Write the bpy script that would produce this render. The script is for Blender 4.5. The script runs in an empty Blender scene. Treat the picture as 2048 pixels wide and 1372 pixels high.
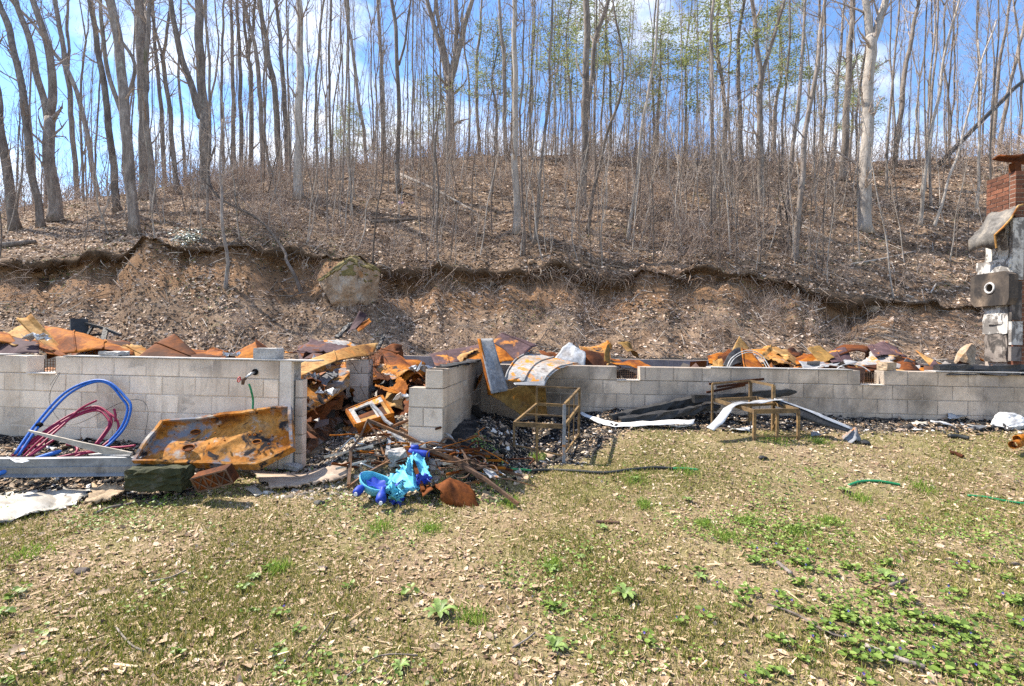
import bpy, math, random
import numpy as np
from mathutils import Vector, Matrix, noise as mn

# ------------------------------------------------------------------ camera, sky, sun, exposure
SC = bpy.context.scene
COL = SC.collection
CAM_H, FPX, CX, CY, ROLL = 1.6, 1000.0, 1024.0, 676.0, 0.014
cd = bpy.data.cameras.new('camera')
cd.sensor_width = 36.0
cd.lens = 36.0 * FPX / 2048.0
cd.shift_y = -(686.0 - CY) / 2048.0
cd.clip_start, cd.clip_end = 0.05, 1000.0
cam = bpy.data.objects.new('camera', cd)
COL.objects.link(cam)
cam.matrix_world = Matrix.Translation((0, 0, CAM_H)) @ Matrix.Rotation(math.pi / 2, 4, 'X') @ Matrix.Rotation(ROLL, 4, 'Z')
SC.camera = cam

SUN_DIR = Vector((-0.74, 0.30, 1.0)).normalized()      # towards the sun: left, behind the wood
SUN_ELEV = math.asin(SUN_DIR.z)
W = bpy.data.worlds.new('World'); SC.world = W; W.use_nodes = True
def build_world():
    nt = W.node_tree; nt.nodes.clear(); N = nt.nodes.new; L = nt.links.new
    out = N('ShaderNodeOutputWorld'); bg = N('ShaderNodeBackground'); bg.inputs[1].default_value = 0.138
    sky = N('ShaderNodeTexSky'); sky.sky_type = 'NISHITA'; sky.sun_disc = False
    sky.sun_elevation = SUN_ELEV; sky.sun_rotation = math.atan2(SUN_DIR.x, SUN_DIR.y)
    sky.air_density = 1.0; sky.dust_density = 0.0; sky.ozone_density = 2.5
    hs = N('ShaderNodeHueSaturation'); hs.inputs['Saturation'].default_value = 1.12; hs.inputs['Hue'].default_value = 0.503; hs.inputs['Value'].default_value = 0.92
    L(sky.outputs[0], hs.inputs['Color'])
    tc = N('ShaderNodeTexCoord')
    mp = N('ShaderNodeMapping'); mp.inputs['Scale'].default_value = (1, 1, 1.9); mp.inputs['Location'].default_value = (0.35, 0.2, 0.1)
    L(tc.outputs['Generated'], mp.inputs[0])
    n1 = N('ShaderNodeTexNoise'); n1.inputs['Scale'].default_value = 4.2; n1.inputs['Detail'].default_value = 9; n1.inputs['Roughness'].default_value = 0.55
    L(mp.outputs[0], n1.inputs['Vector'])
    r = N('ShaderNodeValToRGB'); r.color_ramp.elements[0].position = 0.475; r.color_ramp.elements[1].position = 0.65
    L(n1.outputs['Fac'], r.inputs[0])
    mul = N('ShaderNodeMath'); mul.operation = 'MULTIPLY'; mul.inputs[1].default_value = 0.9; L(r.outputs[0], mul.inputs[0])
    mix = N('ShaderNodeMix'); mix.data_type = 'RGBA'
    L(mul.outputs[0], mix.inputs[0]); L(hs.outputs[0], mix.inputs[6]); mix.inputs[7].default_value = (4.6, 4.7, 4.9, 1)
    L(mix.outputs[2], bg.inputs[0]); L(bg.outputs[0], out.inputs[0])
build_world()
sd = bpy.data.lights.new('sun', 'SUN'); sd.energy = 4.8; sd.angle = math.radians(0.5); sd.color = (1.0, 0.92, 0.80)
sun = bpy.data.objects.new('sun', sd); COL.objects.link(sun)
sun.rotation_euler = SUN_DIR.to_track_quat('Z', 'Y').to_euler()
sun.location = (-20, 15, 30)
VS = SC.view_settings
VS.view_transform = 'Standard'; VS.look = 'None'; VS.exposure = 1.27; VS.gamma = 1.0; VS.use_curve_mapping = False
SC.cycles.use_denoising = False
SC.cycles.max_bounces = 6; SC.cycles.diffuse_bounces = 3; SC.cycles.transparent_max_bounces = 4

R = random.Random(11)
NR = np.random.default_rng(5)

# ------------------------------------------------------------------ where a point of the photograph lies
def ray(px, py):
    a = (px - CX) / FPX; c = -(py - CY) / FPX
    return a * math.cos(ROLL) - c * math.sin(ROLL), a * math.sin(ROLL) + c * math.cos(ROLL)
def P(px, py, Y):
    x, z = ray(px, py)
    return Vector((x * Y, Y, CAM_H + z * Y))
def ip(x, xs, ys):
    return float(np.interp(x, xs, ys))
GY = [-12, 3.0, 4.5, 5.5, 6.3, 7.2, 9.0, 13.5, 14.6, 16.5]
GZ = [-.10, 0.0, .06, .16, .27, .40, .44, .50, .75, 1.2]
def smooth(t):
    t = max(0.0, min(1.0, t)); return t * t * (3 - 2 * t)
def ground_z(x, y):
    z = ip(y, GY, GZ)
    z += .03 * mn.noise(Vector((x * .7, y * .7, 0))) + .012 * mn.noise(Vector((x * 2.6, y * 2.6, 4)))
    z += smooth((x - .1) / 1.5) * (.19 * smooth((y - 4.6) / 1.6) - .05 * smooth((y - 8) / 4))
    z += .36 * smooth((y - 4.75) / .55) * smooth((x + 2.2) / .8) * smooth((.35 - x) / .7) * (1 - .8 * smooth((y - 6.0) / 1.2))
    # burnt debris raked up against the left wall
    z += .20 * smooth((y - 4.75) / .5) * smooth((-3.0 - x) / 1.0) * smooth((6.2 - y) / .4)
    return z
def PG(px, py, dz=0.0):
    """the point of the ground seen at a pixel"""
    x, z = ray(px, py); y = 2.0
    while y < 15:
        if CAM_H + z * y <= ground_z(x * y, y) + dz: break
        y += 0.01
    return Vector((x * y, y, ground_z(x * y, y) + dz))

# hillside: the bank behind the house, its broken lip and the slope up to the crest
LPX = [-900, -200, 0, 150, 250, 350, 550, 600, 700, 850, 1000, 1100, 1200, 1300, 1400, 1500, 1600, 1700, 1800, 1900, 2048, 2400, 3000]
LPY = [560, 530, 515, 518, 497, 490, 487, 500, 522, 533, 540, 527, 535, 545, 545, 541, 565, 585, 600, 610, 615, 620, 630]
HPX = [-900, 0, 150, 300, 500, 700, 900, 1100, 1300, 1500, 1650, 1750, 1850, 2048, 3000]
HPY = [25, 30, 30, 25, 18, 32, 30, 33, 33, 25, 28, 24, 10, 6, 5]
KPX = [-900, 0, 150, 300, 400, 550, 700, 900, 1100, 1300, 1500, 1700, 1850, 2048, 3000]
KPY = [450, 425, 402, 385, 370, 352, 332, 314, 311, 318, 325, 325, 318, 310, 300]
FOOT_Y, LIP_Y, CREST_Y = 14.7, 19.3, 40.0
def hill_rows(px):
    """(depth, height) pairs of the hill profile in the direction of a pixel column"""
    zz = lambda py, Y: CAM_H + ray(px, py)[1] * Y
    wob = .6 * mn.noise(Vector((px * .004, 3.1, 0))) + .3 * mn.noise(Vector((px * .02, 8.1, 0))) + .14 * mn.noise(Vector((px * .07, 8.1, 0)))
    ly = LIP_Y + wob
    zl = zz(ip(px, LPX, LPY), ly)
    h = ip(px, HPX, HPY) / FPX * ly * max(.06, .85 + 2.3 * mn.noise(Vector((px * .008, 0, 5))) + .4 * mn.noise(Vector((px * .05, 2, 5))))
    zu = zl - h
    rows = [(FOOT_Y, .62), (FOOT_Y + .5, .95)]
    f = rows[-1]
    ue = ly + .30 * min(1, h / .4)
    for t in (.12, .25, .38, .5, .62, .74, .86):
        rows.append((f[0] + (ue - f[0]) * t, f[1] + (zu - f[1]) * (t ** 1.12)))
    rows.append((ue, zu)); rows.append((ue + .03, zu + h * .35))
    rows.append((ly - .10, zu + h * .55)); rows.append((ly - .13, zu + h * .8)); rows.append((ly + .12, zl))
    zc = zz(ip(px, KPX, KPY), CREST_Y)
    for k in range(1, 27):
        t = k / 26.0
        rows.append((ly + .12 + (CREST_Y - ly - .12) * t, zl + (zc - zl) * (t + .10 * math.sin(math.pi * t))))
    rows += [(CREST_Y + 2, zc + .1), (CREST_Y + 5, zc - .3), (CREST_Y + 12, zc - 2.5), (CREST_Y + 30, zc - 9), (CREST_Y + 80, zc - 18), (400, zc - 40)]
    return rows
def hill_noise(p):
    return .28 * mn.noise(Vector((p.x * .35, p.y * .35, 2))) + .10 * mn.noise(Vector((p.x * 1.3, p.y * 1.3, 7))) + .04 * mn.noise(Vector((p.x * 4, p.y * 4, 1)))
HCACHE = {}
def hill_z(x, y):
    px = CX + 1000.0 * x / y
    k = int(round(px / 8.0))
    if k not in HCACHE:
        rr = [q for i, q in enumerate(hill_rows(k * 8.0)) if i not in (10, 11, 12)]
        HCACHE[k] = ([q[0] for q in rr], [q[1] for q in rr])
    ys, zs = HCACHE[k]
    w = smooth((y - FOOT_Y) / 1.0)
    return ip(y, ys, zs) + w * hill_noise(Vector((x, y, 0)))
def PH(px, py, y0=14.8, y1=44.0):
    x, z = ray(px, py); y = y0
    while y < y1:
        if CAM_H + z * y <= hill_z(x * y, y): break
        y += 0.05
    return Vector((x * y, y, hill_z(x * y, y)))

# ------------------------------------------------------------------ objects
ORG = {}
def tag(o, label=None, cat=None, group=None, kind=None):
    if label: o['label'] = label
    if cat: o['category'] = cat
    if group: o['group'] = group
    if kind: o['kind'] = kind
    return o
def thing(name, label, cat, loc, group=None, rz=0.0):
    o = bpy.data.objects.new(name, None); COL.objects.link(o)
    o.empty_display_size = .1
    o.location = loc; o.rotation_euler = (0, 0, rz)
    ORG[o.name] = Vector(loc)
    return tag(o, label, cat, group)
def add_mesh(name, verts, faces, material, parent=None, smooth_=False, origin=None):
    """links one mesh object; verts in world space, stored about its own or its parent's origin"""
    if parent is not None: org = ORG[parent.name]
    elif origin is not None: org = Vector(origin)
    else:
        a = np.array([tuple(v) for v in verts]); org = Vector((a[:, 0].mean(), a[:, 1].mean(), a[:, 2].min()))
    me = bpy.data.meshes.new(name)
    me.from_pydata([tuple(Vector(v) - org) for v in verts], [], faces)
    me.materials.append(material)
    if smooth_: me.polygons.foreach_set('use_smooth', [True] * len(me.polygons))
    me.update()
    o = bpy.data.objects.new(name, me); COL.objects.link(o)
    if parent is not None: o.parent = parent
    else: o.location = org
    ORG[o.name] = org
    return o
class MB:
    def __init__(s): s.v = []; s.f = []
    def add(s, vs, fs):
        b = len(s.v); s.v += [Vector(v) for v in vs]; s.f += [tuple(i + b for i in f) for f in fs]
    def tube(s, pts, rad, n=6, cap=True):
        pts = [Vector(p) for p in pts]; m = len(pts)
        if not hasattr(rad, '__len__'): rad = [rad] * m
        t0 = (pts[1] - pts[0]).normalized()
        ref = Vector((0, 0, 1)) if abs(t0.z) < .8 else Vector((1, 0, 0))
        u = t0.cross(ref).normalized(); b = len(s.v)
        for i, p in enumerate(pts):
            t = (pts[min(i + 1, m - 1)] - pts[max(i - 1, 0)]).normalized()
            u = (u - t * u.dot(t)).normalized(); w = t.cross(u)
            for k in range(n):
                a = 2 * math.pi * k / n
                s.v.append(p + (u * math.cos(a) + w * math.sin(a)) * rad[i])
        for i in range(m - 1):
            for k in range(n):
                k2 = (k + 1) % n
                s.f.append((b + i * n + k, b + i * n + k2, b + (i + 1) * n + k2, b + (i + 1) * n + k))
        if cap:
            s.f.append(tuple(b + k for k in range(n))[::-1]); s.f.append(tuple(b + (m - 1) * n + k for k in range(n)))
    def bar(s, p0, p1, w, h=None, up=(0, 0, 1)):
        p0, p1 = Vector(p0), Vector(p1); h = h or w
        t = (p1 - p0).normalized(); up = Vector(up)
        if abs(t.dot(up)) > .95: up = Vector((0, 1, 0)) if abs(t.y) < .9 else Vector((1, 0, 0))
        u = t.cross(up).normalized(); v = u.cross(t)
        q = []
        for p in (p0, p1):
            for a, c in ((-1, -1), (1, -1), (1, 1), (-1, 1)): q.append(p + u * (a * w / 2) + v * (c * h / 2))
        s.add(q, [(3, 2, 1, 0), (4, 5, 6, 7), (0, 1, 5, 4), (1, 2, 6, 5), (2, 3, 7, 6), (3, 0, 4, 7)])
    def box(s, c, sx, sy, sz, M=None, ch=0.0):
        M = M or Matrix.Identity(3); c = Vector(c)
        q = []
        for z in (-1, 1):
            for x, y in ((-1, -1), (1, -1), (1, 1), (-1, 1)): q.append(c + M @ Vector((x * sx / 2, y * sy / 2, z * sz / 2)))
        s.add(q, [(3, 2, 1, 0), (4, 5, 6, 7), (0, 1, 5, 4), (1, 2, 6, 5), (2, 3, 7, 6), (3, 0, 4, 7)])
    def build(s, name, material, parent=None, smooth_=False, origin=None):
        return add_mesh(name, s.v, s.f, material, parent, smooth_, origin)
def spline(pts, n=6):
    pts = [Vector(p) for p in pts]; out = []
    for i in range(len(pts) - 1):
        p0, p1, p2, p3 = pts[max(i - 1, 0)], pts[i], pts[i + 1], pts[min(i + 2, len(pts) - 1)]
        for k in range(n):
            t = k / n
            out.append(.5 * ((2 * p1) + (p2 - p0) * t + (2 * p0 - 5 * p1 + 4 * p2 - p3) * t * t + (3 * p1 - p0 - 3 * p2 + p3) * t ** 3))
    out.append(pts[-1]); return out
def np_mesh(name, V, F, material, kind=None, smooth_=False, parent=None):
    """a mesh from arrays; F is triangles (n,3) or quads (n,4)"""
    me = bpy.data.meshes.new(name)
    V = np.asarray(V, dtype=np.float32); F = np.asarray(F, dtype=np.int32); k = F.shape[1]
    me.vertices.add(len(V)); me.vertices.foreach_set('co', V.ravel())
    me.loops.add(F.size); me.loops.foreach_set('vertex_index', F.ravel())
    me.polygons.add(len(F)); me.polygons.foreach_set('loop_start', np.arange(len(F), dtype=np.int32) * k)
    me.polygons.foreach_set('loop_total', np.full(len(F), k, dtype=np.int32))
    if smooth_: me.polygons.foreach_set('use_smooth', np.ones(len(F), dtype=bool))
    me.materials.append(material); me.update(calc_edges=True); me.validate()
    o = bpy.data.objects.new(name, me); COL.objects.link(o)
    if parent: o.parent = parent
    if kind: o['kind'] = kind
    ORG[o.name] = Vector((0, 0, 0))
    return o
def scatter(tv, tf, pos, nrm, scale, tilt=.25, yaw=None):
    """copies of a small template (tv, tf) at pos, standing on nrm; returns arrays"""
    n = len(pos); tv = np.asarray(tv, float); tf = np.asarray(tf, int)
    nz = nrm + NR.normal(0, tilt, (n, 3)); nz /= np.linalg.norm(nz, axis=1)[:, None]
    a = NR.uniform(0, 2 * np.pi, n) if yaw is None else yaw
    h = np.stack([np.cos(a), np.sin(a), np.zeros(n)], 1)
    x = h - nz * (h * nz).sum(1)[:, None]; x /= np.linalg.norm(x, axis=1)[:, None]
    y = np.cross(nz, x)
    sc = scale if scale.ndim == 2 else np.repeat(scale[:, None], 3, 1)
    t = tv[None, :, :] * sc[:, None, :]
    V = pos[:, None, :] + t[:, :, 0:1] * x[:, None, :] + t[:, :, 1:2] * y[:, None, :] + t[:, :, 2:3] * nz[:, None, :]
    F = tf[None] + (np.arange(n) * len(tv))[:, None, None]
    return V.reshape(-1, 3), F.reshape(-1, tf.shape[1])
def joined(parts):
    Vs, Fs, b = [], [], 0
    for V, F in parts:
        Vs.append(V); Fs.append(F + b); b += len(V)
    return np.concatenate(Vs), np.concatenate(Fs)

# ------------------------------------------------------------------ materials
def newmat(name):
    m = bpy.data.materials.new(name); m.use_nodes = True
    nt = m.node_tree; b = nt.nodes['Principled BSDF']
    return m, nt, b
def ramp(nt, stops, interp='LINEAR'):
    r = nt.nodes.new('ShaderNodeValToRGB'); e = r.color_ramp.elements; r.color_ramp.interpolation = interp
    while len(e) < len(stops): e.new(.5)
    for i, (p, c) in enumerate(stops):
        e[i].position = p; e[i].color = (c[0], c[1], c[2], 1) if hasattr(c, '__len__') else (c, c, c, 1)
    return r
def nz(nt, scale, detail=6, rough=.6, stretch=None, dist=0.0, off=0.0):
    g = nt.nodes.new('ShaderNodeNewGeometry'); n = nt.nodes.new('ShaderNodeTexNoise')
    n.inputs['Scale'].default_value = scale; n.inputs['Detail'].default_value = detail
    n.inputs['Roughness'].default_value = rough; n.inputs['Distortion'].default_value = dist
    mp = nt.nodes.new('ShaderNodeMapping'); mp.inputs['Scale'].default_value = stretch or (1, 1, 1); mp.inputs['Location'].default_value = (off, off * .7, off * .3)
    nt.links.new(g.outputs['Position'], mp.inputs[0]); nt.links.new(mp.outputs[0], n.inputs['Vector'])
    return n.outputs['Fac']
def mixc(nt, fac, a, b, mode='MIX'):
    m = nt.nodes.new('ShaderNodeMix'); m.data_type = 'RGBA'; m.blend_type = mode
    for sock, val in ((m.inputs[0], fac), (m.inputs[6], a), (m.inputs[7], b)):
        if isinstance(val, bpy.types.NodeSocket): nt.links.new(val, sock)
        elif hasattr(val, '__len__'): sock.default_value = (val[0], val[1], val[2], 1)
        else: sock.default_value = val
    return m.outputs[2]
def bump(nt, b, h, strength=.4, dist=.02):
    n = nt.nodes.new('ShaderNodeBump'); n.inputs['Strength'].default_value = strength; n.inputs['Distance'].default_value = dist
    nt.links.new(h, n.inputs['Height']); nt.links.new(n.outputs[0], b.inputs['Normal'])
def natural(name, stops, scale=4, detail=8, rough=.85, metal=0.0, fine=30, fine_lo=.6, bmp=.4, stretch=None, spots=None, off=0.0, spec=.3, dist=0.0, bdist=.01):
    """weathered surface: a broad colour variation, fine grain, optional spots of another colour"""
    m, nt, b = newmat(name); L = nt.links.new
    r = ramp(nt, stops); L(nz(nt, scale, detail, .62, stretch, dist, off), r.inputs[0])
    fn = nz(nt, fine, 5, .65, stretch, 0, off + 3)
    fr = ramp(nt, [(.3, fine_lo), (.7, 1.15)]); L(fn, fr.inputs[0])
    c = mixc(nt, 1.0, r.outputs[0], fr.outputs[0], 'MULTIPLY')
    if spots:
        for (col, sc, lo, hi, o2) in spots:
            sr = ramp(nt, [(lo, 0.0), (hi, 1.0)]); L(nz(nt, sc, 7, .65, stretch, .4, o2), sr.inputs[0])
            c = mixc(nt, sr.outputs[0], c, col)
    L(c, b.inputs['Base Color']); b.inputs['Roughness'].default_value = rough; b.inputs['Metallic'].default_value = metal
    b.inputs['Specular IOR Level'].default_value = spec
    bump(nt, b, fn, bmp, bdist)
    return m
def islands(name, stops, rough=.8, trans=0.0, interp='LINEAR', spec=.3):
    """every loose piece of the mesh has a colour of its own"""
    m, nt, b = newmat(name); L = nt.links.new
    g = nt.nodes.new('ShaderNodeNewGeometry'); r = ramp(nt, stops, interp); L(g.outputs['Random Per Island'], r.inputs[0])
    L(r.outputs[0], b.inputs['Base Color']); b.inputs['Roughness'].default_value = rough; b.inputs['Specular IOR Level'].default_value = spec
    if trans:
        t = nt.nodes.new('ShaderNodeBsdfTranslucent'); ms = nt.nodes.new('ShaderNodeMixShader'); ms.inputs[0].default_value = trans
        L(r.outputs[0], t.inputs[0]); L(b.outputs[0], ms.inputs[1]); L(t.outputs[0], ms.inputs[2])
        L(ms.outputs[0], nt.nodes['Material Output'].inputs[0])
    return m
def objvar(name, stops, **kw):
    """like natural, with a tone that differs from object to object"""
    lo, hi = kw.pop('lo', .75), kw.pop('hi', 1.2)
    m = natural(name, stops, **kw); nt = m.node_tree; b = nt.nodes['Principled BSDF']
    src = b.inputs['Base Color'].links[0].from_socket
    oi = nt.nodes.new('ShaderNodeObjectInfo'); r = ramp(nt, [(0, lo), (1, hi)]); nt.links.new(oi.outputs['Random'], r.inputs[0])
    nt.links.new(mixc(nt, 1.0, src, r.outputs[0], 'MULTIPLY'), b.inputs['Base Color'])
    return m
def block_mat(name, stops, soot=(.03, .028, .027), lo=.62, hi=.85, sscale=1.3, soff=0.0, rgn=None, fine=60, patches=()):
    """painted concrete block; soot drifts over it, rgn = (x0,x1,z0,z1,strength) sooty places"""
    m = objvar(name, stops, scale=2.2, fine=fine, fine_lo=.86, bmp=.4, rough=.9, lo=.84, hi=1.06, bdist=.004)
    nt = m.node_tree; b = nt.nodes['Principled BSDF']; L = nt.links.new
    c = b.inputs['Base Color'].links[0].from_socket
    f = ramp(nt, [(lo, 0.0), (hi, .85)]); L(nz(nt, sscale, 8, .68, (1, 1, .7), .5, soff), f.inputs[0])
    c = mixc(nt, f.outputs[0], c, soot)
    g = nt.nodes.new('ShaderNodeNewGeometry'); sp = nt.nodes.new('ShaderNodeSeparateXYZ'); L(g.outputs['Position'], sp.inputs[0])
    wob = nz(nt, 5, 5, .6, None, 0, 2)
    for (axis, a0, a1, s, col) in (rgn or []):
        ad = nt.nodes.new('ShaderNodeMath'); ad.operation = 'MULTIPLY_ADD'; L(wob, ad.inputs[0]); ad.inputs[1].default_value = .35 * abs(a1 - a0)
        L(sp.outputs[axis], ad.inputs[2])
        mr = nt.nodes.new('ShaderNodeMapRange'); L(ad.outputs[0], mr.inputs[0])
        mr.inputs[1].default_value = a0; mr.inputs[2].default_value = a1; mr.inputs[3].default_value = 0; mr.inputs[4].default_value = s
        c = mixc(nt, mr.outputs[0], c, col)
    for (pc, pr, ps, col) in patches:
        ds = nt.nodes.new('ShaderNodeVectorMath'); ds.operation = 'DISTANCE'; L(g.outputs['Position'], ds.inputs[0]); ds.inputs[1].default_value = pc
        ad = nt.nodes.new('ShaderNodeMath'); ad.operation = 'MULTIPLY_ADD'; L(nz(nt, 3.0, 8, .75, None, .5, 4), ad.inputs[0]); ad.inputs[1].default_value = 1.5 * pr; L(ds.outputs['Value'], ad.inputs[2])
        mr = nt.nodes.new('ShaderNodeMapRange'); L(ad.outputs[0], mr.inputs[0]); mr.inputs[1].default_value = 1.7 * pr; mr.inputs[2].default_value = .75 * pr; mr.inputs[3].default_value = 0; mr.inputs[4].default_value = ps
        c = mixc(nt, mr.outputs[0], c, col)
    st = ramp(nt, [(.52, 0.0), (.72, .55)]); L(nz(nt, 1.0, 6, .7, (7, 7, .8), .2, soff + 5), st.inputs[0])
    c = mixc(nt, st.outputs[0], c, mixc(nt, .75, c, (.14, .11, .085)))
    sm = ramp(nt, [(.60, 0.0), (.68, .5)]); L(nz(nt, 4.2, 7, .75, None, .6, soff + 9), sm.inputs[0])
    c = mixc(nt, sm.outputs[0], c, mixc(nt, .7, c, (.20, .16, .13)))
    L(c, b.inputs['Base Color'])
    return m
ORANGE, DKRUST, TAN, GREYM, BLACK, ASHW = (.50, .17, .03), (.10, .035, .018), (.52, .30, .11), (.30, .31, .34), (.012, .011, .011), (.55, .53, .50)
def rust(name, stops, **kw):
    d = dict(scale=1.6, fine=26, fine_lo=.5, rough=.8, metal=.0, bmp=.35, spec=.12, dist=.6, bdist=.006); d.update(kw)
    return natural(name, stops, **d)
M = {}
M['rust_orange'] = rust('rust_orange', [(.30, (.045, .017, .010)), (.42, (.20, .055, .010)), (.54, (.42, .145, .015)), (.66, (.10, .032, .011))], off=1, spots=[((.07, .03, .025), 3.1, .56, .75, 4)])
M['rust_tan'] = rust('rust_tan', [(.28, (.12, .05, .016)), (.43, (.32, .16, .045)), (.57, (.46, .28, .11)), (.70, (.20, .07, .016))], off=5, spots=[((.45, .16, .03), 2.6, .58, .7, 9)])
M['rust_dark'] = rust('rust_dark', [(.27, (.022, .011, .009)), (.45, (.065, .023, .011)), (.58, (.17, .05, .011)), (.72, (.035, .016, .012))], off=8)
M['rust_purple'] = rust('rust_purple', [(.27, (.035, .021, .025)), (.45, (.075, .045, .05)), (.58, (.12, .075, .08)), (.70, (.24, .08, .018))], off=12, spots=[((.52, .20, .03), 1.9, .57, .66, 2)])
M['rust_mottled'] = rust('rust_mottled', [(.3, (.20, .20, .20)), (.5, (.38, .37, .36)), (.7, (.28, .21, .15))], off=15, spots=[((.52, .20, .03), 5.5, .53, .58, 6), ((.10, .08, .07), 4.2, .60, .70, 3)])
M['rust_gold'] = rust('rust_gold', [(.3, (.10, .06, .022)), (.5, (.23, .135, .04)), (.7, (.15, .065, .02))], off=18, spots=[((.46, .18, .03), 5, .58, .66, 1), ((.08, .06, .05), 3, .58, .7, 8)])
M['scorched_steel'] = rust('scorched_steel', [(.3, (.13, .13, .14)), (.5, (.26, .27, .29)), (.7, (.36, .34, .32))], off=21, spots=[((.40, .17, .05), 4.5, .60, .68, 5)])
M['silver'] = rust('silver', [(.3, (.14, .15, .17)), (.52, (.38, .40, .43)), (.7, (.20, .17, .15))], off=23, spots=[((.42, .18, .04), 3, .6, .66, 3)], rough=.45)
M['panel_rust'] = rust('panel_rust', [(.28, (.16, .055, .015)), (.42, (.42, .15, .02)), (.55, (.46, .22, .06)), (.7, (.26, .20, .15))], scale=2.6, off=27,
    spots=[((.17, .18, .21), 2.6, .54, .62, 4), ((.36, .33, .29), 4.5, .57, .66, 11), ((.025, .023, .025), 5.0, .56, .62, 17), ((.05, .02, .012), 16, .62, .68, 2)])
M['bar_rust'] = rust('bar_rust', [(.3, (.075, .05, .04)), (.5, (.15, .095, .065)), (.7, (.26, .11, .035))], scale=5, off=30)
M['frame_rust'] = rust('frame_rust', [(.3, (.08, .058, .04)), (.5, (.22, .145, .075)), (.7, (.32, .20, .085))], scale=4, off=33, metal=.1)
M['char'] = natural('char', [(.3, (.008, .008, .009)), (.55, (.022, .021, .022)), (.75, (.07, .065, .06))], scale=9, fine=45, fine_lo=.4, bmp=.8, stretch=(1, 1, 1), spec=.5, rough=.6)
M['ash_white'] = natural('ash_white', [(.3, (.30, .29, .28)), (.6, (.62, .61, .60))], scale=12, fine=50, bmp=.6)
M['aluminium'] = natural('aluminium', [(.3, (.22, .22, .23)), (.52, (.50, .51, .52)), (.7, (.30, .28, .26))], scale=5, fine=40, fine_lo=.8, metal=.45, rough=.42, bmp=.15)
M['flashing'] = natural('flashing', [(.3, (.11, .115, .125)), (.55, (.24, .245, .255)), (.75, (.08, .075, .075))], scale=3, fine=40, fine_lo=.8, metal=.3, rough=.5, bmp=.12)
M['board'] = natural('board', [(.3, (.30, .26, .21)), (.6, (.50, .45, .38))], scale=5, fine=40, stretch=(.3, 1, 1), bmp=.3, spots=[((.06, .05, .045), 3.5, .62, .72, 3)])
M['plywood'] = natural('plywood', [(.3, (.24, .17, .12)), (.5, (.38, .29, .22)), (.7, (.46, .37, .29))], scale=5, fine=36, stretch=(.35, 1, 1), bmp=.5, spots=[((.10, .07, .05), 5, .6, .7, 2)])
M['white_paint'] = natural('white_paint', [(.3, (.54, .47, .40)), (.6, (.68, .60, .52))], scale=5, fine=40, fine_lo=.85, bmp=.2, spots=[((.05, .045, .04), 4, .68, .74, 2)])
M['moss_concrete'] = natural('moss_concrete', [(.35, (.026, .030, .011)), (.55, (.05, .052, .022)), (.7, (.11, .10, .075))], scale=6, fine=40, bmp=.7)
M['concrete'] = natural('concrete', [(.3, (.28, .27, .26)), (.6, (.46, .44, .42))], scale=6, fine=60, bmp=.5, spots=[((.06, .055, .05), 4, .62, .75, 7)])
M['brownstone'] = natural('brownstone', [(.3, (.26, .18, .11)), (.6, (.45, .34, .23))], scale=4, fine=30, bmp=.6)
M['tarp'] = natural('tarp', [(.3, (.20, .18, .15)), (.6, (.40, .37, .32))], scale=4, fine=30, fine_lo=.85, bmp=.2, rough=.45, spec=.5, spots=[((.42, .36, .28), 3, .6, .75, 4)])
M['burlap'] = natural('burlap', [(.3, (.24, .17, .10)), (.6, (.42, .31, .20))], scale=4, fine=40, bmp=.6)
M['white_rag'] = natural('white_rag', [(.3, (.25, .24, .24)), (.55, (.58, .58, .58))], scale=6, fine=30, fine_lo=.8, bmp=.4, spots=[((.08, .075, .07), 7, .60, .7, 4)])
def plain(name, col, rough=.4, spec=.5, fine_lo=.85):
    return natural(name, [(.3, tuple(c * .85 for c in col)), (.7, col)], scale=6, fine=40, fine_lo=fine_lo, bmp=.08, rough=rough, spec=spec)
M['blue_pipe'] = plain('blue_pipe', (.025, .14, .52), .5, .3, .7)
M['red_pipe'] = plain('red_pipe', (.32, .02, .07), .5, .3, .7)
M['green_hose'] = plain('green_hose', (.01, .20, .07), .45)
M['black_hose'] = plain('black_hose', (.02, .022, .02), .6)
M['turquoise'] = natural('turquoise', [(.3, (.05, .33, .50)), (.5, (.12, .48, .64)), (.7, (.20, .52, .66))], scale=9, fine=40, fine_lo=.8, bmp=.3, rough=.6, spots=[((.03, .10, .40), 8, .58, .66, 3), ((.10, .09, .08), 10, .64, .72, 6)])
M['royal_blue'] = natural('royal_blue', [(.3, (.012, .04, .33)), (.7, (.02, .06, .42))], scale=9, fine=40, bmp=.2, rough=.55, spots=[((.16, .14, .12), 9, .64, .74, 2)])
M['hub_white'] = plain('hub_white', (.75, .76, .8), .4)
M['red_knob'] = plain('red_knob', (.5, .05, .05), .5)
M['pipe_grey'] = natural('pipe_grey', [(.3, (.35, .35, .35)), (.7, (.6, .6, .6))], scale=8, metal=.6, rough=.4)
M['dark'] = plain('dark', (.01, .01, .01), .9, .1)
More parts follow.
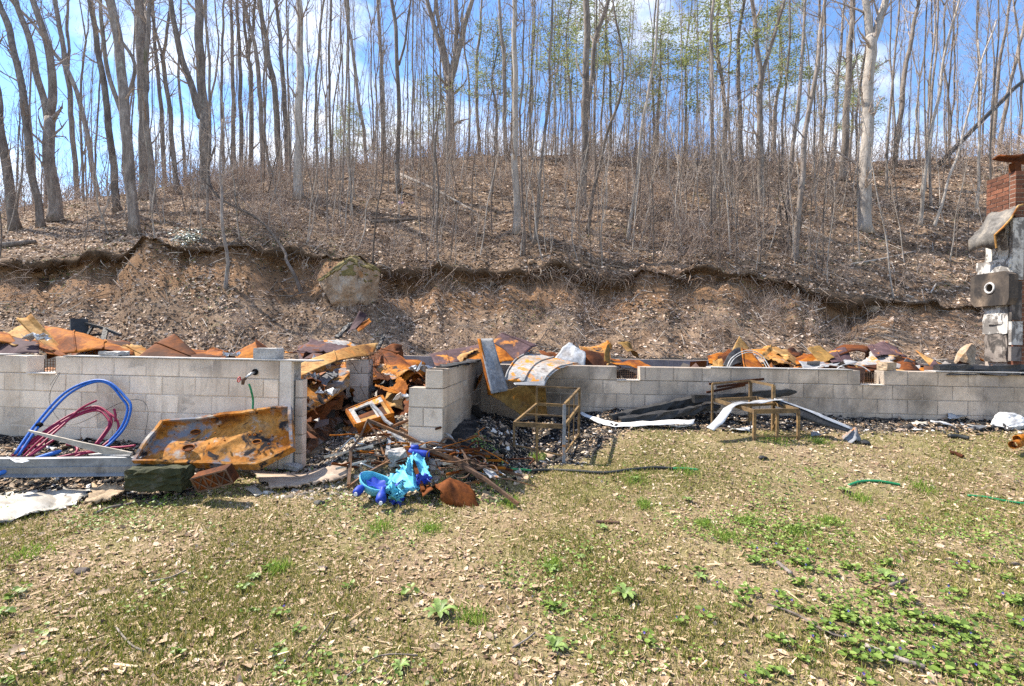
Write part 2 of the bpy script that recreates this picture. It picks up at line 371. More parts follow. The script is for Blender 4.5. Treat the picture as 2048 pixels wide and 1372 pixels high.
# ------------------------------------------------------------------ ground and hillside
def ash_amount(x, y):
    a = 0.0
    a = max(a, smooth((y - 4.45) / .35) * smooth((-2.75 - x) / .5))                       # under the left wall
    a = max(a, .62 * smooth((y - 4.75) / .5) * smooth((x + 2.9) / .4) * smooth((-.5 - x) / .3))  # the way in
    a = max(a, smooth((y - 4.75 - .55 * smooth((x + .2) / .8) - .85 * smooth((x - .7) / .9)) / .45) * smooth((x + .95) / .3))   # along the right wall
    return a
def build_ground():
    xs = np.concatenate([np.linspace(-70, -9.5, 22), np.arange(-9, 9.01, .1), np.linspace(9.5, 70, 22)])
    ys = np.concatenate([np.linspace(-40, 1.2, 20), np.arange(1.4, 9, .1), np.linspace(9.2, 15.6, 20)])
    nx, ny = len(xs), len(ys)
    V = np.zeros((ny, nx, 3)); A = np.zeros((ny, nx))
    for j, y in enumerate(ys):
        for i, x in enumerate(xs):
            a = ash_amount(x, y); A[j, i] = a
            z = ground_z(x, y)
            if a > 0.05: z += a * (.035 * mn.noise(Vector((x * 5, y * 5, 2))) + .02 * mn.noise(Vector((x * 13, y * 13, 6))))
            V[j, i] = (x, y, z)
    idx = np.arange(nx * ny).reshape(ny, nx)
    F = np.stack([idx[:-1, :-1], idx[:-1, 1:], idx[1:, 1:], idx[1:, :-1]], -1).reshape(-1, 4)
    m, nt, b = newmat('ground_soil'); L = nt.links.new
    soil = ramp(nt, [(.25, (.14, .095, .055)), (.45, (.26, .185, .11)), (.6, (.34, .25, .16)), (.75, (.22, .15, .085))]); L(nz(nt, 1.4, 9, .7), soil.inputs[0])
    mossr = ramp(nt, [(.40, 0), (.60, 1)]); L(nz(nt, 1.1, 8, .72, None, .4, 9), mossr.inputs[0])
    mossc = ramp(nt, [(.3, (.13, .14, .04)), (.7, (.26, .25, .09))]); L(nz(nt, 20, 4), mossc.inputs[0])
    mf = nt.nodes.new('ShaderNodeMath'); mf.operation = 'MULTIPLY'; mf.inputs[1].default_value = .55; L(mossr.outputs[0], mf.inputs[0])
    c = mixc(nt, mf.outputs[0], soil.outputs[0], mossc.outputs[0])
    fn = nz(nt, 45, 6, .7); fr = ramp(nt, [(.3, .5), (.7, 1.25)]); L(fn, fr.inputs[0])
    c = mixc(nt, 1.0, c, fr.outputs[0], 'MULTIPLY')
    at = nt.nodes.new('ShaderNodeAttribute'); at.attribute_name = 'ash'
    an = nz(nt, 3.0, 9, .75, None, .3, 4)
    mm = nt.nodes.new('ShaderNodeMath'); mm.operation = 'MULTIPLY_ADD'; L(an, mm.inputs[0]); mm.inputs[1].default_value = 1.5; 
    m2 = nt.nodes.new('ShaderNodeMath'); m2.operation = 'SUBTRACT'; m2.inputs[1].default_value = .80; L(at.outputs['Fac'], m2.inputs[0]); L(m2.outputs[0], mm.inputs[2])
    ar = ramp(nt, [(.35, 0), (.75, 1)]); L(mm.outputs[0], ar.inputs[0])
    ac = ramp(nt, [(.34, (.010, .010, .011)), (.52, (.030, .028, .027)), (.61, (.10, .085, .075)), (.69, (.34, .32, .30)), (.8, (.08, .065, .055))]); L(nz(nt, 7, 10, .78, None, .5, 1), ac.inputs[0])
    c = mixc(nt, ar.outputs[0], c, ac.outputs[0])
    L(c, b.inputs['Base Color']); b.inputs['Roughness'].default_value = .95; b.inputs['Specular IOR Level'].default_value = .15
    bump(nt, b, fn, .8, .02)
    o = np_mesh('ground', V.reshape(-1, 3), F, m, 'structure', True)
    at_ = o.data.attributes.new('ash', 'FLOAT', 'POINT'); at_.data.foreach_set('value', A.ravel().astype(np.float32))
    tag(o, 'worn lawn of thin grass, moss and bare soil with burnt patches')
    return V, F
def build_hill():
    pxs = np.concatenate([np.linspace(-2600, -160, 40), np.arange(-150, 2200, 9.0), np.linspace(2220, 4700, 40)])
    rows0 = len(hill_rows(0))
    nx = len(pxs); V = np.zeros((rows0, nx, 3)); A = np.zeros((rows0, nx)); D = np.zeros((rows0, nx))
    for i, px in enumerate(pxs):
        a = (px - CX) / FPX
        for j, (y, z) in enumerate(hill_rows(px)):
            p = Vector((a * y, y, z)); w = smooth((y - FOOT_Y) / 1.0)
            z += w * hill_noise(p)
            if 9 <= j <= 13: z += .34 * mn.noise(Vector((p.x * .9, 0, 4))) + .14 * mn.noise(Vector((p.x * 2.3, 0, 14))) + .10 * mn.noise(Vector((p.x * 5.1, j * .3, 8)))
            if 2 <= j <= 13:
                y += .26 * mn.noise(Vector((p.x * .8, p.z * 1.0, 3))) + .10 * mn.noise(Vector((p.x * 3.3, p.z * 3.3, 9)))
            V[j, i] = (p.x, y, z)
            cl = {5: .25, 6: .45, 7: .7, 8: .95, 9: 1, 10: 1}.get(j, 0) * (1.0 if px < 1650 else .55)
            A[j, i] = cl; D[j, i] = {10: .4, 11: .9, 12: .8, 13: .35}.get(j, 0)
    idx = np.arange(nx * rows0).reshape(rows0, nx)
    F = np.stack([idx[:-1, :-1], idx[:-1, 1:], idx[1:, 1:], idx[1:, :-1]], -1).reshape(-1, 4)
    m, nt, b = newmat('forest_floor'); L = nt.links.new
    lit = ramp(nt, [(.28, (.065, .042, .028)), (.44, (.18, .118, .077)), (.56, (.29, .205, .14)), (.70, (.16, .104, .064))]); L(nz(nt, .9, 10, .72), lit.inputs[0])
    fn = nz(nt, 14, 8, .75, None, .3); fr = ramp(nt, [(.32, .35), (.66, 1.45)]); L(fn, fr.inputs[0])
    c = mixc(nt, 1.0, lit.outputs[0], fr.outputs[0], 'MULTIPLY')
    gm = ramp(nt, [(.60, 0), (.72, .55)]); L(nz(nt, .5, 8, .7, None, .3, 6), gm.inputs[0])
    c = mixc(nt, gm.outputs[0], c, (.10, .11, .035))
    at = nt.nodes.new('ShaderNodeAttribute'); at.attribute_name = 'clay'
    mm = nt.nodes.new('ShaderNodeMath'); mm.operation = 'MULTIPLY_ADD'; L(nz(nt, 1.3, 8, .7, None, .4, 2), mm.inputs[0]); mm.inputs[1].default_value = 1.7
    m2 = nt.nodes.new('ShaderNodeMath'); m2.operation = 'SUBTRACT'; m2.inputs[1].default_value = .86; L(at.outputs['Fac'], m2.inputs[0]); L(m2.outputs[0], mm.inputs[2])
    ar = ramp(nt, [(.3, 0), (.6, .9)]); L(mm.outputs[0], ar.inputs[0])
    cc = ramp(nt, [(.3, (.13, .066, .034)), (.5, (.27, .155, .082)), (.7, (.17, .10, .055))]); L(nz(nt, 3, 9, .7), cc.inputs[0])
    cf = mixc(nt, 1.0, cc.outputs[0], fr.outputs[0], 'MULTIPLY')
    cf = mixc(nt, .5, cc.outputs[0], cf)
    c = mixc(nt, ar.outputs[0], c, cf)
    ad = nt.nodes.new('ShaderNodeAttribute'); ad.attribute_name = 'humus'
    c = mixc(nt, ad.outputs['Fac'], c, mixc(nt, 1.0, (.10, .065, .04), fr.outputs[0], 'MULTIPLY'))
    L(c, b.inputs['Base Color']); b.inputs['Roughness'].default_value = .95; b.inputs['Specular IOR Level'].default_value = .1
    bump(nt, b, fn, .9, .06)
    o = np_mesh('hillside', V.reshape(-1, 3), F, m, 'structure', True)
    for nm, arr in (('clay', A), ('humus', D)):
        at_ = o.data.attributes.new(nm, 'FLOAT', 'POINT'); at_.data.foreach_set('value', arr.ravel().astype(np.float32))
    tag(o, 'wooded hillside under leaf litter above a raw clay bank')
    return V, F
GV, GF = build_ground()
HV, HF = build_hill()

# ------------------------------------------------------------------ concrete block walls
BLOCKS = {}
def block_mesh(length, height, depth, mat):
    k = (round(length, 2), round(height, 2), round(depth, 2), mat.name, R.randrange(3))
    if k not in BLOCKS:
        l, h, d, c = k[0] / 2, k[1] / 2, k[2], .005
        j = lambda s=.0025: R.uniform(-s, s)
        vs, fs = [], []
        for (y, i) in ((0, c), (c, 0), (d - c, 0), (d, c)):
            for sx, sz in ((-1, -1), (1, -1), (1, 1), (-1, 1)):
                vs.append((sx * (l - i) + j(), y + j(), sz * (h - i) + j()))
        fs.append((0, 1, 2, 3)); fs.append((15, 14, 13, 12))
        for r in range(3):
            for q in range(4):
                a, b2 = r * 4 + q, r * 4 + (q + 1) % 4
                fs.append((a, a + 4, b2 + 4, b2))
        me = bpy.data.meshes.new('block'); me.from_pydata(vs, [], fs); me.materials.append(mat); me.update()
        BLOCKS[k] = me
    return BLOCKS[k]
def block_wall(name, label, cat, origin, slope, length, ztop, courses, mat, mortar, offs=(0.0, .2), openings=(), first_cut=None, H=.2, depth=.2, lean=0.0, step=0.4):
    """origin = front lower-left corner on plan; slope = dY per dX along the wall; openings = (course, x0, x1)"""
    ex = Vector((1, slope, 0)).normalized(); rz = math.atan2(ex.y, ex.x)
    zb = ztop - courses * H
    t = thing(name, label, cat, (origin[0], origin[1], zb), rz=rz)
    core = MB()
    for k in range(courses):
        x0 = (first_cut or {}).get(k, 0.0)
        cuts = sorted([(a, b2) for (c, a, b2) in openings if c == k])
        segs, x = [], x0
        for a, b2 in cuts:
            if a > x: segs.append((x, a))
            x = b2
        if x < length: segs.append((x, length))
        for (a, b2) in segs:
            core.box(((a + b2) / 2, depth / 2, (k + .5) * H), b2 - a - .012, depth - .009, H - (.006 if k == courses - 1 else 0))
            edges = [a]; e = offs[k % len(offs)] + math.floor((a - offs[k % len(offs)]) / step) * step
            while e < b2 - .03:
                if e > a + .03: edges.append(e)
                e += step
            edges.append(b2)
            for e0, e1 in zip(edges[:-1], edges[1:]):
                o = bpy.data.objects.new('block', block_mesh(e1 - e0 - .010, H - .010, depth, mat)); COL.objects.link(o)
                o.parent = t
                o.location = ((e0 + e1) / 2, R.uniform(-.003, .003), (k + .5) * H)
                o.rotation_euler = (R.uniform(-.004, .004), 0, R.uniform(-.005, .005))
    ORG[t.name] = Vector((0, 0, 0))
    co = core.build('mortar', mortar, t)
    return t, rz, zb
M['mortar'] = natural('mortar', [(.3, (.30, .25, .20)), (.6, (.42, .35, .29))], scale=6, fine=80, bmp=.5)
M['mortar_white'] = natural('mortar_white', [(.3, (.56, .46, .37)), (.6, (.68, .57, .47))], scale=6, fine=80, bmp=.5)
M['block_white'] = block_mat('block_white', [(.3, (.78, .62, .48)), (.5, (.88, .725, .58)), (.7, (.73, .57, .43))], lo=.55, hi=.82, sscale=1.0, soff=3, soot=(.28, .21, .16),
    rgn=[(2, 1.20, 1.46, .55, (.16, .15, .16)), (2, .52, .20, .6, (.20, .15, .11))],
    patches=[(tuple(P(410, 722, 5.5)), .22, .8, (.16, .14, .13)), (tuple(P(560, 740, 5.4)), .2, .6, (.20, .14, .09)), (tuple(P(90, 745, 5.7)), .22, .6, (.22, .18, .14)), (tuple(P(250, 870, 5.5)), .5, .5, (.24, .18, .13)), (tuple(P(20, 860, 5.7)), .4, .6, (.16, .13, .10)), (tuple(P(480, 800, 5.4)), .3, .35, (.30, .22, .15))])
M['block_grey'] = block_mat('block_grey', [(.3, (.48, .37, .275)), (.5, (.66, .525, .405)), (.7, (.50, .415, .35))], lo=.50, hi=.74, sscale=1.5, soff=8, soot=(.07, .055, .045),
    rgn=[(2, 1.18, 1.34, .6, (.05, .045, .045)), (2, .70, .40, .8, (.09, .08, .075)), (0, 1.6, -.3, .8, (.12, .09, .07))],
    patches=[(tuple(P(1850, 800, 6.85)), .34, .9, (.03, .026, .022)), (tuple(P(1360, 812, 7.1)), .45, .85, (.05, .05, .055)), (tuple(P(1110, 790, 7.2)), .55, .85, (.05, .04, .03)), (tuple(P(1620, 824, 7.0)), .5, .6, (.07, .06, .055)), (tuple(P(1240, 745, 7.2)), .2, .8, (.04, .035, .03)), (tuple(P(2010, 790, 6.8)), .5, .55, (.10, .085, .07)), (tuple(P(1720, 760, 6.9)), .2, .7, (.05, .045, .04)), (tuple(P(1480, 740, 7.1)), .35, .5, (.10, .08, .06))])
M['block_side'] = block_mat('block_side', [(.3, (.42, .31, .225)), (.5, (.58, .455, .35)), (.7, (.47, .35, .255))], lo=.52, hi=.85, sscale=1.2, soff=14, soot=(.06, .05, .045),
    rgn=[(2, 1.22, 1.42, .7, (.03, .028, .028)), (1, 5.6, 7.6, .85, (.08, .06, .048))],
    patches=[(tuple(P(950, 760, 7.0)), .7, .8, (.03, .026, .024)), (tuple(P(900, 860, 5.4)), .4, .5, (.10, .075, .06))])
M['block_front'] = block_mat('block_front', [(.3, (.56, .46, .37)), (.5, (.72, .61, .50)), (.7, (.58, .47, .38))], lo=.66, hi=.9, sscale=1.5, soff=17, soot=(.10, .08, .07),
    rgn=[(2, 1.24, 1.38, .6, (.04, .038, .038))])
M['block_back'] = block_mat('block_back', [(.3, (.20, .17, .17)), (.5, (.28, .24, .24)), (.7, (.18, .15, .15))], lo=.6, hi=.9, sscale=.8, soff=19)
M['block_pier'] = block_mat('block_pier', [(.3, (.46, .37, .30)), (.5, (.58, .49, .42)), (.7, (.44, .33, .25))], lo=.62, hi=.9, sscale=1.4, soff=23)
SL, SR = -.12, -.06
# left front wall, its white corner board and return
LW0 = Vector((-9.5, 5.35 - .12 * (-9.5 + 2.35), 0))
LWL = (-2.35 + 9.5) * math.sqrt(1 + .12 ** 2)
def lw_x(px):      # distance along the left wall seen at a pixel column
    a = (px - CX) / FPX; Y = (5.35 - .12 * 2.35) / (1 + .12 * a); return (a * Y + 9.5) * math.sqrt(1.0144)
v0, v1 = lw_x(56), lw_x(111)
left_wall, LRZ, LZB = block_wall('block_wall', 'long white painted block wall with blue pipe loops leaning on it', 'wall', LW0, SL, LWL - .145, 1.32, 6, M['block_white'], M['mortar_white'],
    offs=(lw_x(133) % .4, (lw_x(133) + .2) % .4), openings=[(5, v0, v1)])
def on_wall(t, name, mb, mat):
    """a part given in the wall's own frame"""
    return mb.build(name, mat, t)
cb = MB(); cb.box((LWL - .07, .02, .62), .134, .05, 1.16); on_wall(left_wall, 'corner_board', cb, M['white_paint'])
mb = MB(); mb.box((LWL - .07, .10, 1.20), .136, .19, .02)
mb.box((LWL - .07, .12, .62), .13, .14, 1.16); on_wall(left_wall, 'end_post', mb, M['concrete'])
def grille(t, x0, x1, z0, z1, y, nx, nz_, mat):
    g = MB(); w = .006
    for i in range(nx + 1): g.bar((x0 + (x1 - x0) * i / nx, y, z0), (x0 + (x1 - x0) * i / nx, y, z1), w)
    for i in range(nz_ + 1): g.bar((x0, y + .007, z0 + (z1 - z0) * i / nz_), (x1, y + .007, z0 + (z1 - z0) * i / nz_), w)
    on_wall(t, 'vent_grille', g, mat)
grille(left_wall, v0 + .09, v1 - .005, 1.005, 1.16, .11, 7, 5, M['bar_rust'])
mb = MB(); mb.box(((v0 + v1) / 2, .1, 1.002), v1 - v0, .24, .012); on_wall(left_wall, 'vent_sill', mb, M['white_paint'])
# thin cap of old mortar along the wall top
mb = MB()
x = 0.0
while x < LWL - .2:
    l = R.uniform(.5, 1.2)
    if not (v0 - .05 < x + l and x < v1 + .05): mb.box((x + l / 2, .095, 1.205), l - .01, .215, .012)
    x += l
on_wall(left_wall, 'mortar_cap', mb, M['concrete'])
# return of the left wall running back
rw, _, _ = block_wall('return_wall', 'unpainted block return behind the white corner board', 'wall', (-2.335, 5.40, 0), 0, .085, 1.12, 5, M['block_pier'], M['mortar'], offs=(0.0,), step=.4, depth=.12)
# pier in the doorway
pp = P(690, 845, 7.35)
pier, _, _ = block_wall('block_pier', 'single free-standing stack of blocks draped with wire in the doorway gap', 'pier', (pp.x, 7.35, 0), .10, .33, 1.245, 5, M['block_pier'], M['mortar'], offs=(0.0,), depth=.4)
# front stub and the side wall running back from it
fs_, FRZ, _ = block_wall('front_wall_stub', 'short stepped block wall end facing the lawn beside the doorway gap', 'wall', (-1.072, 5.21, 0), SL, .372, 1.265, 6, M['block_front'], M['mortar'], offs=(0.0, .16), first_cut={5: .18})
sw, _, _ = block_wall('side_wall', 'block side wall running back from the doorway, sooty towards the inner corner', 'wall', (-.70, 5.17, 0), 1 / .12, 2.32, 1.265, 6, M['block_side'], M['mortar'], offs=(0.0, .2), depth=.2)
# its charred plate lying on top
# right front wall
RW0 = Vector((-.62, 7.32, 0)); RWL = 9.6
def rw_x(px):
    a = (px - CX) / FPX; Y = (7.32 - .06 * .62) / (1 + .06 * a); return (a * Y + .62) * math.sqrt(1.0036)
w0, w1 = rw_x(1235), rw_x(1280); u0, u1 = rw_x(1722), rw_x(1768)
right_wall, RRZ, RZB = block_wall('long_block_wall', 'long grey scorched block wall behind the two empty chair frames', 'wall', RW0, SR, RWL, 1.215, 6, M['block_grey'], M['mortar'],
    offs=((w0 + .2) % .4, w0 % .4), openings=[(5, w0, w1), (5, u0, u1)])
for (a, b2) in ((w0, w1), (u0, u1)):
    grille(right_wall, a + .005, b2 - .03, 1.01, 1.17, .11, 9, 6, M['bar_rust'])
    mb = MB(); mb.box(((a + b2) / 2, .1, 1.002), b2 - a, .24, .012); on_wall(right_wall, 'vent_sill', mb, M['white_paint'])
mb = MB(); x = 0.9
while x < RWL:
    l = R.uniform(.5, 1.3)
    if not (w0 - .02 < x + l and x < w1 + .02) and not (u0 - .02 < x + l and x < u1 + .02): mb.box((x + l / 2, .095, 1.205), l - .01, .215, .012)
    x += l
on_wall(right_wall, 'mortar_cap', mb, M['concrete'])
bk = P(800, 712, 14.2)
back_wall, _, _ = block_wall('back_wall', 'dark smoked block wall at the foot of the bank behind the rubble', 'wall', (bk.x, 14.45, 0), -.05, 19.0, 1.05, 3, M['block_back'], M['mortar'], offs=(0.0, .2))
cw, _, _ = block_wall('cross_wall', 'smoked block cross wall seen through the doorway gap', 'wall', (P(868, 745, 8.2).x - .1, 8.25, 0), -.1, .62, 1.06, 3, M['block_back'], M['mortar'], offs=(0.0, .2))

# ------------------------------------------------------------------ chimney
def build_chimney():
    c0 = P(2026, 720, 7.63); n = Vector((.12, 1, 0)).normalized(); e = Vector((1, -.06, 0)).normalized()
    zt = P(2026, 341, 7.63).z
    rz = math.atan2(e.y, e.x)
    t = thing('chimney', 'scorched brick chimney with bent roof flashing and patched block flue at the right edge', 'chimney', (c0.x, c0.y, .3), rz=rz)
    ORG[t.name] = Vector((0, 0, 0))
    D_, Wd = .50, .95
    H_ = zt - .3
    mb = MB(); mb.box((Wd / 2, D_ / 2, H_ / 2), Wd - .016, D_ - .016, H_ - .01)
    mb.build('brick_mortar', natural('brick_mortar', [(.3, (.30, .24, .20)), (.7, (.44, .38, .33))], scale=5, fine=60), t)
    bm_ = objvar('brick', [(.3, (.10, .038, .024)), (.5, (.19, .075, .042)), (.7, (.06, .026, .020))], scale=5, fine=60, bmp=.4, lo=.6, hi=1.25)
    me = {}
    def brick(l):
        k = round(l, 3)
        if k not in me:
            q = MB(); q.box((0, 0, 0), k, .1, .057); m2 = bpy.data.meshes.new('brick'); m2.from_pydata([tuple(v) for v in q.v], [], q.f); m2.materials.append(bm_); m2.update(); me[k] = m2
        return me[k]
    rows = int(H_ / .0675)
    for r in range(rows):
        z = H_ - (r + .5) * .0675
        upper = z > H_ - 1.05
        # front face
        x = -.105 if r % 2 else 0.0
        while x < Wd - .02:
            a, b2 = max(x, 0), min(x + .21, Wd)
            if b2 - a > .04 and (r < 46) and not (.02 < H_ - z < 0):
                o = bpy.data.objects.new('brick', brick(b2 - a - .012)); COL.objects.link(o); o.parent = t
                o.location = ((a + b2) / 2, .05 - .001 + R.uniform(-.002, .002), z)
            x += .21
        if upper:     # the left face shows brick only above the flashing
            y = .105 if r % 2 == 0 else 0.0
            y = .1 - (.105 if r % 2 else 0)
            while y < D_ - .02:
                a, b2 = max(y, .102), min(y + .21, D_)
                if b2 - a > .04:
                    o = bpy.data.objects.new('brick', brick(b2 - a - .012)); COL.objects.link(o); o.parent = t
                    o.location = (.05 - .001 + R.uniform(-.002, .002), (a + b2) / 2, z); o.rotation_euler = (0, 0, math.pi / 2)
                y += .21
    scor = block_mat('flue_block', [(.3, (.34, .32, .30)), (.55, (.56, .54, .51)), (.75, (.26, .23, .21))], lo=.48, hi=.54, sscale=6.0, soff=31, soot=(.10, .09, .085), fine=40)
    def zf(py, y=.25): # height in the chimney's frame of a pixel on the left face
        return P(1995, py, 7.63 + y).z - .3
    # block flue built against the left face, patched with mortar
    def blk(name, y0, y1, z0, z1, x0, mat, parent=t, jit=.01):
        q = MB(); nzs = 5
        ys = np.linspace(y0, y1, 6); zs = np.linspace(z0, z1, nzs)
        vs, fs = [], []
        for k2, xx in enumerate((x0, -.004)):
            for zz in zs:
                for yy in ys:
                    ed = (yy in (ys[0], ys[-1])) or (zz in (zs[0], zs[-1]))
                    vs.append((xx + (R.uniform(-jit, jit) if k2 == 0 else 0), yy + (R.uniform(-jit, jit) * 1.6 if ed else 0), zz + (R.uniform(-jit, jit) * 1.6 if ed else 0)))
        ny = 6
        for a in range(nzs - 1):
            for b2 in range(ny - 1):
                i = a * ny + b2; fs.append((i, i + ny, i + ny + 1, i + 1)); k3 = i + nzs * ny; fs.append((k3, k3 + 1, k3 + ny + 1, k3 + ny))
        ring = [b2 for b2 in range(ny)] + [a * ny + ny - 1 for a in range(1, nzs)] + [(nzs - 1) * ny + b2 for b2 in range(ny - 2, -1, -1)] + [a * ny for a in range(nzs - 2, 0, -1)]
        for i, a in enumerate(ring):
            b2 = ring[(i + 1) % len(ring)]; fs.append((a, b2, b2 + nzs * ny, a + nzs * ny))
        q.add(vs, fs); return q.build(name, mat, parent)
    soot = block_mat('flue_soot', [(.3, (.10, .085, .08)), (.55, (.20, .17, .15)), (.75, (.42, .38, .34))], lo=.46, hi=.53, sscale=5, soff=37, soot=(.03, .027, .026), fine=40)
    ptop = zf(432); 
    for (pa, pb, y0, y1, xx, mt) in ((522, 432, .06, .44, -.05, scor), (470, 440, .10, .40, -.062, soot), (548, 522, -.02, .56, -.09, scor), (668, 612, .04, .46, -.055, scor), (722, 668, .05, .44, -.05, soot), (650, 628, .12, .36, -.066, scor)):
        blk('flue_block', y0, y1, zf(pa), zf(pb), xx, mt)
    # sooty thimble plate with a round hole and its ring
    plate_mat = block_mat('thimble_plate', [(.3, (.035, .03, .028)), (.5, (.075, .06, .05)), (.66, (.20, .15, .11))], lo=.44, hi=.60, sscale=2.6, soff=41, soot=(.018, .017, .018), fine=40)
    z0, z1 = zf(612), zf(546); y0, y1 = -.08, .60; yc, zc, rr = .24, (z0 + z1) / 2 + .02, .065
    vs, fs = [], []; n_ = 24
    for xx in (-.145, -.01):
        for k in range(n_):
            a = 2 * math.pi * k / n_; c_, s_ = math.cos(a), math.sin(a)
            vs.append((xx, yc + rr * c_, zc + rr * s_))
        for k in range(n_):
            a = 2 * math.pi * k / n_; c_, s_ = math.cos(a), math.sin(a)
            ty = ((y1 - yc) if c_ > 0 else (yc - y0)) / max(abs(c_), 1e-4); tz = ((z1 - zc) if s_ > 0 else (zc - z0)) / max(abs(s_), 1e-4)
            q = min(ty, tz); vs.append((xx, yc + q * c_, zc + q * s_))
    for k in range(n_):
        k2 = (k + 1) % n_
        fs += [(k, k2, n_ + k2, n_ + k), (2 * n_ + k2, 2 * n_ + k, 3 * n_ + k, 3 * n_ + k2), (k2, k, 2 * n_ + k, 2 * n_ + k2), (n_ + k, n_ + k2, 3 * n_ + k2, 3 * n_ + k)]
    th = add_mesh('thimble_plate', vs, fs, plate_mat, t)
    ring = MB(); ring.tube([Vector((-.15, yc + (rr + .012) * math.cos(2 * math.pi * k / 24), zc + (rr + .012) * math.sin(2 * math.pi * k / 24))) for k in range(25)], .016, 6)
    ORG[th.name] = Vector((0, 0, 0)); ring.build('collar', M['ash_white'], th, True)
    for (pa, pb, w_, mt) in ((560, 436, .10, scor), (640, 562, .085, soot), (690, 642, .10, scor), (722, 692, .09, soot)):
        q = MB(); z0_, z1_ = zf(pa, 0), zf(pb, 0); q.box((w_ / 2 - .03, -.012, (z0_ + z1_) / 2), w_ + .06, .05, z1_ - z0_ - .01); q.build('corner_masonry', mt, t)
    # bent metal flashing, its shaded underside put into the metal's dark colour
    vs, fs = [], []
    zr0 = zf(425, .1)
    prof = [(.02, zf(412, 0)), (-.06, zf(418, 0)), (-.16, zf(436, 0)), (-.26, zf(456, 0)), (-.36, zf(476, 0)), (-.33, zf(496, 0))]
    vs = []
    for i, (xx, zz) in enumerate(prof):
        for k in range(6):
            u = k / 5
            vs.append((xx + .02 * math.sin(u * 5 + i), -.10 + .50 * u, zz + .03 * math.sin(u * 7 + i * 2) + (.03 * u if i > 3 else 0)))
    for i in range(len(prof) - 1):
        for k in range(5):
            a = i * 6 + k; fs.append((a, a + 1, a + 7, a + 6))
    fl = add_mesh('flashing', vs, fs, natural('shaded_flashing', [(.3, (.06, .055, .05)), (.5, (.15, .14, .13)), (.7, (.30, .26, .21))], scale=5, fine=30, bmp=.3), t, True)
    em = MB(); em.tube([vs[i * 6] for i in range(len(prof))], .014, 5); ORG[fl.name] = Vector((0, 0, 0)); em.build('edge', M['rust_tan'], fl)
    so = fl.modifiers.new('thick', 'SOLIDIFY'); so.thickness = .006
    # cracked mortar wash on the corner and the metal cap
    q = MB(); q.box((.30, -.012, zf(452, 0)), .60, .03, .26); q.build('mortar_wash', scor, t)
    return t
chimney = build_chimney()
cap_p = [P(1994, 334, 7.75), P(2014, 320, 7.6), P(2075, 316, 7.6), P(2062, 335, 7.9)]

# ------------------------------------------------------------------ boulders
def rock(name, label, c, sx, sy, sz, mat, seed, rot=(0, 0, 0), sub=4, flat=.35, group=None, moss=None):
    import bmesh
    bm = bmesh.new(); bmesh.ops.create_icosphere(bm, subdivisions=sub, radius=1)
    rr = random.Random(seed); pl = [(Vector((rr.gauss(0, 1), rr.gauss(0, 1), rr.gauss(0, 1))).normalized(), rr.uniform(.62, .85)) for _ in range(11)]
    E = Matrix.Rotation(rot[2], 3, 'Z') @ Matrix.Rotation(rot[1], 3, 'Y') @ Matrix.Rotation(rot[0], 3, 'X')
    for v in bm.verts:
        p = v.co.copy()
        for n_, d in pl:
            k = p.dot(n_) - d
            if k > 0: p -= n_ * k * .93
        p += v.co * (.07 * mn.noise(v.co * 4 + Vector((seed, 0, 0))) + .03 * mn.noise(v.co * 8 + Vector((0, seed, 0))))
        v.co = E @ Vector((p.x * sx, p.y * sy, p.z * sz)) + Vector(c)
    vs = [v.co.copy() for v in bm.verts]; fs = [tuple(v.index for v in f.verts) for f in bm.faces]; bm.free()
    o = add_mesh(name, vs, fs, mat)
    return tag(o, label, 'rock', group)
M['boulder'] = natural('boulder', [(.3, (.23, .145, .085)), (.5, (.39, .28, .19)), (.7, (.48, .42, .35))], scale=1.8, fine=14, bmp=.8, bdist=.03, spots=[((.10, .075, .05), 2.6, .58, .7, 3), ((.40, .20, .07), 1.2, .6, .75, 6)])
def build_boulder():
    c = P(704, 566, 17.7)
    o = rock('boulder', 'big pale mossy boulder sticking out of the clay bank', c, 1.18, .9, 1.05, M['boulder'], 5, rot=(0.1, -.55, .2), sub=5)
    # moss cushion on its upper side, a thin skin a little proud of the stone
    m = natural('rock_moss', [(.3, (.10, .085, .028)), (.6, (.22, .165, .055)), (.75, (.09, .07, .03))], scale=7, fine=30, bmp=.9, bdist=.02)
    me = o.data; vs, fs, mp = [], [], {}
    for p in me.polygons:
        if p.normal.z > .42 + .9 * mn.noise(Vector(p.center) * 2.6) and p.center.z > .9:
            f = []
            for vi in p.vertices:
                if vi not in mp:
                    mp[vi] = len(vs); vv = me.vertices[vi]; vs.append(vv.co + vv.normal * (.025 + .03 * abs(mn.noise(vv.co * 9))) + ORG[o.name])
                f.append(mp[vi])
            fs.append(tuple(f))
    if fs:
        mo = add_mesh('moss', vs, fs, m, o)
        s = mo.modifiers.new('thick', 'SOLIDIFY'); s.thickness = .04
build_boulder()
rock('stone', 'brown pointed stone behind the right end of the rusty sheets', P(1932, 712, 12.5), .24, .22, .36, M['boulder'], 9, rot=(0, .2, 0), sub=3)
for (px, py, s, lab) in ((1745, 624, .30, 'small brown stone set in the right part of the clay bank'), (1062, 558, .16, 'small pale stone under the roots of the dark sapling'), (1298, 626, .10, 'little orange stone low in the clay bank')):
    q = PH(px, py); rock('stone', lab, q, s, s, s * .8, M['boulder'], px, sub=3)
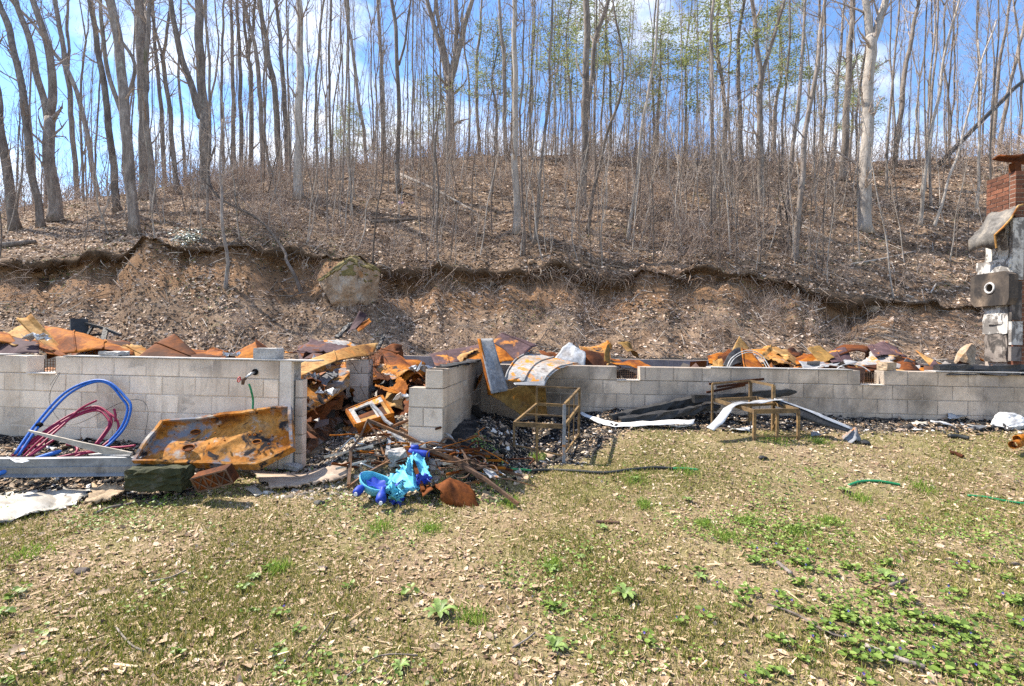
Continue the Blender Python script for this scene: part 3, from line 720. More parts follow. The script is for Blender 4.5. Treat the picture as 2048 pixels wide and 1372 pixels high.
# ------------------------------------------------------------------ burnt roofing sheets inside the foundation
def shell(mb, grid, nu, nv, th):
    """a thin closed shell over a grid of points [nv][nu]"""
    b = len(mb.v); g = [p for row in grid for p in row]
    nrm = []
    for j in range(nv):
        for i in range(nu):
            du = grid[j][min(i + 1, nu - 1)] - grid[j][max(i - 1, 0)]; dv = grid[min(j + 1, nv - 1)][i] - grid[max(j - 1, 0)][i]
            n = du.cross(dv); nrm.append(n.normalized() if n.length > 1e-9 else Vector((0, 0, 1)))
    vs = g + [p + n * th for p, n in zip(g, nrm)]; N_ = nu * nv; fs = []
    for j in range(nv - 1):
        for i in range(nu - 1):
            a = j * nu + i; fs.append((a, a + nu, a + nu + 1, a + 1)); a += N_; fs.append((a, a + 1, a + nu + 1, a + nu))
    ring = list(range(nu)) + [j * nu + nu - 1 for j in range(1, nv)] + [(nv - 1) * nu + i for i in range(nu - 2, -1, -1)] + [j * nu for j in range(nv - 2, 0, -1)]
    for i, a in enumerate(ring):
        c = ring[(i + 1) % len(ring)]; fs.append((a, c, c + N_, a + N_))
    mb.add(vs, fs)
def sheet_grid(c, arch_u=0.0, arch_v=0.0, crumple=.02, ribs=(), seed=0, nu=22, nv=14, ragged=.0, twist=0.0, lip=0.0, curl=0.0):
    crumple *= .6
    a, b, d, e = [Vector(p) for p in c]       # a-b along u at v=0, e-d at v=1
    n = (b - a).cross(e - a)
    if n.length < 1e-9: n = Vector((0, 0, 1))
    n.normalize()
    if n.z < 0: n = -n
    sc = (b - a).length; q_ = random.Random(seed * 31 + 5); creases = []
    for _ in range(3):
        t_ = q_.uniform(-1.2, 1.2); creases.append((q_.uniform(.2, .8), q_.uniform(.2, .8), math.cos(t_), math.sin(t_) * .7, q_.uniform(-1, 1) * crumple * 7))
    rows = []
    for j in range(nv):
        v = j / (nv - 1); row = []
        for i in range(nu):
            u = i / (nu - 1)
            p = (a * (1 - u) + b * u) * (1 - v) + (e * (1 - u) + d * u) * v
            p += n * (arch_u * math.sin(math.pi * u) + arch_v * math.sin(math.pi * v) + twist * (u - .5) * (v - .5) * 4 + curl * (u ** 3))
            s = Vector((seed * 3.7 + u * 2.2 * max(1, sc), v * 2.2 * max(1, (e - a).length), seed))
            p += n * crumple * (.5 * mn.noise(s) + .5 * mn.noise(s * 2.3 + Vector((7, 2, 0)))) + n * sum(h * abs((u - cu) * dx + (v - cv) * dy) for cu, cv, dx, dy, h in creases) + Vector((mn.noise(s * 1.3 + Vector((5, 0, 0))), mn.noise(s * 1.3 + Vector((0, 9, 0))), 0)) * crumple * .8
            for (ru, w, h) in ribs:
                q = abs(u - ru) / w
                if q < 1: p += n * h * (1 - q * q)
            if lip and (j == 0 or j == nv - 1): p -= n * lip
            if ragged and (i in (0, nu - 1) or j in (0, nv - 1)): p += Vector((R.uniform(-1, 1), 0, R.uniform(-1, 1))) * ragged
            row.append(p)
        rows.append(row)
    return rows
GRP_S = 'rusty roofing sheets heaped inside the foundation'
def sheet(label, pts, mat, **kw):
    th = kw.pop('th', .004); name = kw.pop('name', 'roofing_sheet'); cat = kw.pop('cat', 'metal sheet'); group = kw.pop('group', GRP_S); seams = kw.pop('seams', ())
    g = sheet_grid([P(*q) if isinstance(q, tuple) else q for q in pts], **kw)
    nv, nu = len(g), len(g[0]); mb = MB(); shell(mb, g, nu, nv, th)
    o = mb.build(name, M[mat], None, True)
    me = o.data
    tag(o, label, cat, group)
    for su in seams:      # standing seams: a folded strip of metal along the sheet
        i = int(su * (nu - 1)); q = MB(); q.tube([g[j][i] + Vector((0, 0, .006)) for j in range(nv)], .011, 5); q.build('seam', M[mat], o, True)
    return o
def box_(px, py, Y): return (px, py, Y)
# left cluster, behind the white wall
sheet('narrow tan strip of roofing curling up into a point at the left edge', [(36, 642, 6.6), (64, 630, 6.7), (134, 706, 6.3), (106, 710, 6.2)], 'rust_tan', arch_v=-.06, crumple=.015, seed=1, seams=(.1,))
sheet('long orange roofing sheet sagging along the wall behind the tan strip', [(88, 660, 7.0), (272, 690, 6.9), (266, 714, 6.2), (92, 706, 6.2)], 'rust_orange', arch_u=.05, arch_v=.06, crumple=.035, seed=2, seams=(.35, .7))
sheet('dull purple sheet lying lowest at the left edge behind the vent', [(-60, 678, 6.8), (80, 680, 6.7), (78, 712, 6.0), (-60, 712, 6.0)], 'rust_purple', arch_v=.05, crumple=.03, seed=3)
sheet('orange tapering strip lying flat just above the left vent', [(44, 680, 6.4), (62, 676, 6.45), (136, 707, 6.1), (98, 711, 6.05)], 'rust_orange', crumple=.02, seed=4)
sheet('small dark rusty flap tucked behind the curled tan strip', [(34, 668, 7.2), (88, 650, 7.3), (96, 676, 7.0), (38, 680, 7.0)], 'rust_dark', crumple=.03, seed=5)
sheet('orange sheet end rounding off at the far left edge', [(-60, 668, 6.6), (16, 666, 6.7), (34, 688, 6.3), (-60, 690, 6.3)], 'rust_orange', arch_u=.04, arch_v=.05, crumple=.02, seed=6)
sheet('tilted dark orange roof panel rising to a corner above the white wall', [(266, 712, 6.15), (345, 660, 6.7), (394, 705, 6.4), (372, 716, 6.1)], 'rust_dark', crumple=.012, seed=7, lip=.02, seams=(.02, .55))
sheet('pale orange folded panel leaning left of the loose grey block', [(440, 716, 6.2), (512, 675, 6.5), (517, 722, 6.1), (470, 722, 6.1)], 'rust_orange', crumple=.015, seed=8, seams=(.96,))
sheet('brown folded panel sloping right from the crease beside the loose block', [(513, 675, 6.5), (556, 708, 6.7), (548, 722, 6.2), (517, 722, 6.1)], 'rust_dark', crumple=.015, seed=9)
sheet('thin rusty strip lying flat along the white wall top', [(378, 708, 6.5), (468, 703, 6.6), (470, 712, 6.1), (384, 714, 6.1)], 'rust_dark', crumple=.02, seed=10)
# heap in the doorway gap
sheet('long tan roofing sheet sloping down to the left across the doorway heap', [(562, 735, 6.4), (756, 682, 8.2), (748, 706, 7.6), (584, 755, 6.1)], 'rust_tan', arch_u=.05, crumple=.018, seed=11, seams=(.06, .5), nu=30)
sheet('whitish scorched sheet bowed on top of the doorway heap', [(604, 684, 8.8), (672, 672, 9.0), (718, 685, 8.7), (668, 702, 8.1)], 'rust_mottled', arch_v=.08, crumple=.025, seed=12, seams=(.3,))
sheet('curled brown sheet end below the whitish scorched sheet', [(594, 694, 8.2), (636, 688, 8.4), (668, 704, 8.0), (606, 712, 7.7)], 'rust_dark', arch_u=.05, crumple=.03, seed=13)
sheet('big crumpled orange sheet sliding down left of the block pier', [(586, 752, 6.9), (692, 728, 7.9), (688, 792, 7.0), (600, 842, 6.15)], 'panel_rust', arch_v=.06, crumple=.05, seed=14, nu=28, nv=20)
sheet('rusty brown ribbon of metal standing up against the bank', [(694, 674, 9.4), (720, 622, 9.6), (735, 630, 9.6), (716, 660, 9.3)], 'rust_purple', arch_v=.04, crumple=.02, seed=15)
sheet('brown curled scrap of sheet beside the standing ribbon', [(706, 652, 9.4), (738, 636, 9.6), (742, 640, 9.5), (718, 664, 9.2)], 'rust_orange', crumple=.02, seed=16)
sheet('bright orange sheet curling over behind the block pier', [(742, 724, 7.9), (800, 712, 8.3), (852, 758, 7.6), (806, 764, 7.3)], 'rust_orange', arch_u=.12, arch_v=.02, crumple=.02, seed=17, seams=(.95,))
sheet('orange roll of sheet drooping towards the stepped wall end', [(800, 720, 8.0), (842, 726, 8.2), (852, 752, 7.9), (826, 764, 7.5)], 'rust_orange', arch_u=.05, arch_v=.10, crumple=.01, seed=18)
sheet('orange and brown striped sheet strip pointing right above the pier', [(738, 704, 8.1), (806, 708, 8.5), (798, 716, 8.2), (752, 722, 7.9)], 'panel_rust', crumple=.02, seed=19, seams=(.5,))
sheet('upright brown panel at the back of the doorway heap', [(770, 694, 9.0), (804, 690, 9.1), (808, 714, 8.9), (776, 714, 8.8)], 'rust_dark', arch_u=.05, crumple=.02, seed=20)
sheet('tan panel leaning in the hollow behind the small appliance shell', [(775, 772, 7.0), (816, 796, 6.8), (808, 810, 6.5), (764, 812, 6.5)], 'rust_tan', crumple=.015, seed=21, lip=.01)
sheet('dark sheet slumped low behind the small appliance shell', [(768, 800, 6.9), (822, 800, 6.9), (830, 830, 6.4), (770, 836, 6.3)], 'rust_dark', crumple=.04, seed=22)
sheet('purple and orange sheet bowed behind the side wall', [(856, 708, 8.6), (962, 686, 8.9), (964, 712, 8.2), (872, 736, 7.7)], 'rust_purple', arch_v=.07, crumple=.02, seed=23, seams=(.3,))
sheet('orange sheet edge showing under the purple bowed one', [(866, 732, 8.0), (962, 702, 8.3), (966, 722, 7.9), (880, 742, 7.5)], 'rust_orange', crumple=.02, seed=24, lip=.02)
# the sheets draped over the corner of the right wall
def draped():
    t = sheet('upright scorched steel sheet with an orange folded edge standing in the wall corner', [(957, 677, 6.75), (984, 678, 6.85), (1017, 781, 6.45), (981, 789, 6.3)], 'scorched_steel', crumple=.012, seed=25, nu=10, nv=18)
    e = MB(); g = sheet_grid([P(955, 677, 6.78), P(958, 677, 6.74), P(982, 789, 6.29), P(977, 790, 6.33)], crumple=.004, seed=25, nu=3, nv=14); shell(e, g, 3, 14, .03)
    e.build('folded_edge', M['rust_orange'], t, True)
draped()
sheet('purple humped sheet behind the upright scorched one', [(984, 688, 8.2), (1014, 680, 8.6), (1086, 700, 8.3), (1036, 726, 7.6)], 'rust_purple', arch_u=.14, arch_v=.03, crumple=.02, seed=26, seams=(.5,))
def curved_panel(label, base, mat, seams=(), th=.005, n=18, name='roofing_sheet', cat='metal sheet', rip=0.0):
    """a panel swept between two long edges given as pixel-depth polylines"""
    A = spline([P(*q) for q in base[0]], n // (len(base[0]) - 1)); B = spline([P(*q) for q in base[1]], n // (len(base[1]) - 1))
    m = min(len(A), len(B)); nu = 16
    g = []
    for j in range(m):
        row = []
        for i in range(nu):
            u = i / (nu - 1); p = A[j] * (1 - u) + B[j] * u
            s = Vector((u * 4, j * .3, len(label)))
            p = p + Vector((0, -.4, 1)) * .012 * mn.noise(s)
            row.append(p)
        g.append(row)
    mb = MB(); shell(mb, g, nu, m, th); o = mb.build(name, M[mat], None, True); tag(o, label, cat, GRP_S)
    for su in seams:
        i = int(su * (nu - 1)); q = MB(); q.tube([g[j][i] + Vector((0, -.004, .008)) for j in range(m)], .012, 5); q.build('seam', M[mat], o, True)
    return o
curved_panel('mottled grey and orange sheet arching down over the wall corner', [[(1062, 704, 8.0), (1036, 716, 7.5), (1018, 738, 6.9), (1010, 760, 6.6)], [(1162, 728, 7.6), (1128, 734, 7.1), (1104, 748, 6.75), (1090, 768, 6.6)]], 'rust_mottled', seams=(.02, .48, .98))
sheet('rolled grey lip at the lower end of the mottled arching sheet', [(1026, 766, 6.58), (1092, 762, 6.6), (1090, 772, 6.52), (1030, 770, 6.5)], 'flashing', crumple=.006, seed=27)
sheet('gold-brown sheet folded steeply down to the ground in the wall corner', [(980, 790, 6.35), (1042, 768, 6.62), (1094, 828, 6.75), (1040, 832, 6.6)], 'rust_gold', arch_v=.0, crumple=.03, seed=28, nv=18, ragged=.01)
sheet('gold-brown flap hanging beside the folded sheet over the wall face', [(1036, 768, 6.6), (1090, 768, 6.62), (1094, 826, 6.8), (1074, 800, 6.7)], 'rust_gold', crumple=.02, seed=29)
sheet('crumpled silvery sheet perched on the right wall', [(1108, 706, 7.7), (1146, 681, 8.1), (1168, 696, 7.9), (1172, 730, 7.5)], 'silver', arch_u=.06, crumple=.05, seed=30)
sheet('boxy rusted duct end standing on the right wall', [(1158, 686, 8.2), (1218, 675, 8.4), (1222, 722, 7.9), (1172, 730, 7.7)], 'panel_rust', arch_u=-.10, crumple=.02, seed=31, seams=(.96,), lip=.02)
sheet('dark inside face of the rusted duct end', [(1160, 698, 8.0), (1216, 696, 8.1), (1216, 727, 7.8), (1176, 731, 7.6)], 'rust_dark', crumple=.02, seed=32)
sheet('thin brown hoop of sheet right of the rusted duct', [(1209, 730, 7.55), (1220, 690, 7.8), (1226, 692, 7.8), (1220, 728, 7.5)], 'rust_gold', arch_v=.08, arch_u=.05, crumple=.01, seed=33)
sheet('small tan curl of metal in front of the dark back wall', [(1230, 692, 9.5), (1252, 700, 9.6), (1272, 724, 9.2), (1238, 726, 9.0)], 'rust_gold', arch_u=.12, crumple=.04, seed=34)
sheet('low orange strip of sheet lying along the wall right of the duct', [(1222, 722, 7.9), (1280, 722, 8.2), (1310, 731, 7.8), (1236, 732, 7.6)], 'rust_orange', crumple=.03, seed=35)
# right cluster
sheet('square tan panel standing at the left end of the right heap', [(1416, 706, 9.2), (1456, 705, 9.3), (1454, 728, 8.9), (1420, 732, 8.7)], 'rust_orange', crumple=.02, seed=36)
sheet('pale tan pointed panel rising highest over the right wall', [(1458, 712, 9.0), (1478, 673, 9.3), (1498, 698, 9.2), (1484, 712, 9.0)], 'rust_tan', crumple=.012, seed=37)
sheet('black curved sheet below the pale tan pointed panel', [(1446, 736, 7.7), (1480, 696, 8.4), (1490, 736, 7.8), (1462, 738, 7.6)], 'char', arch_u=.08, crumple=.02, seed=38)
sheet('bright orange leaning panel with a folded left edge', [(1483, 697, 8.1), (1500, 700, 8.2), (1528, 738, 7.5), (1489, 738, 7.4)], 'rust_orange', crumple=.014, seed=39, seams=(.04,))
sheet('long orange and brown panel sloping right down to the wall', [(1496, 699, 8.5), (1556, 712, 8.6), (1592, 738, 7.7), (1526, 736, 7.6)], 'panel_rust', arch_u=.08, crumple=.02, seed=40, seams=(.98,))
sheet('yellowish sheet edge low at the left end of the right heap', [(1406, 736, 7.6), (1450, 724, 8.2), (1462, 730, 8.0), (1450, 738, 7.5)], 'rust_tan', crumple=.02, seed=41)
sheet('brown sheet hump between the two parts of the right heap', [(1566, 714, 9.2), (1596, 702, 9.4), (1610, 722, 9.0), (1570, 728, 8.8)], 'rust_dark', arch_u=.1, crumple=.03, seed=42)
sheet('twisted tan and silver scrap curling up in the right heap', [(1630, 714, 8.6), (1642, 692, 8.9), (1684, 730, 8.0), (1644, 730, 8.0)], 'rust_gold', arch_u=.06, twist=.06, crumple=.03, seed=43)
curved_panel('big brown sheet bent over like a saddle in the right heap', [[(1656, 706, 9.0), (1690, 690, 9.4), (1738, 694, 9.4), (1736, 716, 9.3)], [(1668, 716, 8.2), (1700, 704, 8.4), (1730, 706, 8.5), (1726, 726, 8.4)]], 'rust_dark', seams=(.95,))
sheet('grey and purple sheet sliding left under the saddle-shaped one', [(1652, 710, 8.6), (1690, 704, 8.7), (1712, 732, 8.0), (1664, 736, 7.8)], 'rust_purple', arch_u=.05, crumple=.03, seed=45, seams=(.5,))
sheet('orange-stained purple sheet spreading right of the saddle-shaped one', [(1732, 696, 9.2), (1772, 698, 9.3), (1812, 722, 8.6), (1744, 728, 8.2)], 'rust_purple', arch_u=.08, crumple=.04, seed=46, seams=(.2, .8))
sheet('thin pale sliver of sheet crossing the right heap', [(1758, 694, 9.6), (1774, 697, 9.6), (1806, 720, 9.0), (1800, 722, 8.9)], 'rust_tan', crumple=.02, seed=47)
sheet('bluish grey sheet lying low over the wall in the right heap', [(1596, 730, 8.0), (1680, 722, 8.4), (1716, 738, 7.6), (1606, 740, 7.5)], 'scorched_steel', crumple=.04, seed=48, seams=(.4,))
sheet('flat brown sheet resting along the wall beside the right vent', [(1684, 734, 7.7), (1760, 728, 8.0), (1770, 744, 7.4), (1690, 744, 7.3)], 'rust_dark', arch_v=.05, crumple=.02, seed=49)
sheet('brown rounded sheet end right of the loose tan block', [(1790, 726, 8.0), (1828, 722, 8.2), (1846, 746, 7.5), (1796, 748, 7.4)], 'rust_dark', arch_u=.06, arch_v=.04, crumple=.02, seed=50)
sheet('pale strip of sheet flat on the wall right of the loose tan block', [(1792, 738, 7.5), (1850, 744, 7.5), (1852, 749, 7.3), (1796, 746, 7.25)], 'rust_tan', crumple=.01, seed=51)
sheet('slim tan sliver standing beyond the right end of the heap', [(1834, 698, 9.4), (1846, 708, 9.4), (1892, 730, 8.6), (1868, 730, 8.6)], 'rust_tan', crumple=.02, seed=52)
sheet('reddish triangular panel leaning by the charred beam', [(1850, 745, 7.4), (1868, 720, 7.9), (1894, 744, 7.4), (1872, 748, 7.3)], 'rust_purple', crumple=.01, seed=53)
sheet('tan panel lying on the charred beam at the right edge', [(1982, 722, 8.1), (1996, 712, 8.3), (2080, 720, 8.2), (2080, 728, 8.0)], 'rust_tan', crumple=.015, seed=54)
sheet('rusty bent cap sheet on top of the brick chimney', [cap_p[0], cap_p[1], cap_p[2], cap_p[3]], 'rust_dark', crumple=.03, seed=55, arch_u=.04, group=None, name='bent_cover_sheet', cat='chimney cover', th=.03)
stand = MB(); stand.bar(P(2030, 345, 7.75), P(2030, 326, 7.75), .10, .10); 
tag(stand.build('cap_prop', M['rust_dark'], None), 'short rusty stub holding the bent cap over the chimney', 'prop')
# more tumbled sheets deeper in the rubble, seen between the others
for k, (px, py, w, h, mt, lab) in enumerate([
    (200, 700, 60, 14, 'rust_dark', 'dark sheet edge deep in the left heap below the sagging orange sheet'),
    (400, 712, 50, 10, 'rust_orange', 'low orange sheet edge right of the tilted roof panel'),
    (640, 712, 44, 18, 'rust_purple', 'purplish sheet buried under the long tan roofing sheet'),
    (720, 748, 30, 20, 'rust_dark', 'dark crumpled sheet right behind the block pier'),
    (780, 745, 40, 24, 'rust_dark', 'dark rusty sheet under the bright orange curl'),
    (1020, 708, 40, 20, 'rust_orange', 'orange sheet edge between the upright steel and the purple hump'),
    (1120, 722, 40, 12, 'rust_dark', 'dark sheet below the crumpled silvery one'),
    (1540, 728, 60, 14, 'rust_dark', 'dark rusty sheet under the long sloping orange panel'),
    (1620, 726, 40, 14, 'rust_orange', 'orange sheet edge left of the twisted silver scrap'),
    (1780, 726, 50, 14, 'rust_orange', 'orange sheet behind the loose tan block on the wall'),
    (1560, 706, 40, 10, 'rust_tan', 'tan sheet edge at the very back of the right heap')]):
    sheet(lab, [(px - w, py - h, 9.0), (px + w, py - h * .8, 9.2), (px + w * 1.1, py + h, 8.2), (px - w * .9, py + h, 8.1)], mt, arch_u=R.uniform(-.02, .1), arch_v=R.uniform(0, .06), crumple=.05, seed=70 + k, ragged=.02)
# sharp, crumpled sheets thrown about on top of the heaps
for k, (pts, mt, lab) in enumerate([
    ([(-30, 690, 6.9), (60, 660, 7.3), (120, 690, 6.7), (40, 706, 6.2)], 'rust_tan', 'yellow tan sheet corner rising at the far left behind the vent'),
    ([(130, 700, 6.5), (210, 672, 7.1), (238, 690, 6.8), (190, 712, 6.2)], 'panel_rust', 'mottled sheet crossing the sagging orange sheet'),
    ([(230, 706, 6.3), (262, 678, 6.8), (300, 700, 6.5), (280, 714, 6.1)], 'rust_tan', 'yellowish sheet corner left of the tilted roof panel'),
    ([(390, 714, 6.2), (430, 698, 6.8), (456, 708, 6.4), (440, 718, 6.1)], 'rust_orange', 'small orange sheet corner between the tilted panel and the folded one'),
    ([(570, 726, 7.2), (620, 690, 8.4), (700, 700, 8.2), (640, 728, 7.2)], 'rust_purple', 'dull purplish sheet spread under the whitish scorched one'),
    ([(590, 772, 6.7), (640, 738, 7.3), (676, 752, 7.1), (620, 800, 6.5)], 'scorched_steel', 'scorched grey sheet lying on the big crumpled doorway sheet'),
    ([(600, 828, 6.3), (640, 780, 6.9), (680, 790, 6.8), (650, 836, 6.3)], 'rust_dark', 'dark crumpled sheet low in the doorway left of the pier'),
    ([(716, 722, 7.9), (770, 690, 8.6), (800, 702, 8.4), (752, 730, 7.8)], 'rust_dark', 'dark brown sheet corner above the block pier'),
    ([(750, 738, 7.6), (798, 726, 7.9), (836, 742, 7.5), (790, 764, 7.2)], 'panel_rust', 'mottled sheet between the pier and the stepped wall end'),
    ([(756, 786, 6.9), (800, 762, 7.1), (820, 778, 6.9), (790, 806, 6.6)], 'rust_orange', 'orange sheet wedge above the small appliance shell'),
    ([(872, 726, 7.9), (930, 694, 8.6), (958, 704, 8.3), (900, 734, 7.7)], 'rust_tan', 'yellowish sheet strip over the purple bowed sheet'),
    ([(1180, 712, 8.2), (1204, 688, 8.5), (1236, 716, 8.0), (1200, 730, 7.7)], 'rust_tan', 'tan sheet wedge leaning on the rusted duct end'),
    ([(1424, 732, 7.9), (1462, 704, 8.6), (1486, 722, 8.1), (1440, 738, 7.6)], 'rust_dark', 'dark sheet wedge left of the black curved sheet'),
    ([(1506, 734, 7.7), (1540, 700, 8.6), (1580, 720, 8.1), (1560, 738, 7.6)], 'rust_tan', 'yellow tan sheet wedge on the long sloping panel'),
    ([(1600, 736, 7.7), (1640, 706, 8.5), (1668, 726, 8.0), (1630, 740, 7.6)], 'panel_rust', 'mottled sheet wedge below the twisted scrap'),
    ([(1700, 738, 7.7), (1748, 700, 8.8), (1790, 720, 8.2), (1740, 742, 7.5)], 'rust_mottled', 'grey mottled sheet wedge in front of the stained purple sheet'),
    ([(1812, 742, 7.5), (1850, 712, 8.2), (1880, 734, 7.7), (1840, 748, 7.35)], 'rust_orange', 'orange sheet wedge left of the reddish triangular panel')]):
    sheet(lab, pts, mt, arch_u=R.uniform(-.02, .05), crumple=.045, seed=200 + k, ragged=.018, seams=(R.choice([.1, .5, .9]),))
# burnt rubble the sheets lie on
def rubble_heap():
    parts = []
    tv = [(-.5, -.35, 0), (.5, -.4, 0), (.45, .35, .02), (-.5, .4, 0), (0, 0, .30)]; tf = [(0, 1, 4), (1, 2, 4), (2, 3, 4), (3, 0, 4)]
    n = 5200; pos = []
    while len(pos) < n:
        x = NR.uniform(-9, 8.5); y = NR.uniform(5.6, 13.8)
        front = 5.35 - .12 * (x + 2.35) + .3 if x < -2.35 else (7.35 - .06 * (x + .6) + .25 if x > -.45 else 6.6)
        if y < front: continue
        h = 0.0
        h = max(h, .66 * smooth((-2.0 - x) / .8) * smooth((9.5 - y) / 2))
        h = max(h, .45 * smooth((y - 6.9) / 1.2) * smooth((12 - y) / 3) * smooth((x + 3) / .6) * smooth((1.8 - x) / .8))
        h = max(h, .62 * smooth((x - 2.4) / .8) * smooth((11 - y) / 2.5))
        h = max(h, .5 * smooth((x + .6) / .3) * smooth((2.6 - x) / .8) * smooth((10 - y) / 2))
        pos.append((x, y, ground_z(x, y) + h * NR.uniform(.55, 1.0) - .03))
    pos = np.array(pos); nrm = np.tile([0, 0, 1.0], (n, 1))
    V, F = scatter(tv, tf, pos, nrm, NR.uniform(.06, .34, n) , tilt=.9)
    m = islands('rubble_bits', [(0, (.012, .011, .011)), (.35, (.05, .04, .035)), (.55, (.16, .06, .025)), (.75, (.34, .13, .035)), (.9, (.10, .06, .05)), (1, (.45, .43, .40))], rough=.75)
    tag(np_mesh('rubble', V, F, m, 'stuff'), 'burnt rubble of ash and rusty scraps inside the foundation')
    # a solid bed under it
    xs = np.linspace(-9.4, 9.0, 90); ys = np.linspace(5.5, 14.3, 50); V = []; 
    for y in ys:
        for x in xs:
            front = 5.35 - .12 * (x + 2.35) + .25 if x < -2.3 else (7.35 - .06 * (x + .6) + .22 if x > -.45 else 7.0)
            w = smooth((y - front) / .5); h = 0
            h = max(h, .58 * smooth((-2.2 - x) / .8) * smooth((9.5 - y) / 2)); h = max(h, .36 * smooth((y - 7.2) / 1.0) * smooth((12 - y) / 3) * smooth((x + 3) / .6) * smooth((1.8 - x) / .8))
            h = max(h, .52 * smooth((x - 2.4) / .8) * smooth((11 - y) / 2.5)); h = max(h, .4 * smooth((x + .6) / .3) * smooth((2.6 - x) / .8) * smooth((10 - y) / 2))
            z = ground_z(x, max(y, 4)) - .06 + w * (h + .10 * mn.noise(Vector((x * 2, y * 2, 5))) + .05 * mn.noise(Vector((x * 6, y * 6, 1))))
            V.append((x, max(y, front - .1), z))
    idx = np.arange(90 * 50).reshape(50, 90); F = np.stack([idx[:-1, :-1], idx[:-1, 1:], idx[1:, 1:], idx[1:, :-1]], -1).reshape(-1, 4)
    m = natural('rubble_bed', [(.28, (.012, .012, .012)), (.42, (.05, .035, .028)), (.52, (.20, .08, .03)), (.62, (.30, .28, .26)), (.75, (.06, .04, .035))], scale=3.5, detail=10, fine=20, fine_lo=.4, bmp=.9, bdist=.03)
    tag(np_mesh('rubble_bed', np.array(V), F, m, 'stuff', True), 'bed of ash and burnt rubble inside the foundation')
rubble_heap()
# thin white hoops of melted piping over the right heap
def hoop(label, pts, r, mat, n=8, name='wire_hoop', cat='wire', group=None):
    mb = MB(); mb.tube(spline([P(*p) if isinstance(p, tuple) else p for p in pts], n), r, 5)
    return tag(mb.build(name, M[mat], None, True), label, cat, group)
hoop('pale thin hoop arching in front of the bright orange leaning panel', [(1454, 735, 7.25), (1462, 718, 7.3), (1482, 704, 7.4), (1503, 701, 7.4), (1524, 712, 7.4), (1540, 736, 7.3)], .007, 'ash_white')
hoop('second pale hoop just inside the one by the orange panel', [(1458, 735, 7.35), (1468, 718, 7.4), (1486, 707, 7.5), (1504, 705, 7.5), (1522, 716, 7.5), (1534, 736, 7.4)], .006, 'ash_white')
hoop('pale hoop over the bluish sheet left of the right vent', [(1670, 741, 7.2), (1684, 731, 7.25), (1704, 728, 7.3), (1724, 733, 7.25), (1740, 743, 7.2)], .007, 'ash_white')
hoop('short pale wire lying along the wall left of the right vent', [(1630, 738, 7.2), (1652, 729, 7.3), (1690, 735, 7.2)], .006, 'ash_white')
# charred plate on the side wall and the charred beam on the right wall
def charred(label, p0, p1, w, h, name='charred_beam', cat='beam', jag=.02, n=14, group=None):
    p0, p1 = Vector(p0), Vector(p1); t = (p1 - p0).normalized(); u = t.cross(Vector((0, 0, 1))).normalized(); v = u.cross(t)
    mb = MB(); vs, fs = [], []
    k8 = [(-1, -1), (0, -1.1), (1, -1), (1.1, 0), (1, 1), (0, 1.1), (-1, 1), (-1.1, 0)]
    for i in range(n + 1):
        f = i / n; p = p0.lerp(p1, f); e = 1.0 if i < n else .35
        for (a, b) in k8:
            q = 1 + R.uniform(-jag, jag) / min(w, h) * 2
            vs.append(p + u * (a * w / 2 * q * e) + v * (b * h / 2 * q * e))
    for i in range(n):
        for k in range(8):
            k2 = (k + 1) % 8; fs.append((i * 8 + k, i * 8 + k2, i * 8 + 8 + k2, i * 8 + 8 + k))
    fs.append(tuple(range(8))[::-1]); fs.append(tuple(n * 8 + k for k in range(8)))
    mb.add(vs, fs); return tag(mb.build(name, M['char'], None), label, cat, group)
charred('charred sill plank lying along the top of the side wall', P(884, 735, 5.45), P(960, 719, 7.2), .15, .03, 'charred_plank', 'plank', .008)
charred('thick charred beam resting on the right wall below the chimney', P(1872, 738, 7.05), P(2120, 738, 7.0), .11, .11, jag=.018)
charred('flat charred board under the beam on the right wall', P(1886, 747, 6.98), P(2120, 749, 6.85), .14, .025, 'charred_plank', 'plank', .006)
charred('charred stick leaning on the bank behind the standing metal ribbon', P(674, 676, 9.0), P(702, 646, 9.8), .07, .05, 'charred_stick', 'stick', .01)
charred('small charred stub sticking up beside the tan roofing sheet', P(756, 700, 8.6), P(768, 670, 8.9), .05, .05, 'charred_stick', 'stick', .012)
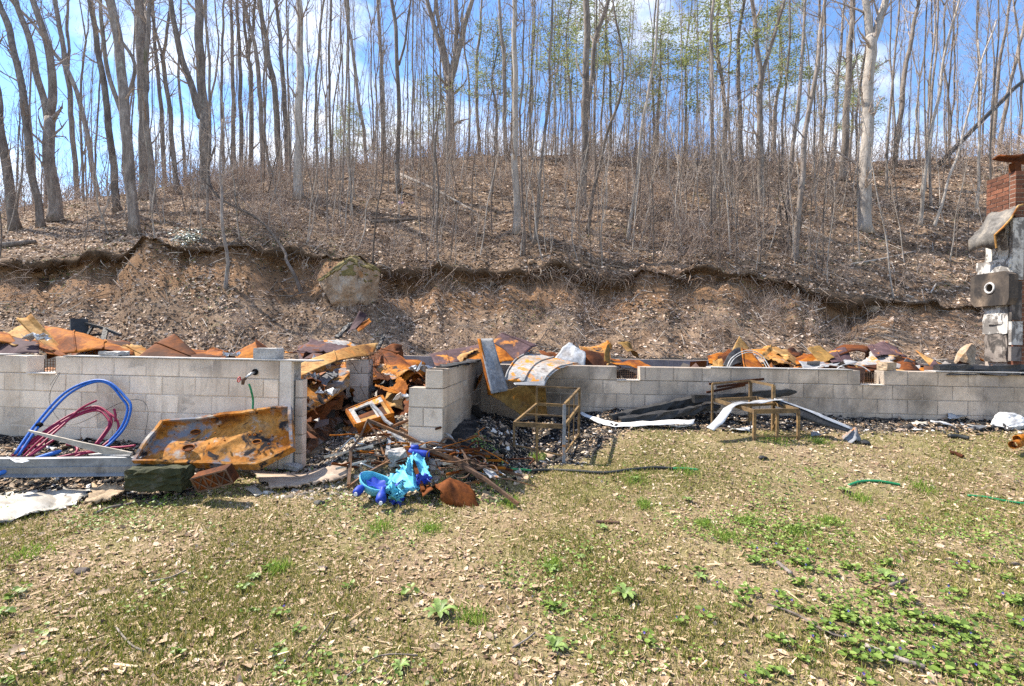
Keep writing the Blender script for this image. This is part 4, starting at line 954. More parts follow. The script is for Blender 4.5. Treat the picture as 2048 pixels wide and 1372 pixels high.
# loose blocks on the wall tops
def rough_block(label, c, sx, sy, sz, mat, rz=0, tilt=0, name='loose_block', cat='block', jit=.008, parent=None, ns=4):
    mb = MB(); Mx = Matrix.Rotation(rz, 3, 'Z') @ Matrix.Rotation(tilt, 3, 'Y')
    vs, fs, key = [], [], {}
    def vid(i, j, k):
        if (i, j, k) not in key:
            key[(i, j, k)] = len(vs); q = Vector(((i / ns - .5) * sx, (j / ns - .5) * sy, k / ns * sz))
            ex = (i in (0, ns)) + (j in (0, ns)) + (k in (0, ns))
            q += Vector((R.uniform(-jit, jit), R.uniform(-jit, jit), R.uniform(-jit, jit)))
            if ex >= 2: q = Vector((q.x * (1 - .02 * ex), q.y * (1 - .02 * ex), q.z))
            vs.append(Vector(c) + Mx @ q)
        return key[(i, j, k)]
    for a in range(ns):
        for b in range(ns):
            fs += [(vid(a, b, 0), vid(a, b + 1, 0), vid(a + 1, b + 1, 0), vid(a + 1, b, 0)), (vid(a, b, ns), vid(a + 1, b, ns), vid(a + 1, b + 1, ns), vid(a, b + 1, ns)),
                   (vid(a, 0, b), vid(a + 1, 0, b), vid(a + 1, 0, b + 1), vid(a, 0, b + 1)), (vid(a, ns, b), vid(a, ns, b + 1), vid(a + 1, ns, b + 1), vid(a + 1, ns, b)),
                   (vid(0, a, b), vid(0, a, b + 1), vid(0, a + 1, b + 1), vid(0, a + 1, b)), (vid(ns, a, b), vid(ns, a + 1, b), vid(ns, a + 1, b + 1), vid(ns, a, b + 1))]
    mb.add(vs, fs); o = mb.build(name, M[mat], parent)
    return tag(o, label, cat) if label else o
q = P(540, 723, 5.55); rough_block('loose grey block sitting on the right end of the white wall', (q.x, 5.52, 1.33), .27, .17, .12, 'concrete', -.12, jit=.003)
q = P(230, 712, 5.75); rough_block('thin broken slab of block lying on the white wall top', (q.x, 5.74, 1.335), .25, .16, .045, 'concrete', -.1)
q = P(1776, 745, 7.05); rough_block('loose tan half block on the wall right of the vent', (q.x, 7.08, 1.222), .19, .15, .11, 'brownstone', .3, jit=.006)
# charred chair remains on the left heap
def charred_chair():
    b = P(190, 682, 7.4); t = thing('charred_chair', 'black burnt chair remains poking up behind the sagging orange sheet', 'chair', b)
    def br(name, pts, w, h=None):
        mb = MB()
        for a, c in zip(pts[:-1], pts[1:]): mb.bar(P(*a), P(*c), w, h)
        mb.build(name, M['char'], t)
    br('seat', [(158, 640, 7.4), (160, 684, 7.3)], .20, .10)
    br('rail', [(168, 646, 7.4), (206, 656, 7.4), (241, 670, 7.3)], .035)
    br('leg', [(212, 658, 7.4), (206, 684, 7.2)], .06)
    br('leg', [(186, 652, 7.4), (174, 672, 7.3)], .03)
    br('rail', [(166, 672, 7.4), (208, 668, 7.4)], .03)
charred_chair()
for k, (px, py, Y, s, lab) in enumerate([(634, 731, 7.0, .16, 'crumpled whitish foil on the big orange doorway sheet'), (622, 756, 6.6, .10, 'small wad of white foil low on the orange doorway sheet'),
        (462, 712, 5.9, .09, 'crumpled grey foil on the white wall beside the loose block'), (72, 680, 6.2, .12, 'grey foil scrap between the sheets at the far left'), (655, 790, 6.3, .14, 'pale crumpled scrap low beside the block pier'),
        (840, 742, 7.2, .14, 'ashy crumpled scrap in the hollow left of the stepped wall'), (812, 800, 6.0, .12, 'white foil wad against the stepped wall end')]):
    c = P(px, py, Y); g = [[c + Vector(((u - .5) * 2 * s + R.gauss(0, s * .16), (v - .5) * s + R.gauss(0, s * .16), R.gauss(.3, .22) * s)) for u in np.linspace(0, 1, 8)] for v in np.linspace(0, 1, 6)]
    mb = MB(); shell(mb, g, 8, 6, .004); tag(mb.build('foil', M['aluminium'], None), lab, 'foil')
# tangle of burnt wire over the pier
def wire_tangle():
    mb = MB(); c = P(722, 716, 7.5)
    for k in range(46):
        a = R.uniform(0, 6.28); p = c + Vector((R.uniform(-.22, .2), R.uniform(-.1, .25), R.uniform(-.02, .10)))
        pts = [p]
        for s in range(5):
            side = 1 if k % 3 else -1
            p = p + Vector((side * R.uniform(-.05, .13), R.uniform(-.08, .06), R.uniform(-.16, .04))); pts.append(p)
        mb.tube(spline(pts, 3), .0035, 3)
    tag(mb.build('wire_tangle', M['bar_rust'], None), 'tangle of burnt rusty wire hanging over the free-standing block pier', 'wire tangle')
wire_tangle()
# ------------------------------------------------------------------ things in front of the walls
def polyline_tube(name, label, cat, pts, r, mat, parent=None, n=6, sides=8, group=None):
    mb = MB(); mb.tube(spline([P(*p) if isinstance(p, tuple) else p for p in pts], n), r, sides)
    o = mb.build(name, M[mat], parent, True)
    return tag(o, label, cat, group) if parent is None else o
# spigot and green hose on the white wall
def spigot():
    b = P(510, 746, 5.39); t = thing('spigot', 'outdoor tap with red handle on the white wall, stub of green hose below', 'tap', b)
    mb = MB(); mb.tube([b + Vector((.0, .03, .01)), b + Vector((-.01, -.05, 0)), b + Vector((-.05, -.11, -.05))], .013, 8); mb.build('pipe', M['pipe_grey'], t, True)
    q = b + Vector((-.06, -.12, -.065)); mb = MB(); mb.tube([q + Vector((.02, .01, .02)), q, q + Vector((.0, -.012, -.05))], [.017, .02, .014], 8); mb.build('valve', M['bar_rust'], t, True)
    c = q + Vector((-.035, -.02, .005)); mb = MB()
    mb.tube([c + Vector((.006 * math.cos(a), .024 * math.sin(a), .028 * math.cos(a))) for a in np.linspace(0, 6.283, 13)], .006, 5)
    mb.bar(q, c, .01); mb.build('handle', M['red_knob'], t, True)
    mb = MB(); mb.tube([Vector((.024 * math.cos(a), 0, .024 * math.sin(a))) + b + Vector((0, -.004, .01)) for a in np.linspace(0, 6.283, 13)], .012, 5)
    mb.build('collar', M['dark'], t, True)
spigot()
polyline_tube('garden_hose', 'short green hose piece hanging from the tap on the white wall', 'hose', [(498, 768, 5.26), (502, 780, 5.26), (506, 800, 5.28), (505, 822, 5.25)], .011, 'green_hose')
# blue and red water pipe
def pipes():
    t = thing('blue_water_pipe', 'large standing loop of bright blue water pipe against the white wall', 'pipe', P(40, 910, 4.95))
    for dx, dy, ins in ((0, 0, 0), (7, 3, 7)):
        polyline_tube('strand', None, None, [(30 + dx, 908 + dy, 4.85), (72 + dx, 848 + dy, 5.1), (128 + dx, 787 + dy, 5.35), (182 + dx * .5, 762 + dy, 5.46), (219 - dx * .2, 765 + dy, 5.46), (250 - ins, 793 + dy, 5.42), (262 - ins, 814 + dy, 5.38), (251 - ins, 852, 5.3), (226 - ins, 882, 5.2), (208 - ins, 896, 5.12)], .0125, 'blue_pipe', t)
    mb = MB(); mb.tube([P(76, 852, 5.08), P(82, 848, 5.11)], .026, 8); mb.build('tie', M['dark'], t)
    polyline_tube('blue_water_pipe', 'thick loose end of blue pipe lying low at the left edge', 'pipe', [(-40, 962, 4.62), (0, 947, 4.68), (60, 922, 4.8), (122, 902, 4.9)], [.021] * 18 + [.012], 'blue_pipe')
    t = thing('red_water_pipe', 'tangled loops of crimson water pipe inside the blue loop', 'pipe', P(40, 912, 4.95))
    S = [[(22, 914, 4.85), (73, 874, 5.05), (138, 831, 5.3), (190, 813, 5.42), (217, 828, 5.4), (222, 850, 5.35), (196, 888, 5.15)],
         [(30, 916, 4.85), (80, 874, 5.05), (142, 834, 5.3), (193, 817, 5.42), (226, 832, 5.4), (237, 850, 5.36), (231, 870, 5.28), (204, 893, 5.12)],
         [(46, 914, 4.85), (88, 874, 5.02), (140, 838, 5.28), (192, 821, 5.4), (213, 834, 5.38), (217, 852, 5.32), (190, 890, 5.12)],
         [(56, 913, 4.84), (92, 880, 5.0), (128, 848, 5.2), (160, 818, 5.36), (193, 801, 5.42)],
         [(228, 818, 5.4), (231, 830, 5.38), (230, 843, 5.36)],
         [(222, 895, 5.1), (246, 894, 5.08), (270, 891, 5.05)], [(108, 917, 4.8), (148, 908, 4.85), (184, 902, 4.95)], [(150, 914, 4.8), (170, 906, 4.85), (190, 903, 4.9)],
         [(133, 889, 5.0), (148, 890, 5.0), (155, 898, 4.95), (150, 909, 4.9)], [(60, 912, 4.84), (86, 894, 4.9), (110, 878, 5.0)]]
    for s in S: polyline_tube('strand', None, None, s, .0115, 'red_pipe', t)
pipes()
# thin dark wire loops on the wall
polyline_tube('thin_wire', 'hair-thin dark wire looping on the white wall behind the pipes', 'wire', [(100, 770, 5.6), (120, 745, 5.6), (98, 800, 5.55), (140, 850, 5.5), (240, 806, 5.5), (280, 800, 5.48), (296, 820, 5.45), (290, 870, 5.3)], .0025, 'black_hose', sides=4)
# tapered board
def board():
    a, b = P(55, 860, 4.95), P(262, 905, 4.75)
    mb = MB(); vs = []
    for p, h in ((a, .015), (a.lerp(b, .5) + Vector((0, 0, -.006)), .055), (b, .085)):
        for dy, dz in ((0, 0), (0, -h), (.02, -h), (.02, 0)): vs.append(p + Vector((0, dy, dz)))
    fs = [(0, 1, 2, 3), (11, 10, 9, 8)]
    for i in (0, 4):
        for k in range(4): k2 = (k + 1) % 4; fs.append((i + k, i + 4 + k, i + 4 + k2, i + k2))
    mb.add(vs, fs); tag(mb.build('board', M['board'], None), 'tapering whitish board slanting down across the crimson pipes', 'board')
    c = [P(176, 909, 4.85), P(200, 902, 4.88), P(258, 905, 4.8), P(262, 914, 4.72)]
    sheet('charred scrap of board under the lower end of the tapering board', c, 'concrete', crumple=.01, nu=10, nv=6, th=.015, name='board_scrap', cat='board', group=None)
board()
def swept(name, label, cat, path, prof, mat, parent=None, up=(0, 0, 1)):
    """a thin folded profile (sideways, up) swept along a path"""
    path = [Vector(p) for p in path]; g = []
    for i, p in enumerate(path):
        t = (path[min(i + 1, len(path) - 1)] - path[max(i - 1, 0)]).normalized(); u = t.cross(Vector(up)).normalized(); v = u.cross(t)
        g.append([p + u * a + v * b + Vector((0, 0, 0)) for a, b in prof])
    mb = MB(); shell(mb, g, len(prof), len(g), .003); o = mb.build(name, M[mat], parent)
    return tag(o, label, cat) if parent is None else o
swept('metal_flashing', 'long folded grey metal flashing lying in front of the white wall', 'flashing', [P(-60, 916, 4.72), P(60, 917, 4.72), P(180, 915, 4.72), P(284, 914, 4.74)], [(-.06, -.004), (0.0, 0), (.012, -.002), (.018, -.075), (.03, -.08), (.022, -.14), (.06, -.165)], 'flashing')
sheet('bright bent end of flashing at the left beneath the blue pipe', [(12, 912, 4.68), (44, 918, 4.68), (60, 922, 4.6), (30, 928, 4.58)], 'aluminium', crumple=.01, nu=10, nv=6, name='flashing_scrap', cat='flashing', group=None)
# mossy concrete block under the panel and what lies by it
q = P(304, 981, 4.55); rough_block('mossy green concrete block under the big rusty panel', (q.x, 4.66, q.z - .01), .52, .22, .20, 'moss_concrete', .03, name='concrete_block', jit=.013, ns=8)
def rusty_panel():
    O = [P(329, 852, 5.12), P(458, 836, 5.18), P(586, 820, 5.22), P(591, 902, 5.0), P(518, 940, 4.82), P(396, 936, 4.78), P(272, 931, 4.74)]
    c = sum(O, Vector()) / len(O); n = (O[2] - O[0]).cross(O[6] - O[0]).normalized()
    if n.y > 0: n = -n
    t = thing('rusty_appliance_tray', 'large rusty tray-shaped appliance panel leaning against the white wall', 'panel', O[6] - Vector((0, 0, .02)))
    out = []
    for i, a in enumerate(O):
        b = O[(i + 1) % len(O)]
        for k in range(8): out.append(a.lerp(b, k / 8))
    m = len(out); rings = 12; vs, fs = [c.copy()], []
    for r in range(1, rings + 1):
        f = r / rings
        for p in out:
            q = c.lerp(p, f)
            dx = (q - c)
            d = .055 * mn.noise(Vector((dx.x * 2.2, dx.z * 3.5, 3))) + .03 * mn.noise(Vector((dx.x * 5, dx.z * 6, 8))) + .012 * mn.noise(Vector((dx.x * 14, dx.z * 14, 2)))
            d *= min(1, (1 - f) * 3)
            vs.append(q + n * (d - .02 * math.sin(math.pi * f)))
    for k in range(m): fs.append((0, 1 + k, 1 + (k + 1) % m))
    for r in range(rings - 1):
        for k in range(m):
            a = 1 + r * m + k; b = 1 + r * m + (k + 1) % m; fs.append((a, a + m, b + m, b))
    pl = add_mesh('plate', vs, fs, M['panel_rust'], t, True)
    # rim: a folded wall standing out from the plate with an inward flange
    H_ = .085; ins = lambda p, w: p + (c - p).normalized() * w
    g = []
    for p in out + [out[0]]:
        j = 1 + .35 * mn.noise(p * 5)
        g.append([p.copy(), p + n * H_ * .5 * j, p + n * H_ * j, ins(p, .028) + n * H_ * j, ins(p, .03) + n * (H_ - .02) * j])
    mb = MB(); shell(mb, g, 5, len(g), .003); mb.build('rim', M['panel_rust'], t)
    # raised collars round shallow cups; their dark colour paints the shade of holes
    def on(px, py, Y=4.95):
        x, z = ray(px, py); d = Vector((x, 1, z)); o = Vector((0, 0, CAM_H)); k = (c - o).dot(n) / d.dot(n); return o + d * k
    u = n.cross(Vector((0, 0, 1))).normalized(); v = u.cross(n)
    ORG[pl.name] = ORG[t.name]
    for (px, py, rr) in [(394, 868, .050), (516, 888, .045), (380, 900, .06), (502, 874, .013), (512, 874, .013), (524, 867, .014), (452, 885, .010), (440, 856, .010), (484, 848, .008), (540, 892, .012), (388, 882, .010), (433, 870, .006), (415, 880, .006)]:
        ce = on(px, py) + n * .035; mb = MB()
        mb.tube([ce + (u * math.cos(a) + v * math.sin(a) * .62) * rr for a in np.linspace(0, 6.283, 17)], max(.003, rr * .10), 5); mb.build('hole_collar', M['rust_orange'], t, True)
        mb = MB(); k = 16; vs = [ce + n * .002 + (u * math.cos(6.283 * i / k) + v * math.sin(6.283 * i / k) * .62) * rr * .92 for i in range(k)] + [ce - n * .012 + (u * math.cos(6.283 * i / k) + v * math.sin(6.283 * i / k) * .62) * rr * .9 for i in range(k)]
        mb.add(vs, [tuple(range(k, 2 * k))] + [(i, (i + 1) % k, k + (i + 1) % k, k + i) for i in range(k)]); mb.build('hole', M['dark'] if rr < .03 else M['rust_dark'], t)
    mb = MB()
    for i in range(9):
        p = O[0].lerp(O[6], .15 + .085 * i); p = ins(p, .012) + n * .05; mb.bar(p, p + n * .02 + Vector((.012, 0, 0)), .006)
    mb.build('louvre', M['rust_dark'], t)
rusty_panel()
def radiator_block():
    c = P(424, 978, 4.5); Mx = Matrix.Rotation(-.15, 3, 'Z') @ Matrix.Rotation(-.28, 3, 'Y') @ Matrix.Rotation(.35, 3, 'X')
    t = thing('rusty_grille_box', 'small rusty embossed metal box lying below the big panel', 'box', c)
    mb = MB(); mb.box(c + Vector((0, .05, .09)), .36, .10, .15, Mx); mb.build('body', M['rust_dark'], t)
    o = c + Vector((0, .05, .09)); mb = MB()
    f = lambda x, z: o + Mx @ Vector((x, -.055, z))
    for z in (-.07, .07): mb.bar(f(-.18, z), f(.18, z), .014)
    for x in (-.18, -.06, .06, .18): mb.bar(f(x, -.07), f(x, .07), .013)
    for x in (-.12, 0, .12): mb.bar(f(x - .05, -.06), f(x + .05, .06), .010); mb.bar(f(x - .05, .06), f(x + .05, -.06), .010)
    mb.build('fretwork', M['bar_rust'], t)
radiator_block()
def ground_sheet(name, label, cat, corners, mat, wr=.03, nu=40, nv=16, seed=0, lift=.01, ragged=.02, th=.006, folds=0.0, dirv=(1, .3)):
    C = [PG(*q) for q in corners]; g = []
    for j in range(nv):
        row = []
        for i in range(nu):
            u, v = i / (nu - 1), j / (nv - 1)
            p = (C[0] * (1 - u) + C[1] * u) * (1 - v) + (C[3] * (1 - u) + C[2] * u) * v
            if i in (0, nu - 1) or j in (0, nv - 1): p = p + Vector((R.uniform(-ragged, ragged), R.uniform(-ragged, ragged), 0))
            w = abs(mn.noise(Vector((p.x * 2.5, p.y * 2.5, seed)))) * 1.6 + .5 * abs(mn.noise(Vector((p.x * 7, p.y * 7, seed + 3))))
            if folds: w += folds * abs(mn.noise(Vector(((p.x * dirv[0] + p.y * dirv[1]) * 4.5, (p.x * -dirv[1] + p.y * dirv[0]) * 2.0, seed))))
            row.append(Vector((p.x, p.y, ground_z(p.x, p.y) + lift + wr * w)))
        g.append(row)
    mb = MB(); shell(mb, g, nu, nv, -th); o = mb.build(name, M[mat], None, True); return tag(o, label, cat)
ground_sheet('plastic_tarp', 'crumpled dirty white plastic sheet on the grass at the left edge', 'tarp', [(-90, 1000), (186, 984), (150, 1012), (-90, 1078)], 'tarp', wr=.045, nu=90, nv=44, seed=3, ragged=.05, folds=.9, th=.004)
ground_sheet('burlap_bag', 'brown crumpled paper sack beside the white plastic sheet', 'sack', [(186, 986), (250, 994), (236, 1014), (172, 1016)], 'burlap', wr=.12, nu=24, nv=14, seed=9, folds=.4, th=.012, lift=.02)
ground_sheet('plywood_sheet', 'flat weathered brown plywood sheet with ragged edge in front of the doorway gap', 'plywood', [(500, 952), (688, 932), (700, 962), (548, 984)], 'plywood', wr=.004, nu=44, nv=12, seed=4, ragged=.03, lift=.035, th=.02)
ground_sheet('paper_scrap', 'small bright paper scrap on the grass below the plywood', 'paper', [(488, 978), (508, 974), (528, 990), (512, 996)], 'tarp', wr=.012, nu=8, nv=6, seed=6, ragged=.004)
q = PG(586, 944); rough_block('little grey block lying at the corner of the plywood sheet', (q.x, q.y, q.z + .03), .17, .11, .05, 'concrete', -.3, .12, jit=.003)
# small appliance shell
def appliance_shell():
    A, B, C, D = P(694, 822, 6.0), P(763, 794, 6.15), P(786, 830, 5.75), P(712, 852, 5.6)
    dn = Vector((.02, .10, -.16))
    E, F_ = D + dn, C + dn; G, H_ = A + Vector((0, .22, -.12)), B + Vector((0, .22, -.12))
    t = thing('appliance_shell', 'small rusty appliance casing with open window lying before the block pier', 'appliance', E)
    def lerp2(u, v): return (A * (1 - u) + B * u) * (1 - v) + (D * (1 - u) + C * u) * v
    n = (B - A).cross(D - A).normalized(); n = n if n.z > 0 else -n
    def strip(name, u0, u1, v0, v1, mat, h=.02):
        vs = [lerp2(u, v) + n * k for k in (0, h) for (u, v) in ((u0, v0), (u1, v0), (u1, v1), (u0, v1))]
        add_mesh(name, vs, [(0, 1, 2, 3), (7, 6, 5, 4), (0, 4, 5, 1), (1, 5, 6, 2), (2, 6, 7, 3), (3, 7, 4, 0)], M[mat], t)
    strip('front_frame', .03, .97, .03, .18, 'rust_mottled'); strip('front_frame', .03, .17, .182, .97, 'rust_mottled'); strip('front_frame', .172, .60, .80, .97, 'rust_tan')
    strip('control_panel', .605, .97, .182, .30, 'rust_mottled'); strip('control_panel', .605, .66, .302, .97, 'rust_mottled'); strip('control_panel', .88, .97, .302, .97, 'rust_tan')
    mb = MB()
    for a, b in ((A, B), (B, C), (C, D), (D, A)): mb.bar(a + n * .008, b + n * .008, .03, .04)
    mb.build('rim', M['rust_orange'], t)
    for nm, q in (('side', (D, C, F_, E)), ('side', (A, D, E, G)), ('side', (B, C, F_, H_))):
        g = sheet_grid(q, crumple=.006, nu=8, nv=5); m2 = MB(); shell(m2, g, 8, 5, .004); m2.build(nm, M['rust_orange'] if nm else M['rust_tan'], t)
    g = sheet_grid((G, H_, F_, E), crumple=.004, nu=6, nv=5); m2 = MB(); shell(m2, g, 6, 5, .004); m2.build('back', M['rust_dark'], t)
appliance_shell()
# wreck of a steel frame with the melted blue toy under it
Z6 = lambda x, y, Y: P(640 + x / 4.876, 780 + y / 4.876, Y)
def steel_wreck():
    t = thing('steel_frame_wreck', 'tangled wreck of rusty steel tubes standing over the melted blue toy', 'scrap metal', PG(770, 960))
    def br(name, pts, w, h=None, mat='bar_rust', tube=False):
        mb = MB()
        pts = [Z6(*p) for p in pts]
        if tube: mb.tube(spline(pts, 4), w / 2, 8)
        else:
            for a, b in zip(pts[:-1], pts[1:]): mb.bar(a, b, w, h or w)
        mb.build(name, M[mat], t, tube)
    br('long_rail', [(465, 292, 5.35), (860, 460, 5.15), (1300, 690, 4.95), (1600, 860, 4.75), (1935, 1115, 4.5)], .022, .032)
    br('long_rail', [(780, 375, 5.45), (1060, 520, 5.25), (1330, 660, 5.05)], .022, .03)
    br('cross_rail', [(700, 360, 5.5), (860, 295, 5.6), (985, 265, 5.7)], .036, tube=True)
    br('leg', [(460, 300, 5.35), (390, 460, 5.2), (305, 580, 5.1)], .024, tube=True)
    br('leg', [(302, 570, 5.1), (292, 760, 4.95), (278, 930, 4.75)], .030)
    br('rail', [(300, 660, 5.1), (480, 560, 5.3), (690, 440, 5.5)], .026)
    br('rail', [(268, 955, 4.74), (470, 810, 4.85), (670, 700, 4.98), (870, 545, 5.1)], .028)
    br('leg', [(470, 310, 5.35), (560, 450, 5.25), (620, 620, 5.1), (660, 700, 5.0)], .026, tube=True)
    br('leg', [(680, 385, 5.4), (672, 520, 5.2), (655, 640, 5.05)], .042, .03, 'scorched_steel')
    br('leg', [(505, 140, 5.95), (580, 215, 5.8), (640, 300, 5.6), (700, 340, 5.5)], .034, .02, 'scorched_steel')
    br('brace', [(715, 420, 5.3), (790, 490, 5.2), (850, 550, 5.1)], .05, .02, 'scorched_steel')
    br('leg', [(845, 555, 5.05), (900, 690, 4.9), (960, 850, 4.75), (1005, 985, 4.6)], .034, .034, 'rust_dark')
    br('brace', [(310, 680, 5.1), (380, 725, 5.15), (440, 775, 5.2)], .032, .012)
    br('rail', [(590, 560, 5.3), (610, 640, 5.2), (600, 700, 5.1)], .03, .012, 'rust_orange')
    br('plate', [(870, 560, 5.05), (1060, 590, 5.0), (1290, 660, 4.95)], .012, .035, 'bar_rust')
    br('rail', [(1300, 660, 4.95), (1400, 720, 4.9), (1500, 800, 4.85), (1560, 850, 4.8)], .03, .04, 'bar_rust')
    br('rail', [(410, 800, 4.95), (560, 740, 5.0), (680, 660, 5.1)], .016)
steel_wreck()
def post_stub():
    b = Z6(1025, 495, 5.35); t = thing('steel_post', 'short upright rusty post stub with a hook beside the stepped wall end', 'post', b)
    mb = MB(); mb.tube([b, Z6(1010, 350, 5.36), Z6(1008, 210, 5.38)], [.036, .032, .034], 8); mb.build('post', M['rust_dark'], t, True)
    mb = MB(); mb.tube(spline([Z6(1010, 215, 5.36), Z6(1032, 188, 5.36), Z6(1048, 196, 5.36), Z6(1040, 208, 5.36)], 3), .008, 5); mb.build('hook', M['rust_orange'], t, True)
    mb = MB(); mb.bar(Z6(912, 388, 5.4), Z6(992, 374, 5.38), .012); mb.bar(Z6(1040, 408, 5.33), Z6(1075, 404, 5.3), .014); mb.build('peg', M['rust_orange'], t)
post_stub()
def wire_scrap():
    S = [[(1120, 500, 5.2), (1165, 440, 5.25), (1215, 425, 5.25), (1270, 450, 5.2), (1300, 490, 5.15)], [(1165, 530, 5.1), (1210, 480, 5.15), (1270, 472, 5.15), (1330, 520, 5.1), (1400, 610, 5.0), (1450, 700, 4.9)],
         [(1330, 560, 5.1), (1420, 640, 5.0), (1530, 720, 4.95), (1620, 700, 4.9), (1560, 640, 5.0), (1440, 660, 5.0)], [(1240, 560, 5.1), (1330, 640, 5.05), (1460, 700, 4.95), (1620, 760, 4.85), (1740, 800, 4.8)],
         [(1300, 610, 5.05), (1380, 600, 5.05), (1420, 680, 4.95), (1480, 780, 4.85)], [(1200, 520, 5.15), (1290, 560, 5.1), (1350, 620, 5.0)], [(1440, 700, 4.95), (1560, 740, 4.9), (1700, 740, 4.9), (1745, 830, 4.8)],
         [(1340, 860, 4.8), (1420, 850, 4.8), (1470, 800, 4.85)]]
    t = thing('bent_wire', 'loose bent rusty wires and springs trailing right of the steel wreck', 'wire', Z6(1440, 800, 4.9))
    for k, s in enumerate(S):
        mb = MB(); mb.tube(spline([Z6(*p) for p in s], 5), .008 if k not in (0, 1) else .011, 5); mb.build('wire', M['pipe_grey'] if k == 0 else M['bar_rust'], t, True)
    m2 = MB(); g = sheet_grid([Z6(1560, 740, 4.9), Z6(1660, 760, 4.88), Z6(1750, 850, 4.78), Z6(1660, 870, 4.78)], crumple=.015, nu=10, nv=6); shell(m2, g, 10, 6, .004); m2.build('bracket', M['silver'], t)
wire_scrap()
sheet('curved rusty brown sheet with a small hole lying on the grass edge', [Z6(1035, 890, 4.85), Z6(1400, 875, 4.9), Z6(1590, 1060, 4.5), Z6(1200, 1050, 4.52)], 'rust_dark', arch_v=.10, crumple=.05, ragged=.02, nu=24, nv=14, name='curved_sheet', group=None, seed=91)
sheet('rusty flat brown scrap between the wreck leg and the curved sheet', [Z6(990, 940, 4.7), Z6(1060, 920, 4.72), Z6(1110, 990, 4.58), Z6(1000, 1030, 4.52)], 'rust_dark', crumple=.01, nu=8, nv=6, name='metal_scrap', group=None, seed=92)
def toy():
    b = Z6(560, 1100, 4.5); t = thing('toy_chair', 'melted turquoise toy seat with dark blue feet on the grass under the wreck', 'toy', b)
    # bowl-shaped seat: half an ellipsoid with a rolled lip
    c = Z6(555, 890, 4.68); ax = (Z6(720, 960, 4.66) - Z6(410, 850, 4.7)); Lx = ax.length / 2; ax.normalize()
    up = Vector((.05, -.25, .95)).normalized(); up = (up - ax * up.dot(ax)).normalized(); sd_ = ax.cross(up)
    rows = []; nu = 28
    for j in range(9):
        f = j / 8; ang = f * math.pi / 2 * .98
        row = []
        for i in range(nu + 1):
            a = 2 * math.pi * i / nu
            rr = math.cos(ang); q = c + ax * (Lx * rr * math.cos(a)) + sd_ * (.12 * rr * math.sin(a)) - up * (.13 * math.sin(ang))
            q += up * (.03 * math.cos(a) ** 2 * (1 - f)) + Vector((0, 0, 1)) * .012 * mn.noise(q * 7)
            row.append(q)
        rows.append(row)
    mb = MB(); shell(mb, rows, nu + 1, 9, .008); mb.build('seat', M['turquoise'], t, True)
    mb = MB(); g = []
    for i in range(nu + 1):
        a = 2 * math.pi * i / nu; g.append(c + ax * (Lx * .8 * math.cos(a)) * .75 + sd_ * (.075 * math.sin(a)) - up * .02 + Vector((0, 0, .012 * math.sin(a * 5))))
    vs = g[:-1] + [c - up * .05]; mb.add(vs, [(i, (i + 1) % nu, nu) for i in range(nu)]); mb.build('seat_lining', M['royal_blue'], t, True)
    # melted skirt stretched up to the bar
    def cloth(name, pts, mat, seed, cr=.02, rag=.03, nu=26, nv=16):
        g = sheet_grid([Z6(*p) for p in pts], crumple=cr, seed=seed, nu=nu, nv=nv, ragged=rag); m = MB(); shell(m, g, nu, nv, .006); m.build(name, M[mat], t, True)
    cloth('melted_skirt', [(660, 850, 4.72), (905, 650, 4.95), (975, 960, 4.62), (690, 1000, 4.58)], 'turquoise', 31, .035)
    cloth('melted_strap', [(880, 650, 4.95), (1010, 650, 4.97), (1085, 860, 4.75), (1000, 880, 4.74)], 'turquoise', 33, .02, .02)
    cloth('melted_strap', [(905, 635, 4.96), (985, 640, 4.97), (990, 690, 4.93), (900, 700, 4.93)], 'turquoise', 35, .01, .01)
    cloth('melted_strap', [(860, 690, 4.9), (905, 660, 4.94), (890, 860, 4.72), (830, 880, 4.7)], 'turquoise', 34, .02, .01)
    cloth('melted_fringe', [(680, 900, 4.64), (790, 890, 4.66), (800, 1080, 4.50), (720, 1085, 4.5)], 'royal_blue', 36, .05, .05, 20, 14)
    cloth('melted_fringe', [(700, 1000, 4.55), (805, 960, 4.58), (800, 1090, 4.48), (730, 1090, 4.48)], 'turquoise', 37, .05, .05, 16, 12)
    cloth('melted_fringe', [(930, 860, 4.72), (1075, 850, 4.74), (1060, 900, 4.7), (950, 930, 4.66)], 'royal_blue', 38, .03, .03, 16, 8)
    def foot(p0, p1, p2, w):
        a, m_, e = Z6(*p0), Z6(*p1), Z6(*p2)
        mb = MB(); mb.tube(spline([a, m_, e], 5), [w * .55] * 3 + [w * .62, w * .75, w * .92, w, w * 1.02, w, w * .9, w * .55], 12); f = mb.build('foot', M['royal_blue'], t, True)
        ce = e + Vector((.012, -w * .75, .01)); k = 14; q = MB()
        vs = [ce + Vector((math.cos(6.283 * i / k) * .017, 0, math.sin(6.283 * i / k) * .017)) for i in range(k)]; vs += [v + Vector((0, -.012, 0)) for v in vs]
        q.add(vs, [tuple(range(k, 2 * k))] + [(i, (i + 1) % k, k + (i + 1) % k, k + i) for i in range(k)]); q.build('hub', M['hub_white'], f)
    foot((440, 945, 4.62), (400, 960, 4.58), (345, 1015, 4.5), .040)
    foot((615, 955, 4.55), (600, 1030, 4.47), (590, 1100, 4.42), .046)
    mb = MB(); mb.tube([Z6(865, 590, 5.0), Z6(900, 610, 5.0), Z6(1020, 622, 4.99), Z6(1068, 628, 4.98)], [.03, .036, .034, .028], 10); mb.build('bar', M['royal_blue'], t, True)
    mb = MB(); mb.tube([Z6(885, 565, 5.02), Z6(960, 560, 5.04)], [.03, .026], 8); mb.build('bar', M['royal_blue'], t, True)
toy()
